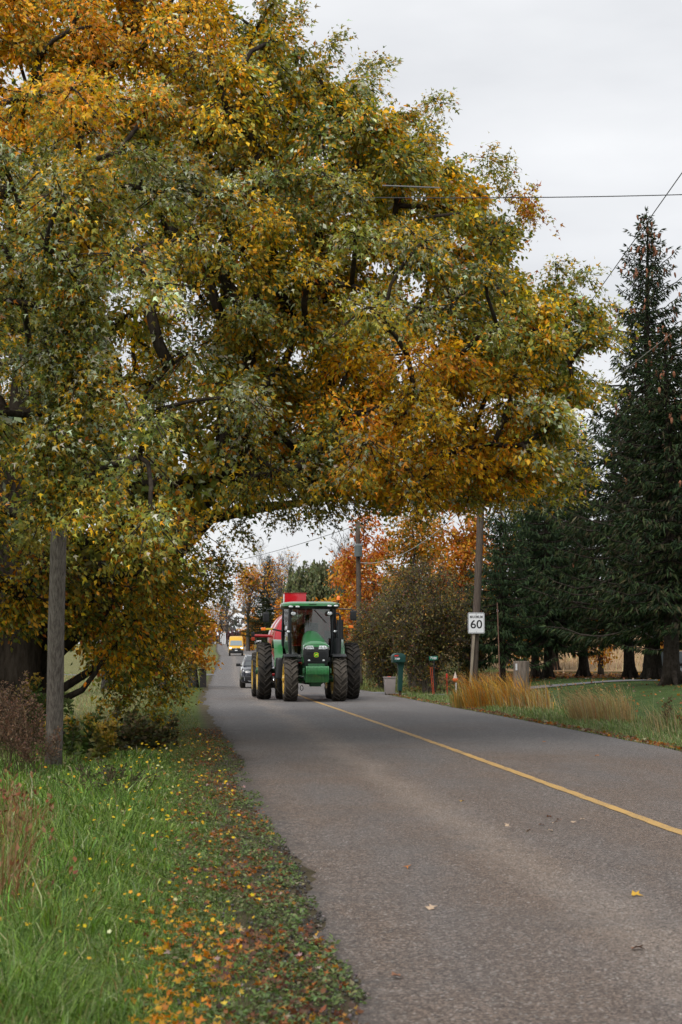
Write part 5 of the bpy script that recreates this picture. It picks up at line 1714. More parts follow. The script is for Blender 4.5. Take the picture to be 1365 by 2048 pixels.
for (px, py, hh, lab) in ((235, 1515, 0.62, 'dark leafy brush right of the goldenrod'), (275, 1508, 0.72, 'highest dark brush below the hanging boughs'), (300, 1507, 0.5, 'dark brush nearest the road below the maple')):
    weed('brush', lab, g2(px, py), hh, 14, 0.7, SHB, 60, 0.085, False, GS, None, (0.1, 0), 'shrub')
for (px, py, lab) in ((205, 1600, 'dark stemmed flower clump in the verge'), (245, 1590, 'taller dark flower stems left of the litter'), (225, 1615, 'dark low stems at the front of the flower clump')):
    weed('flower_clump', lab, g2(px, py), 0.42, 12, 0.5, ([(0.06, 0.075, 0.025), (0.08, 0.05, 0.035)], [2, 1]), 24, 0.04, False, 'dark flower clumps in the verge', None, (0, 0), 'plant')

# fallen leaves one can count on the asphalt
M_fl = [mat('leaf_tan', (0.55, 0.40, 0.27), 0.7, var=0.3, scale=40), mat('leaf_orange', (0.50, 0.17, 0.03), 0.7, var=0.3, scale=40), mat('leaf_yellow', (0.62, 0.36, 0.03), 0.7, var=0.3, scale=40), mat('leaf_brown', (0.26, 0.11, 0.05), 0.7, var=0.3, scale=40)]
def fallen(px, py, ci, label, size=0.082):
    p = gpt(px, py)
    v = ML_V.copy(); v[:, 2] = 0.30 * np.abs(v[:, 1]) + 0.12 * np.sin(v[:, 0] * 3)
    v = (v - [0.45, 0, 0]) * size
    thick = v.copy(); thick[:, 2] -= 0.002
    me = np_mesh('fallen_leaf', np.concatenate([v, thick]), np.concatenate([ML_F, ML_F[:, ::-1] + len(v)]), M_fl[ci])
    o = link('fallen_leaf', me)
    lat_ = p.x - float(cen(p.y))
    o.location = (p.x, p.y, float(zr(p.y)) + 0.02 * (1 - (lat_ / 3.7) ** 2) + 0.006)
    o.rotation_euler = (rng.normal() * 0.2, rng.normal() * 0.2, rng.uniform(0, 6.28))
    tag(o, label, 'leaf', 'fallen leaves on the asphalt')
for a_ in ((633, 1897, 1, 'orange leaf on the asphalt close to the left road edge'), (865, 1841, 0, 'pale curled leaf lying alone in the left lane'), (1275, 1820, 2, 'bright yellow leaf near the right picture edge'), (816, 1757, 1, 'small orange brown leaf left of the dusty strip'),
           (1195, 1522, 1, 'orange leaf alone in the right hand lane'), (1090, 1493, 1, 'brown leaf in the right lane further up'), (797, 1988, 3, 'dark torn leaf lowest on the road'), (1278, 1927, 3, 'dark brown leaf at lower right'), (923, 1621, 2, 'small yellow leaf upper left of the leaf scatter')):
    fallen(*a_)
for a_ in ((1014, 1672, 0, 'pale dry leaf leftmost in the leaf scatter by the yellow line'), (1112, 1665, 0, 'pale leaf in the middle of the leaf scatter'), (1148, 1664, 0, 'pale leaf second from right in the leaf scatter'), (1167, 1657, 0, 'pale leaf rightmost in the leaf scatter'),
           (1085, 1669, 3, 'brown leaf left of the middle of the leaf scatter'), (1100, 1652, 1, 'orange leaf highest in the leaf scatter'), (1118, 1656, 3, 'brown leaf just right of the highest scatter leaf'), (1060, 1684, 0, 'pale leaf lower left in the leaf scatter'), (1100, 1685, 0, 'pale leaf lowest in the leaf scatter')):
    fallen(*a_, size=0.065)

# ------------------------------------------------------------------ vehicles
M_green = mat('tractor_green_paint', (0.021, 0.195, 0.048), 0.30, spec=0.6, col2=(0.032, 0.165, 0.052), scale=2.5, coat=0.8)
M_dgreen = mat('tractor_dark_green_castings', (0.012, 0.085, 0.028), 0.5, var=0.3, scale=8)
M_black = mat('black_plastic', (0.012, 0.013, 0.015), 0.45, var=0.3, scale=10)
M_blackm = mat('black_satin_metal', (0.010, 0.011, 0.014), 0.35, spec=0.5)
M_tyre = mat('tyre_rubber', (0.022, 0.021, 0.021), 0.85, spec=0.25, col2=(0.065, 0.056, 0.047), scale=3.5)
M_tyred = mat('dusty_tyre_rubber', (0.105, 0.092, 0.078), 0.92, spec=0.15, col2=(0.05, 0.044, 0.038), scale=4)
M_yrim = mat('yellow_wheel_paint', (0.62, 0.37, 0.03), 0.42, var=0.3, scale=7, coat=0.2)
M_chrome = mat('lamp_reflector', (0.78, 0.80, 0.82), 0.12, 0.85)
M_lens = mat('clear_lamp_lens', (0.74, 0.77, 0.80), 0.08, 0.35, spec=0.8)
M_amber = mat('amber_lens', (0.80, 0.17, 0.01), 0.25, spec=0.6, emit=(1.0, 0.22, 0.01, 0.12))
M_redp = mat('red_tank_paint', (0.50, 0.008, 0.018), 0.20, spec=0.5, var=0.1, scale=3, coat=0.6)
M_redm = mat('red_frame_paint', (0.36, 0.010, 0.014), 0.4, var=0.25, scale=6)
M_yel = mat('warning_yellow', (0.72, 0.46, 0.03), 0.45)
M_glass = glass_mat('cab_glass', (0.50, 0.60, 0.55), 0.11)
M_cglass = mat('car_window_glass', (0.045, 0.055, 0.06), 0.04, spec=0.9, coat=0.5)
M_seat = mat('dark_seat_cloth', (0.03, 0.03, 0.028), 0.9)
M_badge = mat('badge_green', (0.02, 0.30, 0.02), 0.35)
M_bdeer = mat('badge_yellow', (0.85, 0.72, 0.02), 0.4)


def ag_wheel(name, R, w, rim_r, n_lug, parent, loc, tyre_m, out=1, dish=0.10):
    """field tyre with real chevron lugs on a dished yellow rim; axis along x, out = outer side"""
    Rc = R - 0.05
    h = w / 2
    prof = [(-h * 0.80, rim_r), (-h * 0.95, rim_r + 0.04), (-h, (rim_r + Rc) / 2), (-h * 0.97, Rc - 0.07), (-h * 0.80, Rc - 0.015), (0, Rc), (h * 0.80, Rc - 0.015), (h * 0.97, Rc - 0.07), (h, (rim_r + Rc) / 2), (h * 0.95, rim_r + 0.04), (h * 0.80, rim_r)]
    b = MB().lathe(prof, 'x', 48)
    for sgn in (-1, 1):
        for k in range(n_lug):
            t0 = 2 * math.pi * (k + (0.5 if sgn > 0 else 0)) / n_lug
            rings = []
            for (fx, da, rt, rb, wt) in ((0.0, 0.0, R, Rc - 0.03, 0.050), (0.35, 0.42, R, Rc - 0.03, 0.050), (0.72, 0.78, R - 0.006, Rc - 0.035, 0.056), (0.97, 0.98, R - 0.028, Rc - 0.06, 0.062), (1.035, 1.05, R - 0.09, Rc - 0.13, 0.060)):
                x = sgn * (fx * h * 0.985 - 0.012 if fx == 0 else fx * h * 0.985)
                t = t0 + da * h * 1.05 / R
                dw = wt / 2 / R
                q = []
                for (rr, tt) in ((rb, t - dw * 1.25), (rt, t - dw * 0.85), (rt, t + dw * 0.85), (rb, t + dw * 1.25)):
                    q.append((x, -rr * math.cos(tt), rr * math.sin(tt)))
                rings.append(q)
            b.loft(rings)
    t = b.build('tyre', tyre_m, parent, smooth=35)
    t.location = loc
    o = out
    rp = [(-h * 0.80, rim_r), (-h * 0.98, rim_r + 0.045), (-h * 1.0, rim_r + 0.02), (-h * 0.9, rim_r - 0.05), (h * 0.9, rim_r - 0.05), (h * 1.0, rim_r + 0.02), (h * 0.98, rim_r + 0.045), (h * 0.80, rim_r)]
    MB().lathe(rp, 'x', 40).build('rim', M_yrim, t, smooth=50)
    h = w * 0.9
    dp = [(o * h * 0.45, rim_r - 0.045), (o * (h * 0.45 - dish), rim_r * 0.62), (o * (h * 0.40 - dish), rim_r * 0.38), (o * (h * 0.42 - dish), 0.04), (o * (h * 0.36 - dish), 0.04), (o * (h * 0.34 - dish), rim_r * 0.38), (o * (h * 0.40 - dish), rim_r * 0.64), (o * h * 0.40, rim_r - 0.047)]
    MB().lathe(dp, 'x', 40).build('wheel_disc', M_yrim, t, smooth=50)
    hb = MB().lathe([(o * (h * 0.40 - dish), 0.002), (o * (h * 0.40 - dish), 0.14), (o * (h * 0.70 - dish), 0.12), (o * (h * 0.74 - dish), 0.002)], 'x', 20)
    for k in range(8):
        a = k * math.pi / 4
        hb.lathe([(o * (h * 0.40 - dish), 0.001), (o * (h * 0.40 - dish), 0.018), (o * (h * 0.55 - dish), 0.018), (o * (h * 0.55 - dish), 0.001)], 'x', 6, (0, 0.19 * math.cos(a), 0.19 * math.sin(a)))
    hb.build('hub', M_dgreen if R > 0.85 else M_yrim, t, smooth=40)
    return t


# ---- tractor; local x to the right as one faces it, y backwards, origin on the ground below the front axle
HEAD = 0.098
tp = at(629.5, 1401, 56.7)
tractor = empty('tractor', (tp.x, tp.y, float(zr(tp.y)) + 0.02), HEAD)
T = tractor
for s in (-1, 1):
    ag_wheel('front', 0.745, 0.46, 0.46, 20, T, (s * 0.81, 0, 0.740), M_tyred, s, 0.03)
    ag_wheel('rear', 0.985, 0.48, 0.62, 24, T, (s * 1.53, 2.95, 0.98), M_tyre, s, 0.03)
    ag_wheel('rear', 0.985, 0.46, 0.585, 24, T, (s * 0.88, 2.95, 0.98), M_tyre, s, 0.12)


def arch(w, zs, top, n=13, p=2.6):
    r = []
    for i in range(n):
        t = math.pi * i / (n - 1)
        c, s = math.cos(t), math.sin(t)
        r.append((w * math.copysign(abs(c) ** (2 / p), c), zs + (top - zs) * abs(s) ** (2 / p)))
    return r


# bonnet: arched shell that rises towards the cab, with a rolled brow over the lamps
rings = []
for (y, w, zs, top) in ((-0.66, 0.385, 1.845, 1.862), (-0.65, 0.41, 1.80, 1.90), (-0.60, 0.425, 1.78, 1.945), (-0.45, 0.43, 1.74, 2.00), (0.0, 0.435, 1.72, 2.12), (0.6, 0.40, 1.70, 2.26), (1.0, 0.37, 1.70, 2.33), (1.28, 0.36, 1.70, 2.36)):
    rings.append([(x, y, z) for x, z in arch(w, zs, top)])
hood = MB().loft(rings, cap=True, closed=False)
hood = hood.build('bonnet', M_green, T, smooth=50)
b = MB()
b.loft([[(x, y, z) for x, z in arch(0.415 + dw, 1.795, 1.885)] for y, dw in ((-0.67, -0.02), (-0.685, 0.0), (-0.66, 0.012))], cap=True, closed=False)
b.build('brow_trim', mat('pale_green_edge', (0.08, 0.30, 0.12), 0.3, coat=0.5), hood, smooth=50)
b = MB()
for s in (-1, 1):
    b.prism([(-0.45, 1.28), (0.3, 1.24), (0.3, 1.71), (-0.45, 1.75)], s * 0.38, s * 0.415, 'yz')
    b.prism([(0.3, 1.24), (1.28, 1.20), (1.28, 1.71), (0.3, 1.71)], s * 0.32, s * 0.355, 'yz')
b.build('side_panel', M_green, hood, 0.01)
MB().loft([[(-0.415, -0.665, 1.84), (0.415, -0.665, 1.84), (0.42, -0.3, 1.84), (-0.42, -0.3, 1.84)], [(-0.41, -0.69, 1.5), (0.41, -0.69, 1.5), (0.42, -0.3, 1.5), (-0.42, -0.3, 1.5)], [(-0.37, -0.67, 1.17), (0.37, -0.67, 1.17), (0.40, -0.3, 1.17), (-0.40, -0.3, 1.17)]]).build('grille', M_black, T, 0.02)
gs = MB()
for k in range(9):
    gs.box((0, -0.695, 1.22 + k * 0.05), (0.66, 0.012, 0.012))
gs.build('grille_slats', M_blackm, T)['kind'] = 'stuff'
for s in (-1, 1):
    h_ = MB().loft([[(s * 0.07, -0.69, 1.715), (s * 0.10, -0.665, 1.84), (s * 0.43, -0.63, 1.85), (s * 0.435, -0.63, 1.70)], [(s * 0.075, -0.715, 1.725), (s * 0.105, -0.695, 1.83), (s * 0.42, -0.66, 1.84), (s * 0.42, -0.655, 1.71)]]).build('headlight', M_lens, T, 0.008)
    for k in range(3):
        MB().lathe([(0, 0.002), (-0.012, 0.036), (0.004, 0.043), (0.012, 0.038)], 'y', 16, (s * (0.16 + 0.095 * k), -0.70 + 0.014 * k, 1.775)).build('reflector', M_chrome, h_)
    MB().box((s * 0.24, -0.70, 1.36), (0.09, 0.03, 0.05), taper=(0.6, 1)).build('fog_light', M_lens, T, 0.008)
# maker's badge: green shield with a yellow rim and a leaping deer
bd = MB().prism([(0.078 * math.copysign(abs(math.cos(q)) ** 0.6, math.cos(q)), 1.535 + 0.078 * math.copysign(abs(math.sin(q)) ** 0.6, math.sin(q))) for q in [2 * math.pi * i / 24 for i in range(24)]], -0.706, -0.698).build('badge', M_bdeer, T)
MB().prism([(0.070 * math.copysign(abs(math.cos(q)) ** 0.6, math.cos(q)), 1.535 + 0.070 * math.copysign(abs(math.sin(q)) ** 0.6, math.sin(q))) for q in [2 * math.pi * i / 24 for i in range(24)]], -0.709, -0.702).build('badge_field', M_badge, bd)
MB().prism([(-0.056, 1.500), (-0.035, 1.532), (-0.03, 1.552), (0.0, 1.556), (0.022, 1.566), (0.028, 1.590), (0.034, 1.568), (0.050, 1.562), (0.038, 1.548), (0.030, 1.535), (0.055, 1.505), (0.044, 1.503), (0.020, 1.530), (-0.008, 1.530), (-0.030, 1.515), (-0.046, 1.494)], -0.712, -0.708).build('badge_deer', M_bdeer, bd)
# front weights: a row of slab weights on a bracket
for k in range(16):
    x = -0.3525 + k * 0.047
    MB().prism([(-1.18, 0.90), (-1.18, 1.13), (-1.12, 1.17), (-0.74, 1.17), (-0.74, 0.80), (-0.86, 0.64), (-1.04, 0.64), (-1.10, 0.88)], x - 0.0205, x + 0.0205, 'yz').build('front_weight', M_green, T, 0.004, 1)
MB().box((0, -0.80, 0.86), (0.82, 0.22, 0.30)).box((-0.435, -0.95, 1.02), (0.06, 0.3, 0.16)).box((0.435, -0.95, 1.02), (0.06, 0.3, 0.16)).build('weight_bracket', M_dgreen, T, 0.015)
MB().box((0, 1.2, 1.0), (0.56, 3.9, 0.5)).box((0, 0.4, 1.35), (0.62, 1.7, 0.4)).box((0, 2.6, 0.9), (0.7, 1.0, 0.7)).build('chassis', M_dgreen, T, 0.03)
ax = MB().tube([(-0.75, 0, 0.74), (-0.4, 0, 0.76), (-0.2, 0.0, 0.72), (0.2, 0, 0.72), (0.4, 0, 0.76), (0.75, 0, 0.74)], [0.13, 0.10, 0.17, 0.17, 0.10, 0.13], 14)
ax.box((0, -0.25, 0.62), (0.34, 0.6, 0.24))
ax.build('front_axle', M_dgreen, T)
MB().tube([(-1.75, 2.95, 0.98), (1.75, 2.95, 0.98)], 0.09, 14).box((0, 2.95, 0.98), (1.3, 0.4, 0.4)).build('rear_axle', M_dgreen, T, 0.02)
MB().tube([(0.65, -0.05, 0.78), (0.30, -0.15, 0.80)], 0.035).tube([(-0.65, -0.05, 0.78), (-0.30, -0.15, 0.80)], 0.035).build('steering_rod', M_blackm, T)
MB().box((0, 1.8, 0.62), (0.55, 1.9, 0.14)).box((0.0, 0.5, 0.60), (0.45, 0.7, 0.1)).build('belly_guard', M_black, T, 0.02)
MB().tube([(-0.42 + 0.05 * math.cos(q), 0.1, 0.44 + 0.085 * math.sin(q)) for q in np.linspace(0, 6.28, 13)], 0.012, 6).build('tow_loop', M_blackm, T)
for s in (-1, 1):
    # front mudguards: curved black sheets on a stay
    rings = []
    for q in np.linspace(1.12, 2.5, 12):
        r0, r1 = 0.80, 0.825
        c, sn = math.cos(q), math.sin(q)
        rings.append([(s * 0.81 - 0.24, -r0 * c, 0.74 + r0 * sn), (s * 0.81 + 0.24, -r0 * c, 0.74 + r0 * sn), (s * 0.81 + 0.23, -r1 * c, 0.74 + r1 * sn), (s * 0.81 - 0.23, -r1 * c, 0.74 + r1 * sn)])
    MB().loft(rings).tube([(s * 0.52, 0.1, 0.85), (s * 0.55, 0.1, 1.3), (s * 0.7, 0.1, 1.53)], 0.03).build('front_mudguard', M_black, T)
    # rear mudguards beside the cab
    rings = []
    for q in np.linspace(0.15, 2.3, 12):
        r0, r1 = 1.05, 1.09
        c, sn = math.cos(q), math.sin(q)
        rings.append([(s * 0.93, 2.95 - r0 * c, 0.98 + r0 * sn), (s * 1.22, 2.95 - r0 * c, 0.98 + r0 * sn), (s * 1.22, 2.95 - r1 * c, 0.98 + r1 * sn), (s * 0.93, 2.95 - r1 * c, 0.98 + r1 * sn)])
    MB().loft(rings).build('rear_mudguard', M_green, T)
MB().box((-1.09, 1.35, 1.08), (0.26, 1.1, 0.72), taper=(0.75, 0.9)).build('fuel_tank', M_black, T, 0.06, 3)
MB().box((1.02, 1.5, 0.55), (0.3, 0.4, 0.04)).box((1.02, 1.55, 0.85), (0.3, 0.4, 0.04)).box((1.02, 1.6, 1.15), (0.3, 0.4, 0.04)).box((0.90, 1.55, 0.85), (0.03, 0.4, 0.7)).build('step', M_blackm, T, 0.01)
MB().tube([(0.98, 1.2, 1.5), (0.98, 1.2, 2.15)], 0.015).tube([(1.10, 1.3, 1.45), (1.10, 1.3, 2.1)], 0.012).build('handrail', mat('pale_rail', (0.30, 0.45, 0.34), 0.4), T)
# cab
cabf = MB()
for s in (-1, 1):
    MB().tube([(s * 0.70, 1.42, 1.32), (s * 0.745, 1.36, 2.2), (s * 0.725, 1.34, 3.14)], [0.065, 0.062, 0.058], 8).build('front_pillar', M_blackm, T)
    MB().tube([(s * 0.90, 2.3, 1.35), (s * 0.94, 2.3, 2.2), (s * 0.90, 2.3, 3.14)], [0.035, 0.032, 0.032], 8).build('middle_pillar', M_blackm, T)
    MB().tube([(s * 0.82, 2.98, 1.75), (s * 0.84, 2.98, 2.4), (s * 0.82, 2.98, 3.14)], [0.05, 0.045, 0.045], 8).build('rear_pillar', M_blackm, T)
    MB().loft([[(s * 0.735, 1.45, 1.42), (s * 0.745, 1.45, 1.42), (s * 0.91, 2.27, 1.42), (s * 0.90, 2.27, 1.42)], [(s * 0.745, 1.40, 3.12), (s * 0.755, 1.40, 3.12), (s * 0.90, 2.27, 3.12), (s * 0.89, 2.27, 3.12)]]).build('side_window', M_glass, T)
    MB().loft([[(s * 0.90, 2.33, 1.9), (s * 0.91, 2.33, 1.9), (s * 0.83, 2.95, 1.9), (s * 0.82, 2.95, 1.9)], [(s * 0.89, 2.33, 3.12), (s * 0.90, 2.33, 3.12), (s * 0.83, 2.95, 3.12), (s * 0.82, 2.95, 3.12)]]).build('quarter_window', M_glass, T)
b = MB()
rings = []
for z, k in ((1.45, 0.0), (2.3, 0.0), (3.12, 0.02)):
    ro = [(x, 1.37 - 0.10 * (1 - (x / 0.68) ** 2) + k, z) for x in np.linspace(-0.68, 0.68, 9)]
    ri = [(x, 1.376 - 0.10 * (1 - (x / 0.68) ** 2) + k, z) for x in np.linspace(0.68, -0.68, 9)]
    rings.append(ro + ri)
b.loft(rings).build('windscreen', M_glass, T)
MB().box((0, 2.985, 2.5), (1.56, 0.008, 1.24)).build('rear_window', M_glass, T)
MB().box((0, 2.2, 1.34), (1.66, 1.7, 0.12)).box((0, 2.98, 1.6), (1.6, 0.05, 0.5)).box((0, 1.42, 1.39), (1.40, 0.1, 0.14)).build('cab_floor', M_black, T, 0.02)
# roof: green cap, slightly domed, over a black lamp band
rr = []
for z, kx, y0, y1 in ((3.13, 0.96, 1.10, 3.12), (3.19, 1.0, 1.06, 3.16), (3.27, 1.0, 1.07, 3.15), (3.315, 0.95, 1.16, 3.05), (3.345, 0.72, 1.4, 2.8)):
    n_ = 28
    ring = []
    for i in range(n_):
        q = 2 * math.pi * i / n_
        c, s = math.cos(q), math.sin(q)
        ring.append((kx * math.copysign(abs(c) ** 0.42, c), (y0 + y1) / 2 + (y1 - y0) / 2 * math.copysign(abs(s) ** 0.42, s), z))
    rr.append(ring)
roof = MB().loft(rr[1:]).build('roof', M_green, T, smooth=35)
MB().loft([[(x * 0.97, 2.1 + (y - 2.1) * 0.97, z - 0.03) for x, y, z in rr[0]], [(x * 0.985, 2.1 + (y - 2.1) * 0.985, 3.185) for x, y, z in rr[1]]]).build('roof_band', M_blackm, roof)
MB().box((0.02, 1.085, 3.245), (0.26, 0.06, 0.05)).build('roof_emblem', M_dgreen, roof, 0.01)
def oval_lamp(x, y, z, a, b_, par, col=None):
    o = MB().lathe([(0.02, 0.002), (0.02, 1.0), (-0.02, 1.08), (-0.03, 0.95), (-0.012, 0.9), (-0.03, 0.002)], 'y', 20)
    for v in o.bm.verts: v.co = Vector((v.co.x * a + x, v.co.y + y, v.co.z * b_ + z))
    o = o.build('work_light', M_blackm, par)
    MB().ball((x, y - 0.018, z), (a * 0.88, 0.022, b_ * 0.88)).build('lens', col or M_lens, o)
for x in (-0.72, -0.49): oval_lamp(x, 1.10, 3.165, 0.092, 0.042, roof)
for x in (0.60, 0.82): oval_lamp(x, 1.10, 3.195, 0.092, 0.042, roof)
oval_lamp(-0.62, 1.24, 2.93, 0.098, 0.075, T); oval_lamp(0.62, 1.24, 2.94, 0.098, 0.075, T)
oval_lamp(-0.79, 1.30, 2.32, 0.068, 0.045, T); oval_lamp(0.81, 1.30, 2.33, 0.068, 0.045, T)
ex = MB().tube([(0.86, 1.12, 1.45), (0.88, 1.12, 2.1)], 0.13, 14).tube([(0.96, 1.12, 2.05), (0.96, 1.12, 2.72)], [0.115, 0.115], 16).tube([(0.96, 1.12, 2.72), (0.96, 1.12, 2.86), (0.92, 1.12, 2.93), (0.82, 1.14, 2.94)], [0.04, 0.035, 0.03, 0.03], 10)
ex.build('exhaust', M_blackm, T, smooth=50)
# mirrors on arms
for s, zx, zz in ((-1, 1.55, 2.80), (1, 1.42, 2.87)):
    m_ = MB().tube([(s * 0.92, 1.25, 3.10), (s * 1.15, 1.2, 3.09), (s * (zx - 0.02), 1.15, 3.06), (s * zx, 1.15, zz + 0.14)], 0.02, 8).build('mirror_arm', M_blackm, T)
    MB().box((s * zx, 1.17, zz), (0.22, 0.09, 0.34)).build('mirror', M_black, m_, 0.04, 3)
for s, xx, zz in ((-1, 1.62, 2.42), (1, 1.47, 2.50)):
    m_ = MB().tube([(s * 0.92, 2.2, zz - 0.08), (s * 1.3, 2.2, zz)], 0.03, 8).build('lamp_arm', M_black, T)
    MB().box((s * (xx - 0.24), 2.2, zz), (0.26, 0.05, 0.07)).build('yellow_marker', M_yel, m_, 0.01)
    MB().box((s * (xx - 0.03), 2.2, zz), (0.16, 0.09, 0.10)).build('amber_lamp', M_amber, m_, 0.025, 3)
bc = MB().tube([(0.92, 1.5, 3.2), (0.94, 1.5, 3.38)], 0.02, 8).tube([(0.94, 1.5, 3.37), (0.94, 1.5, 3.40)], 0.07, 14).build('beacon_stalk', M_black, T)
MB().lathe([(3.40, 0.002), (3.40, 0.062), (3.50, 0.058), (3.545, 0.03), (3.55, 0.002)], 'z', 16, (0.94, 1.5, 0)).build('beacon', M_amber, bc, smooth=60)
# inside the cab
st = MB().box((0.08, 2.28, 1.92), (0.52, 0.5, 0.14)).box((0.08, 2.55, 2.28), (0.50, 0.14, 0.72)).box((0.08, 2.25, 1.62), (0.35, 0.35, 0.5)).box((0.42, 2.2, 2.1), (0.12, 0.5, 0.08)).build('seat', M_seat, T, 0.05, 3)
co = MB().tube([(0.0, 1.62, 1.4), (-0.02, 1.72, 2.05)], 0.06, 10).box((-0.02, 1.68, 2.12), (0.3, 0.12, 0.2)).build('steering_column', M_black, T, 0.02)
MB().tube([(-0.03 + 0.2 * math.cos(q), 1.80 + 0.12 * math.sin(q), 2.24 + 0.16 * math.sin(q)) for q in np.linspace(0, 2 * math.pi, 21)], 0.016, 8).build('steering_wheel', M_blackm, co)
MB().box((0.60, 1.95, 2.22), (0.2, 0.06, 0.28)).tube([(0.6, 2.0, 1.6), (0.6, 1.98, 2.1)], 0.02).build('monitor', M_black, T, 0.01)
MB().tube([(0.10, 1.24, 3.06), (0.52, 1.26, 2.62)], 0.010, 6).build('wiper', M_blackm, T)
for x in (-0.12, 0.30):
    pass
tag(tractor, 'green field tractor with yellow wheels coming down the middle of the road', 'tractor')


# ---- the driver, seated and reaching for the wheel
def skin_body(name, joints, edges, m, parent=None, sub=2):
    me = bpy.data.meshes.new(name)
    me.from_pydata([j[:3] for j in joints], edges, [])
    o = bpy.data.objects.new(name, me)
    COL.objects.link(o)
    md = o.modifiers.new('skin', 'SKIN')
    md.use_smooth_shade = True
    sv = me.skin_vertices[0].data
    for i, j in enumerate(joints):
        r = j[3]
        sv[i].radius = (r, r) if not hasattr(r, '__len__') else r
        sv[i].use_root = (i == 0)
    s = o.modifiers.new('sub', 'SUBSURF')
    s.levels = s.render_levels = sub
    bpy.context.view_layer.update()
    me2 = bpy.data.meshes.new_from_object(o.evaluated_get(bpy.context.evaluated_depsgraph_get()))
    bpy.data.objects.remove(o)
    me2.name = name
    me2.materials.clear()
    me2.materials.append(m)
    me2.polygons.foreach_set('use_smooth', np.ones(len(me2.polygons), dtype=bool))
    return link(name, me2, parent)


M_skin = mat('skin', (0.30, 0.17, 0.12), 0.55)
M_jack = mat('dark_work_jacket', (0.018, 0.022, 0.020), 0.9, var=0.3, scale=12)
M_jean = mat('dark_trousers', (0.022, 0.026, 0.04), 0.9)
# joints: pelvis, waist, chest, neck base, neck, head ...
J = [(0.06, 2.32, 2.06, 0.15), (0.05, 2.33, 2.22, 0.145), (0.0, 2.28, 2.42, 0.165), (-0.04, 2.25, 2.56, 0.10), (-0.06, 2.22, 2.64, 0.058),
     (-0.24, 2.22, 2.52, 0.075), (-0.38, 2.06, 2.36, 0.055), (-0.30, 1.86, 2.30, 0.040), (-0.245, 1.80, 2.27, 0.033),
     (0.17, 2.25, 2.50, 0.075), (0.28, 2.12, 2.28, 0.055), (0.21, 1.90, 2.26, 0.040), (0.165, 1.82, 2.26, 0.033),
     (-0.06, 2.05, 2.03, 0.095), (-0.10, 1.82, 2.02, 0.07), (-0.11, 1.74, 1.62, 0.05), (-0.11, 1.60, 1.46, 0.045),
     (0.19, 2.05, 2.03, 0.095), (0.22, 1.82, 2.02, 0.07), (0.23, 1.74, 1.62, 0.05), (0.23, 1.60, 1.46, 0.045)]
E = [(0, 1), (1, 2), (2, 3), (3, 4), (3, 5), (5, 6), (6, 7), (7, 8), (3, 9), (9, 10), (10, 11), (11, 12), (0, 13), (13, 14), (14, 15), (15, 16), (0, 17), (17, 18), (18, 19), (19, 20)]
off_d = Vector((0.05, 2.3, 1.99))
J = [(a - off_d.x, b2 - off_d.y, c - off_d.z, r) for a, b2, c, r in J]
driver = skin_body('person', J, E, M_jack)
driver.matrix_world = Matrix.Translation(tractor.location) @ Matrix.Rotation(HEAD, 4, 'Z') @ Matrix.Translation(off_d)
hd = MB()
hc = Vector((-0.075, 2.20, 2.79)) - off_d
hd.ball(hc, (0.078, 0.098, 0.118), 20, 14)
hd.ball(hc + Vector((0.01, -0.035, -0.07)), (0.055, 0.06, 0.05), 14, 8)
hd.prism([(hc.x - 0.016, hc.z - 0.03), (hc.x + 0.016, hc.z - 0.03), (hc.x + 0.006, hc.z + 0.03), (hc.x - 0.006, hc.z + 0.03)], hc.y - 0.118, hc.y - 0.08)
for s in (-1, 1): hd.ball(hc + Vector((s * 0.078, 0.01, -0.01)), (0.012, 0.022, 0.032), 10, 6)
hd.build('head', M_skin, driver, smooth=60)
fe = MB()
for s in (-1, 1): fe.ball(hc + Vector((s * 0.03, -0.09, 0.005)), (0.011, 0.009, 0.007), 8, 6)
fe.box(hc + Vector((0, -0.094, -0.058)), (0.045, 0.01, 0.008))
fe.build('face_details', mat('eyes_and_mouth', (0.05, 0.025, 0.02), 0.5), driver)
cp = MB().ball(hc + Vector((0, 0.005, 0.045)), (0.084, 0.104, 0.082), 18, 10)
cp.box(hc + Vector((0, -0.135, 0.052)), (0.12, 0.10, 0.012), Matrix.Rotation(0.2, 3, 'X'))
cp.build('cap', M_jack, driver, 0.004)
for (hx, sgn) in ((7, -1), (11, 1)):
    w0 = Vector(J[hx + 1][:3])
    JJ = [tuple(w0) + (0.030,), tuple(w0 + Vector((-sgn * 0.0, -0.05, -0.005))) + ((0.036, 0.018),)]
    EE = [(0, 1)]
    for k in range(4):
        base = w0 + Vector((-0.027 + 0.018 * k, -0.075, -0.004))
        ln = (0.035, 0.042, 0.040, 0.030)[k]
        i = len(JJ)
        JJ += [tuple(base) + (0.0095,), tuple(base + Vector((0, -ln * 0.7, -0.012))) + (0.009,), tuple(base + Vector((0, -ln * 0.6, -0.045))) + (0.008,), tuple(base + Vector((0, -ln * 0.1, -0.055))) + (0.007,)]
        EE += [(1, i), (i, i + 1), (i + 1, i + 2), (i + 2, i + 3)]
    i = len(JJ)
    tb = w0 + Vector((-sgn * 0.035, -0.03, -0.005))
    JJ += [tuple(tb) + (0.011,), tuple(tb + Vector((-sgn * 0.018, -0.03, -0.015))) + (0.010,), tuple(tb + Vector((-sgn * 0.012, -0.055, -0.025))) + (0.008,)]
    EE += [(0, i), (i, i + 1), (i + 1, i + 2)]
    skin_body('hand', JJ, EE, M_skin, driver, 1)
tag(driver, 'person in dark jacket and cap driving the tractor, one arm out to the wheel', 'person')


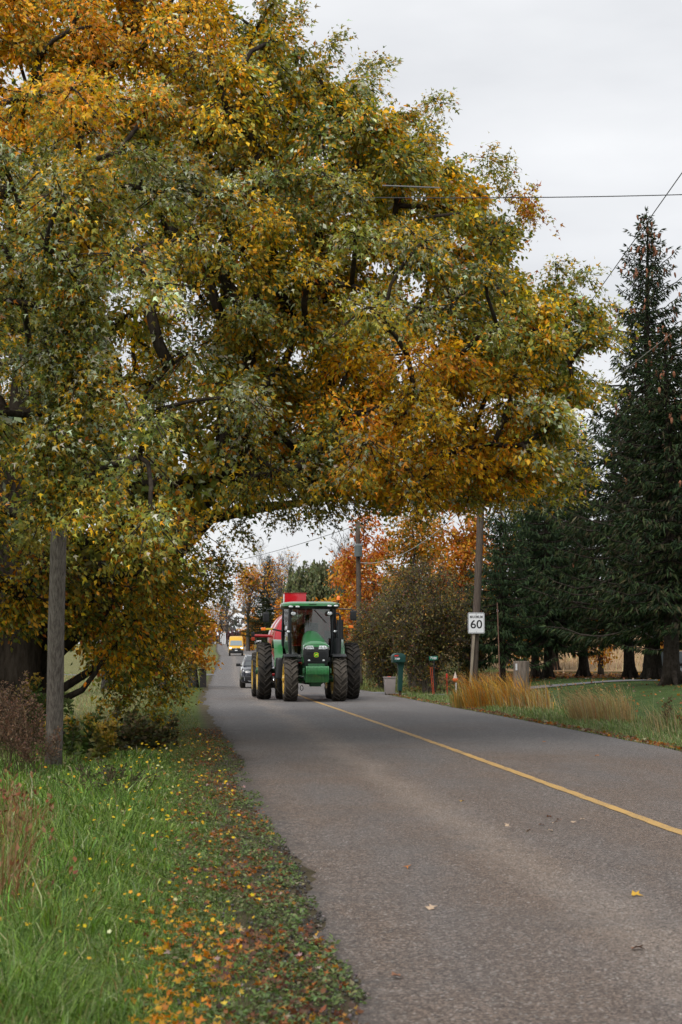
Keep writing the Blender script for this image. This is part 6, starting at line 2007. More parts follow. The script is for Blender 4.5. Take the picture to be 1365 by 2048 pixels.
# ---- red tank trailer behind the tractor
trailer = empty('tank_trailer', tractor.location, HEAD)
trailer.location = tuple(Vector(tractor.location) + Matrix.Rotation(HEAD, 3, 'Z') @ Vector((0.12, 7.2, 0)))
def ty(y): return y - 7.2
TC = 2.06
prof = [(ty(5.15), 0.002), (ty(5.16), 0.5), (ty(5.24), 0.9), (ty(5.38), 1.10), (ty(5.52), 1.18), (ty(5.6), 1.2), (ty(9.6), 1.2), (ty(9.8), 1.12), (ty(10.0), 0.7), (ty(10.05), 0.002)]
tank = MB().lathe(prof, 'y', 48, (0.04, 0, TC)).build('tank', M_redp, trailer, smooth=60)
MB().lathe([(ty(5.50), 1.17), (ty(5.50), 1.225), (ty(5.56), 1.225), (ty(5.56), 1.17)], 'y', 48, (0.04, 0, TC)).lathe([(ty(8.0), 1.19), (ty(8.0), 1.22), (ty(8.08), 1.22), (ty(8.08), 1.19)], 'y', 48, (0.04, 0, TC)).build('tank_gleam_band', mat('tank_sky_gleam', (0.55, 0.20, 0.20), 0.3, coat=0.4), tank, smooth=40)  # pale pink bands: the sky's reflection on the tank, put into their colour
MB().box((-0.18, ty(8.6), 3.52), (0.80, 0.9, 0.68), taper=(1.03, 1.03)).build('hopper', M_redp, trailer, 0.015)
MB().box((-0.18, ty(8.6), 3.865), (0.86, 0.96, 0.03)).build('hopper_rim', M_redm, trailer, 0.008)
MB().box((-0.45, ty(6.6), 0.86), (0.14, 6.2, 0.2)).box((0.45, ty(6.6), 0.86), (0.14, 6.2, 0.2)).box((0, ty(3.95), 0.80), (0.16, 1.2, 0.14)).box((0, ty(7.2), 0.86), (3.5, 0.18, 0.18)).box((0, ty(5.4), 0.95), (1.2, 0.12, 0.5)).build('frame', M_redm, trailer, 0.02)
MB().tube([(-1.88, ty(5.9), 0.82), (1.88, ty(5.9), 0.82)], 0.07, 12).build('axle', M_redm, trailer)
for s in (-1, 1):
    ag_wheel('trailer', 0.815, 0.33, 0.50, 22, trailer, (s * 1.76, ty(5.9), 0.81), M_tyre, s)
    if s > 0: continue
    MB().tube([(s * 1.0, ty(7.0), 2.22), (s * 1.80, ty(7.0), 2.24)], 0.055, 8).build('side_boom', M_redm, trailer)
    e_ = MB().box((s * 1.84, ty(7.0), 2.28), (0.12, 0.1, 0.18)).build('boom_end', M_black, trailer, 0.01)
    MB().box((s * 1.84, ty(6.98), 2.12), (0.12, 0.09, 0.13)).build('boom_lamp', mat('dull_red_lens', (0.35, 0.05, 0.02), 0.3), e_, 0.01)
MB().tube([(-0.7, ty(5.05), 1.0), (-0.7, ty(5.05), 2.7)], 0.02).tube([(-0.35, ty(5.05), 1.0), (-0.35, ty(5.05), 2.7)], 0.02).box((-0.52, ty(5.05), 1.4), (0.35, 0.03, 0.03)).box((-0.52, ty(5.05), 1.8), (0.35, 0.03, 0.03)).box((-0.52, ty(5.05), 2.2), (0.35, 0.03, 0.03)).build('ladder', M_redm, trailer)
MB().tube([(0.2, ty(4.2), 0.95), (0.25, ty(4.7), 1.1), (0.2, ty(5.2), 1.3)], 0.05).build('hose', M_black, trailer)
tag(trailer, 'glossy red tank trailer with square hopper drawn by the tractor', 'trailer')


# ---- cars
def car_ring(y, w, zb, zt, crown=0.03, tum=0.12):
    pts = [(0, zb), (w * 0.80, zb), (w * 0.96, zb + 0.06), (w, zb + 0.2), (w * 1.0, zb + (zt - zb) * 0.55), (w * (1 - tum * 0.3), zt - 0.10), (w * (1 - tum), zt - 0.02), (w * 0.6, zt + crown * 0.6), (0, zt + crown)]
    full = pts + [(-x, z) for x, z in reversed(pts[1:-1])]
    return [(x, y, z) for x, z in full]


def simple_wheel(parent, loc, R, w, rim_m, out):
    t = MB().lathe([(-w / 2, R * 0.62), (-w / 2, R * 0.93), (-w * 0.38, R), (w * 0.38, R), (w / 2, R * 0.93), (w / 2, R * 0.62), (0, R * 0.6)], 'x', 32)
    for k in range(3):
        pass
    t = t.build('wheel', M_tyre, parent, smooth=40)
    t.location = loc
    r = MB().lathe([(out * w * 0.42, R * 0.63), (out * w * 0.46, R * 0.60), (out * w * 0.30, R * 0.52), (out * w * 0.34, 0.05), (out * w * 0.36, 0.002)], 'x', 28)
    for k in range(5):
        a = k * 2 * math.pi / 5
        r.box((out * w * 0.40, 0.33 * R * math.cos(a), 0.33 * R * math.sin(a)), (0.02, 0.10, 0.42 * R), Matrix.Rotation(a - math.pi / 2, 3, 'X'))
    r.build('rim', rim_m, t, smooth=40)
    return t


M_navy = mat('dark_blue_black_car_paint', (0.012, 0.015, 0.024), 0.18, spec=0.6, coat=0.9)
M_alloy = mat('alloy', (0.45, 0.46, 0.48), 0.3, 0.8)
M_drl = mat('lit_headlamp', (0.85, 0.87, 0.9), 0.1, emit=(1, 0.97, 0.9, 1.2))
M_plate = mat('white_plate', (0.75, 0.76, 0.78), 0.4)
suv = empty('car', ((483 - CXP) / FPX * 87 + 0.93, 87.0, float(zr(87)) + 0.02), 0.075)
body = MB().loft([car_ring(0.0, 0.70, 0.36, 0.74, 0.02), car_ring(0.06, 0.82, 0.28, 0.90, 0.02), car_ring(0.25, 0.91, 0.24, 0.98, 0.03), car_ring(0.7, 0.925, 0.23, 1.03, 0.05), car_ring(1.15, 0.925, 0.23, 1.08, 0.05), car_ring(3.9, 0.925, 0.23, 1.10, 0.03), car_ring(4.4, 0.90, 0.25, 1.10, 0.02), car_ring(4.58, 0.82, 0.35, 0.98, 0.02)]).build('body', M_navy, suv, smooth=50)
gh = [[(-0.80, 1.10, 1.08), (0.80, 1.10, 1.08), (0.84, 4.45, 1.10), (-0.84, 4.45, 1.10)], [(-0.70, 1.55, 1.40), (0.70, 1.55, 1.40), (0.74, 4.25, 1.42), (-0.74, 4.25, 1.42)], [(-0.60, 1.95, 1.64), (0.60, 1.95, 1.64), (0.64, 4.05, 1.66), (-0.64, 4.05, 1.66)], [(-0.50, 2.2, 1.675), (0.50, 2.2, 1.675), (0.54, 3.9, 1.69), (-0.54, 3.9, 1.69)]]
cabin = MB().loft(gh).build('cabin', M_navy, suv, 0.04, 3)
MB().loft([[(-0.70, 1.165, 1.14), (0.70, 1.165, 1.14), (0.70, 1.18, 1.13), (-0.70, 1.18, 1.13)], [(-0.56, 1.865, 1.605), (0.56, 1.865, 1.605), (0.56, 1.885, 1.595), (-0.56, 1.885, 1.595)]]).build('windscreen', M_cglass, cabin)
for s in (-1, 1):
    MB().loft([[(s * 0.803, 1.5, 1.14), (s * 0.815, 3.9, 1.16), (s * 0.80, 3.9, 1.16), (s * 0.79, 1.5, 1.14)], [(s * 0.655, 2.05, 1.58), (s * 0.675, 3.75, 1.60), (s * 0.655, 3.75, 1.60), (s * 0.64, 2.05, 1.58)]]).build('side_window', M_cglass, cabin)
    hl = MB().loft([[(s * 0.48, 0.015, 0.82), (s * 0.80, 0.10, 0.88), (s * 0.80, 0.16, 0.90), (s * 0.50, 0.10, 0.90)], [(s * 0.48, 0.005, 0.74), (s * 0.84, 0.10, 0.80), (s * 0.85, 0.2, 0.82), (s * 0.5, 0.12, 0.80)]]).build('headlight', M_lens, suv, 0.008)
    MB().loft([[(s * 0.50, -0.006, 0.90), (s * 0.80, 0.085, 0.935), (s * 0.81, 0.12, 0.93), (s * 0.5, 0.03, 0.895)], [(s * 0.50, -0.006, 0.875), (s * 0.81, 0.085, 0.905), (s * 0.82, 0.12, 0.90), (s * 0.5, 0.03, 0.87)]]).build('running_lamp', M_chrome, hl)
    MB().tube([(s * 0.84, 1.35, 1.10), (s * 0.95, 1.33, 1.14)], 0.025, 8).box((s * 1.04, 1.32, 1.17), (0.22, 0.10, 0.15)).build('mirror', M_black, suv, 0.03, 2)
    MB().tube([(s * 0.62, 2.0, 1.68), (s * 0.64, 3.9, 1.70)], 0.02, 8).build('roof_rail', M_alloy, suv)
    for y in (0.93, 3.6):
        simple_wheel(suv, (s * 0.80, y, 0.35), 0.355, 0.25, M_alloy, s)
MB().box((0, -0.015, 0.76), (0.86, 0.06, 0.12)).build('grille', M_black, suv, 0.015)
MB().box((0, -0.05, 0.80), (0.9, 0.02, 0.025)).tube([(-0.76, 0.03, 0.62), (-0.74, 0.0, 0.40), (-0.45, -0.03, 0.345), (0.45, -0.03, 0.345), (0.74, 0.0, 0.40), (0.76, 0.03, 0.62)], 0.014, 8).build('chrome_trim', M_chrome, suv)
MB().box((0, 0.03, 0.47), (1.44, 0.12, 0.26)).build('lower_intake', M_black, suv, 0.03)
MB().box((0, -0.045, 0.58), (0.34, 0.015, 0.11)).build('number_plate', M_plate, suv, 0.004)
MB().box((0, -0.05, 0.80), (0.10, 0.02, 0.08)).build('badge', M_chrome, suv, 0.01)
for s in (-1, 1):
    MB().prism([(0.93 + 0.43 * math.cos(q), 0.35 + 0.43 * math.sin(q)) for q in np.linspace(0, math.pi, 12)], s * 0.80, s * 0.932, 'yz').build('wheel_arch', M_black, suv, 0.006)
tag(suv, 'dark blue black car following close behind the tank trailer', 'car')

# yellow delivery van
M_vany = mat('yellow_van_paint', (0.72, 0.40, 0.02), 0.3, coat=0.5, var=0.08)
vd = 236.0
van = empty('van', ((473.5 - CXP) / FPX * vd, vd, float(zr(vd)) + 0.02), 0.07)
def vring(y, w, zb, zt, wt):
    pts = [(0, zb), (w * 0.9, zb), (w, zb + 0.1), (w, min(zt - 0.1, 1.2)), (wt, zt - 0.12), (wt * 0.86, zt - 0.02), (0, zt)]
    return [(x, y, z) for x, z in pts + [(-a, b2) for a, b2 in reversed(pts[1:-1])]]
vb = MB().loft([vring(-0.02, 0.90, 0.45, 1.05, 0.88), vring(0.12, 0.99, 0.38, 1.22, 0.95), vring(0.75, 1.02, 0.35, 1.40, 0.95), vring(1.35, 1.03, 0.35, 2.15, 0.92), vring(1.75, 1.03, 0.35, 2.55, 0.90), vring(2.2, 1.03, 0.35, 2.75, 0.90), vring(5.7, 1.03, 0.35, 2.75, 0.90), vring(5.9, 1.0, 0.4, 2.7, 0.88)]).build('body', M_vany, van, smooth=45)
MB().loft([[(-0.84, 0.74, 1.44), (0.84, 0.74, 1.44), (0.84, 0.79, 1.44), (-0.84, 0.79, 1.44)], [(-0.78, 1.30, 2.12), (0.78, 1.30, 2.12), (0.78, 1.34, 2.12), (-0.78, 1.34, 2.12)]]).build('windscreen', mat('pale_sky_lit_glass', (0.20, 0.25, 0.28), 0.05, spec=0.9, coat=0.6), vb)
MB().box((0, -0.04, 0.60), (1.98, 0.28, 0.44)).box((0, -0.02, 0.93), (1.3, 0.16, 0.26)).build('bumper', M_black, van, 0.04)
MB().box((0, -0.19, 0.76), (0.36, 0.02, 0.14)).build('number_plate', M_plate, van)
MB().ball((0, -0.11, 1.05), (0.12, 0.02, 0.05)).build('badge', M_chrome, van)
for s in (-1, 1):
    MB().box((s * 0.76, 0.06, 1.10), (0.32, 0.16, 0.20)).build('headlight', M_drl, van, 0.04)
    MB().box((s * 1.18, 0.95, 1.45), (0.2, 0.14, 0.34)).box((s * 1.06, 0.98, 1.40), (0.2, 0.05, 0.06)).build('mirror', M_black, van, 0.03)
    for y in (1.0, 4.7): simple_wheel(van, (s * 0.89, y, 0.35), 0.35, 0.24, M_alloy, s)
tag(van, 'yellow high roofed delivery van with lamps lit, far down the road', 'van')

# pickup parked on the lawn, mostly hidden by the thick spruce trunk
M_pick = mat('pale_grey_truck_paint', (0.30, 0.33, 0.36), 0.35, coat=0.4, var=0.1)
pd = 82.0
pk = empty('pickup_truck', ((1302 - CXP) / FPX * pd, pd, float(gz((1302 - CXP) / FPX * pd, pd))), 0.12)
# local x runs from the tail (0) forwards, y across
def pr(x, w, zb, zt):
    pts = [(0, zb), (w * 0.9, zb), (w, zb + 0.1), (w, zt - 0.1), (w * 0.93, zt), (0, zt)]
    return [(x, y, z) for y, z in pts + [(-a, b2) for a, b2 in reversed(pts[1:-1])]]
pb = MB().loft([pr(0.0, 0.93, 0.55, 1.25), pr(0.08, 0.98, 0.45, 1.28), pr(1.9, 0.98, 0.42, 1.30), pr(2.0, 0.98, 0.42, 1.22), pr(4.0, 0.98, 0.42, 1.22), pr(5.2, 0.95, 0.42, 1.15), pr(5.4, 0.85, 0.5, 1.0)]).build('body', M_pick, pk, smooth=40)
MB().loft([[(2.0, -0.88, 1.2), (2.0, 0.88, 1.2), (4.1, 0.88, 1.2), (4.1, -0.88, 1.2)], [(2.25, -0.72, 1.85), (2.25, 0.72, 1.85), (3.5, 0.72, 1.85), (3.5, -0.72, 1.85)]]).build('cabin', M_pick, pk, 0.04)
MB().loft([[(2.15, -0.865, 1.27), (3.85, -0.865, 1.27), (3.85, -0.84, 1.27), (2.15, -0.84, 1.27)], [(2.3, -0.745, 1.78), (3.45, -0.745, 1.78), (3.45, -0.72, 1.78), (2.3, -0.72, 1.78)]]).build('side_window', M_cglass, pk)
MB().box((-0.10, 0, 0.62), (0.22, 1.8, 0.20)).build('rear_bumper', mat('chrome_bumper', (0.5, 0.52, 0.55), 0.25, 0.7), pk, 0.03)
for s in (-1, 1):
    MB().box((-0.005, s * 0.86, 1.02), (0.03, 0.14, 0.3)).build('tail_lamp', mat('red_tail_lens', (0.4, 0.02, 0.02), 0.25), pk, 0.01)
    for x in (1.15, 4.5):
        w_ = simple_wheel(pk, (x, s * 0.86, 0.38), 0.38, 0.26, M_alloy, s)
        w_.rotation_euler = (0, 0, math.pi / 2)
tag(pk, 'pale grey pickup parked behind the thick spruce trunk at right', 'pickup truck')

# a light coloured car parked by the road far behind the trailer
fd = 250.0
fcx = (524 - CXP) / FPX * fd
fc = empty('parked_car', (fcx + 1.5, fd + 14, float(gz(fcx + 1.5, fd + 14))), 0.4)
fb = MB().loft([car_ring(0.0, 0.75, 0.35, 0.75), car_ring(0.3, 0.9, 0.25, 0.95), car_ring(1.1, 0.92, 0.25, 1.02), car_ring(4.3, 0.9, 0.25, 1.02), car_ring(4.5, 0.8, 0.4, 0.9)]).build('body', mat('silver_car_paint', (0.62, 0.64, 0.66), 0.25, coat=0.6), fc)
MB().loft([gh[0], gh[2]]).build('cabin', M_cglass, fc, 0.05)
for s in (-1, 1):
    for y in (0.9, 3.5): simple_wheel(fc, (s * 0.8, y, 0.33), 0.33, 0.22, M_alloy, s)
tag(fc, 'small silver car parked far back above the tractor wheel', 'car')

# ------------------------------------------------------------------ poles, wires, signs and roadside things
M_pole = bark_mat('weathered_pole_wood', (0.23, 0.20, 0.175), (0.075, 0.062, 0.053), (16, 16, 0.35), 0.9)
M_pole2 = bark_mat('brown_pole_wood', (0.145, 0.115, 0.095), (0.065, 0.05, 0.042), (26, 26, 0.9), 0.5)
M_wire = mat('grey_wire', (0.05, 0.05, 0.055), 0.5)
M_wirel = mat('pale_wire', (0.42, 0.42, 0.42), 0.4)
M_galv = mat('galvanised_steel', (0.30, 0.31, 0.32), 0.45, 0.6)
M_white = mat('sign_white', (0.74, 0.75, 0.78), 0.4, var=0.05, scale=5)
M_ink = mat('sign_black', (0.008, 0.008, 0.010), 0.5)
M_sgreen = mat('sign_green', (0.005, 0.13, 0.075), 0.4)
M_mgreen = mat('mailbox_green_plastic', (0.006, 0.058, 0.050), 0.5, var=0.2, scale=8)
M_taupe = mat('bin_taupe_plastic', (0.27, 0.235, 0.225), 0.6, var=0.1, scale=6)
M_orange = mat('orange_stake', (0.70, 0.09, 0.02), 0.5)
M_redst = mat('red_reflector', (0.60, 0.02, 0.02), 0.35)


def pole(name, label, base, top, r0, r1, m, group):
    b, t = Vector(base), Vector(top)
    root = empty(name, b)
    acc = Acc()
    s = np.linspace(0, 1, 12)[:, None]
    P = np.array([0, 0, -0.3]) * (1 - s) + np.array(t - b) * s + rng.normal(size=(12, 3)) * 0.006
    tube(acc, P, np.linspace(r0, r1, 12), (0.1,) * 3, 20, True, 0.02)
    link('shaft', acc.mesh('shaft', m, True), root)
    return tag(root, label, 'utility pole', group)


lb = gpt(105, 1541)
lt_ = at(140, 360, 23.1)
lp = pole('utility_pole', 'weathered grey pole rising into the maple at left', (lb.x, lb.y, lb.z), lt_, 0.128, 0.09, M_pole, 'utility poles')
MB().box((0.05, -0.125, 1.75), (0.05, 0.006, 0.035)).build('number_tag', mat('dull_tag', (0.45, 0.45, 0.43), 0.5, 0.4), lp)
for zz in (0.9, 1.3, 2.2, 2.6):
    MB().box((-0.01 + 0.03 * (zz - 1), -0.126 + 0.004 * zz, zz), (0.012, 0.012, 0.02)).build('staple', mat('rust_staple', (0.12, 0.07, 0.05), 0.7), lp)
rb_ = gpt(945, 1404)
rb_ = Vector((rb_.x, rb_.y, float(gz(rb_.x, rb_.y))))
rt_ = at(968, 895, rb_.y)
rp_ = pole('utility_pole', 'brown pole with the speed sign on the right verge', rb_, rt_, 0.150, 0.115, M_pole2, 'utility poles')
fx = (720 - CXP) / FPX * 97
fb_ = Vector((fx, 97, float(gz(fx, 97))))
ft_ = at(716, 1044, 97)
fp_ = pole('utility_pole', 'far pole carrying a grey transformer before the orange maples', fb_, ft_, 0.16, 0.12, M_pole2, 'utility poles')
tz = at(717, 1101, 97) - fb_
MB().lathe([(tz.z - 0.36, 0.02), (tz.z - 0.36, 0.23), (tz.z + 0.26, 0.23), (tz.z + 0.34, 0.1), (tz.z + 0.36, 0.02)], 'z', 20, (tz.x, tz.y - 0.26, 0)).build('transformer', mat('transformer_grey', (0.10, 0.115, 0.115), 0.5), fp_, smooth=40)
MB().box((tz.x, tz.y - 0.1, tz.z + 0.34), (0.62, 0.10, 0.07)).tube([(tz.x - 0.2, tz.y - 0.1, tz.z + 0.36), (tz.x - 0.2, tz.y - 0.1, tz.z + 0.52)], 0.03).tube([(tz.x + 0.2, tz.y - 0.1, tz.z + 0.36), (tz.x + 0.2, tz.y - 0.1, tz.z + 0.52)], 0.03).build('bracket', M_galv, fp_, 0.01)
lampb = bpt(534, 315)
lo_ = Vector((lampb[0], 315, lampb[2]))
lamp = pole('lamp_pole', 'slim pole with a street lamp before the lone spruce', lo_, at(533, 1192, 315), 0.16, 0.12, M_pole, 'utility poles')
lz = at(533, 1200, 315) - lo_
MB().tube([(lz.x, lz.y, lz.z - 0.4), (lz.x + 0.4, lz.y, lz.z), (lz.x + 0.9, lz.y, lz.z + 0.05)], 0.06).build('lamp_arm', M_galv, lamp)
MB().ball((lz.x + 1.1, lz.y, lz.z), (0.42, 0.3, 0.16)).build('lamp_head', M_white, lamp)
for (px, d, top, lab) in ((449, 450, 1240, 'right of two far poles on the skyline'), (445, 430, 1243, 'left of two far poles on the skyline')):
    b_ = bpt(px, d)
    pole('utility_pole', lab, b_, at(px, top, d), 0.15, 0.11, M_pole, 'utility poles')


def wire(label, pts, r, m, sag=0.0, k=24):
    P = [Vector(p) for p in pts]
    path = []
    for a, b in zip(P[:-1], P[1:]):
        for i in range(k):
            t = i / k
            path.append(a.lerp(b, t) - Vector((0, 0, sag * 4 * t * (1 - t))))
    path.append(P[-1])
    c = path[len(path) // 2].copy()
    o = MB().tube([p - c for p in path], r, 6).build('wire', m)
    o.location = c
    tag(o, label, 'wire', 'overhead wires')
wire('level wire crossing the sky from the maple to the right edge', [Vector(lt_) - Vector((0, 0, 0.15)), at(1520, 384, 27)], 0.008, M_wire, 0.10)
o_ = MB().tube([at(765, 371, 24.8), at(880, 375.5, 25.1)], 0.0105, 8).build('wire_splice', mat('dull_sleeve', (0.2, 0.2, 0.2), 0.5))
tag(o_, 'thicker pale sleeve on the level wire before the crown', 'wire sleeve')
wire('steep wire climbing past the spruce tip to the upper right', [rt_ - Vector((0, 0, 0.1)), at(1365, 345, 30), at(1620, -20, 22)], 0.010, M_wire, 0.03)
wire('lower slanting wire crossing the tallest spruce', [at(966, 960, rb_.y), at(1365, 650, 34), at(1560, 480, 27)], 0.008, M_wirel, 0.03)
wire('upper sagging pale wire from the transformer pole to the right', [at(718, 1053, 97), at(966, 930, rb_.y)], 0.016, M_wirel, 0.75)
wire('lower sagging pale wire above the hawthorn', [at(720, 1125, 97), at(966, 975, rb_.y)], 0.016, M_wirel, 0.85)
wire('thin wire over the road from the transformer pole to the left', [at(716, 1050, 97), at(440, 1128, 150), at(330, 1150, 180)], 0.018, M_wire, 0.2)
wire('faint lower wire far over the road', [at(534, 1162, 312), at(400, 1172, 300)], 0.03, M_wire, 0.2)

# speed limit sign on its post
sg = Vector((0, 0, 0))
sp_top = at(951, 1230, rb_.y - 0.25)
sp_base = gpt(940, 1405)
post = empty('sign_post', (sp_base.x, rb_.y - 0.22, float(gz(sp_base.x, rb_.y - 0.22))))
pv = sp_top - Vector(post.location)
pv = Vector((pv.x, 0, pv.z))
MB().loft([[(x, y, -0.3) for x, y in ((-0.045, -0.045), (0.045, -0.045), (0.045, 0.045), (-0.045, 0.045))], [(pv.x + x, y, pv.z) for x, y in ((-0.045, -0.045), (0.045, -0.045), (0.045, 0.045), (-0.045, 0.045))]]).build('shaft', bark_mat('pale_post_wood', (0.34, 0.29, 0.225), (0.20, 0.165, 0.13), (20, 20, 1), 0.4), post, 0.006)
tag(post, 'pale wooden post carrying the speed sign in front of the pole', 'sign post')
sc_c = at(953, 1246, rb_.y - 0.32)
sign = empty('speed_sign', sc_c)
def rrect(w, h, r, n=5):
    pts = []
    for cx_, cz_, a0 in ((w / 2 - r, h / 2 - r, 0), (-w / 2 + r, h / 2 - r, 1), (-w / 2 + r, -h / 2 + r, 2), (w / 2 - r, -h / 2 + r, 3)):
        for i in range(n + 1):
            q = (a0 + i / n) * math.pi / 2
            pts.append((cx_ + r * math.cos(q), cz_ + r * math.sin(q)))
    return pts
MB().prism(rrect(0.60, 0.75, 0.045), -0.004, 0.004).build('plate', M_white, sign, smooth=30)
fr_o, fr_i = rrect(0.575, 0.725, 0.038), rrect(0.545, 0.695, 0.03)
fb2 = MB()
fb2.loft([[(x, -0.0065, z) for x, z in fr_o], [(x, -0.0065, z) for x, z in fr_i], [(x, -0.0045, z) for x, z in fr_i], [(x, -0.0045, z) for x, z in fr_o], [(x, -0.0065, z) for x, z in fr_o]], cap=False)
fb2.build('border', M_ink, sign, smooth=0)
RX90 = (math.pi / 2, 0, 0)
text_part('lettering', 'MAXIMUM', 0.135, M_ink, sign, (0, -0.008, 0.215), RX90, 0.0015, 0.74, 0.0012)
text_part('number', '60', 0.42, M_ink, sign, (0, -0.008, -0.06), RX90, 0.0015, 1.05, 0.005)
for z in (0.315, -0.315):
    MB().lathe([(-0.016, 0.001), (-0.014, 0.012), (-0.004, 0.014), (-0.004, 0.001)], 'y', 10, (0, 0, z)).build('bolt', M_galv, sign)
tag(sign, 'white MAXIMUM 60 speed limit sign', 'sign')

# green mailbox with moulded post
mx_, my_ = (797 - CXP) / FPX * 66, 66.0
mz_ = float(gz(mx_, my_))
mb = empty('mailbox', (mx_, my_, mz_), 0.12)
box_top = at(797, 1306, 66).z - mz_
bz = box_top - 0.36
def mring(y, k):
    pts = [(-0.24 * k, bz), (0.24 * k, bz), (0.245 * k, bz + 0.24)] + [(0.245 * k * math.cos(q), bz + 0.24 + 0.12 * math.sin(q)) for q in np.linspace(0.3, math.pi - 0.3, 7)] + [(-0.245 * k, bz + 0.24)]
    return [(x, y, z) for x, z in pts]
bx_ = MB().loft([mring(-0.27, 0.97), mring(-0.25, 1.0), mring(0.30, 1.0), mring(0.32, 0.96)]).build('box', M_mgreen, mb, 0.008)
MB().loft([[(x * 0.90, -0.285, z * 0.9 + (bz + 0.18) * 0.1) for x, _, z in mring(0, 1.0)], [(x * 0.90, -0.268, z * 0.9 + (bz + 0.18) * 0.1) for x, _, z in mring(0, 1.0)]]).build('door', M_mgreen, bx_, 0.004)
MB().loft([[(x, y, 0.22) for x, y in ((-0.03, -0.12), (0.13, -0.12), (0.13, 0.1), (-0.03, 0.1))], [(x, y, bz - 0.28) for x, y in ((-0.02, -0.12), (0.17, -0.12), (0.17, 0.1), (-0.02, 0.1))], [(x, y, bz - 0.06) for x, y in ((-0.05, -0.16), (0.21, -0.16), (0.21, 0.16), (-0.05, 0.16))], [(x, y, bz + 0.01) for x, y in ((-0.2, -0.24), (0.23, -0.24), (0.23, 0.28), (-0.2, 0.28))]]).build('post', M_mgreen, mb, 0.02)
MB().box((0.06, 0, 0.05), (0.1, 0.1, 0.5)).build('stake', bark_mat('stake_wood', (0.12, 0.08, 0.06), (0.06, 0.04, 0.03)), mb)
MB().loft([[(-0.20 + x, -0.292, bz + z) for x, z in ((0, 0.225), (0.15, 0.235), (0.16, 0.28), (0.01, 0.285))], [(-0.20 + x, -0.284, bz + z) for x, z in ((0, 0.225), (0.15, 0.235), (0.16, 0.28), (0.01, 0.285))]]).build('red_marking', M_redst, mb)
text_part('number', '7189', 0.10, M_white, mb, (-0.09, -0.288, bz + 0.135), RX90, 0.002, 1.0, 0.004)
MB().box((0.255, -0.05, bz + 0.20), (0.012, 0.16, 0.04)).build('flag', M_white, mb)
tag(mb, 'dark green plastic mailbox with red and white marks on its post', 'mailbox')

# taupe wheeled bin
bx0, by0 = (779.5 - CXP) / FPX * 68.5, 68.5
bin_ = empty('waste_bin', (bx0, by0, float(gz(bx0, by0)) + 0.01), 0.1)
MB().box((0, 0, 0.36), (0.38, 0.40, 0.64), taper=(1.18, 1.15)).build('body', M_taupe, bin_, 0.03)
MB().box((0, -0.0, 0.70), (0.49, 0.5, 0.05)).box((0, 0.26, 0.69), (0.36, 0.05, 0.05)).build('lid', mat('bin_lid', (0.24, 0.20, 0.19), 0.55), bin_, 0.02)
for s in (-1, 1):
    MB().lathe([(-0.03, 0.01), (-0.03, 0.06), (0.03, 0.06), (0.03, 0.01)], 'x', 14, (s * 0.17, -0.12, 0.06)).build('wheel', M_tyre, bin_)
MB().box((-0.02, -0.02, 0.735), (0.12, 0.1, 0.02)).build('leaf_on_lid', M_orange, bin_, 0.006)
tag(bin_, 'taupe wheeled bin standing left of the mailbox', 'waste bin')

# green address sign
ax_, ay_ = (868 - CXP) / FPX * 71.0, 71.0
ad = empty('address_sign', (ax_, ay_, float(gz(ax_, ay_))), 0.1)
zt_ = at(866, 1312, 71).z - float(gz(ax_, ay_))
MB().box((0, 0.02, zt_ / 2 - 0.05), (0.045, 0.03, zt_)).build('post', M_blackm, ad)
MB().box((-0.03, -0.005, zt_ - 0.09), (0.36, 0.012, 0.17), Matrix.Rotation(-0.06, 3, 'Y')).build('plate', M_sgreen, ad, 0.005)
text_part('number', '7189', 0.135, M_white, ad, (-0.03, -0.014, zt_ - 0.09), (math.pi / 2, 0.06, 0), 0.0015, 1.0, 0.003)
tag(ad, 'small green address plate reading 7189 on a thin post', 'sign')

M_orange2 = mat('faded_orange_stake', (0.45, 0.06, 0.02), 0.6)
GK = 'marker stakes by the driveway'
def stake(label, px, d, top, lean, m, r=0.018, head=None, hm=None, name='marker_stake'):
    x = (px - CXP) / FPX * d
    z0 = float(gz(x, d))
    h = at(px, top, d).z - z0
    o = empty(name, (x, d, z0))
    MB().tube([(0, 0, -0.1), (lean * h, 0, h)], r, 8).build('shaft', m, o)
    if head:
        MB().box((lean * h, -0.02, h - head[1] / 2), (head[0], 0.03, head[1])).build('reflector', hm, o, 0.008)
    return tag(o, label, 'stake', GK)
stake('left of two crossed orange stakes below the address plate', 866, 71, 1334, -0.10, M_orange2, 0.013)
stake('right of two crossed orange stakes below the address plate', 868.5, 71, 1334, -0.08, M_orange2, 0.013)
stake('red topped thin stake at the driveway edge', 894, 67, 1347, -0.02, M_redst, 0.010, (0.06, 0.18), M_redst)
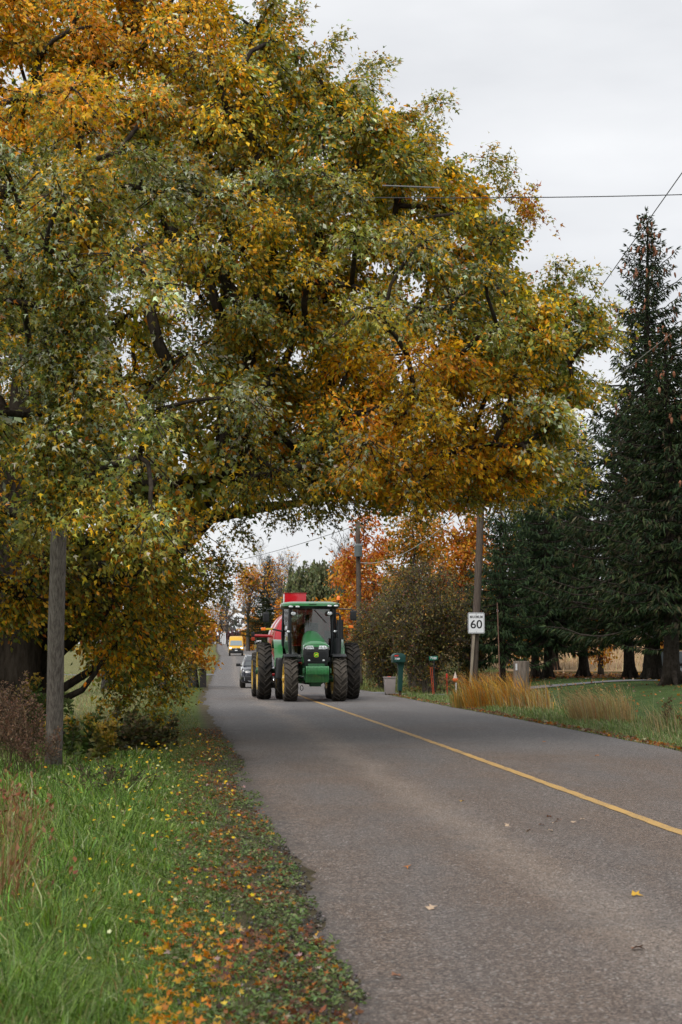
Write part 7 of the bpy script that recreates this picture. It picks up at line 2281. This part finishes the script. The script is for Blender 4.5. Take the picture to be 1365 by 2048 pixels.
# small garden ornament: pale cone hat over an orange body on a stick
gx, gd = (910 - CXP) / FPX * 69, 69.0
gn = empty('garden_ornament', (gx, gd, float(gz(gx, gd))))
gt = at(910, 1343, 69).z - float(gz(gx, gd))
MB().tube([(0.03, 0, -0.1), (0.03, 0, gt - 0.45)], 0.018, 8).build('stick', M_white, gn)
MB().ball((0, 0, gt - 0.33), (0.11, 0.09, 0.10)).build('body', M_orange, gn)
MB().lathe([(gt - 0.27, 0.085), (gt - 0.15, 0.05), (gt, 0.004), (gt - 0.28, 0.002)], 'z', 12).build('hat', mat('faded_cloth', (0.55, 0.45, 0.38), 0.8), gn)
tag(gn, 'small orange and pale garden ornament on a white stick', 'ornament')

# old stump with a white notice
sx_, sd_ = (1041 - CXP) / FPX * 58, 58.0
stp = empty('tree_stump', (sx_, sd_, float(gz(sx_, sd_))))
sh = at(1041, 1322, 58).z - float(gz(sx_, sd_))
acc = Acc()
tube(acc, [[0, 0, -0.1], [0, 0, 0.12], [0.0, 0, sh * 0.5], [0.01, 0, sh - 0.02], [0.01, 0, sh]], [0.36, 0.28, 0.25, 0.25, 0.24], (0.1,) * 3, 18, True, 0.05)
link('wood', acc.mesh('wood', bark_mat('stump_wood', (0.20, 0.165, 0.14), (0.10, 0.08, 0.065), (9, 9, 1.0)), True), stp)
MB().box((-0.17, -0.20, sh - 0.2), (0.07, 0.02, 0.22), Matrix.Rotation(0.5, 3, 'Z')).build('notice', M_white, stp)
tag(stp, 'weathered grey tree stump with a white slip among the grasses', 'stump')
# thin rusty rod
rx_, rd_ = (997 - CXP) / FPX * 60, 60.0
rod = empty('metal_rod', (rx_, rd_, float(gz(rx_, rd_))))
hh_ = at(995, 1205, 60).z - float(gz(rx_, rd_))
MB().tube([(0.05, 0, -0.1), (-0.04, 0, hh_)], 0.021, 8).build('shaft', mat('rusty_steel', (0.17, 0.09, 0.06), 0.8, var=0.4, scale=10), rod)
tag(rod, 'thin rusty upright rod between the speed sign and the stump', 'rod')
# dark post under the left roadside tree
dx, dd_ = (408 - CXP) / FPX * 92, 92.0
dk = empty('dark_post', (dx, dd_, float(gz(dx, dd_))))
MB().box((0, 0, 0.45), (0.36, 0.3, 1.0), taper=(0.9, 0.9)).box((0, 0, 0.98), (0.42, 0.36, 0.08)).build('box', mat('dark_weathered_wood', (0.035, 0.030, 0.03), 0.8), dk, 0.03)
tag(dk, 'dark square box on the bank under the left roadside tree', 'box')
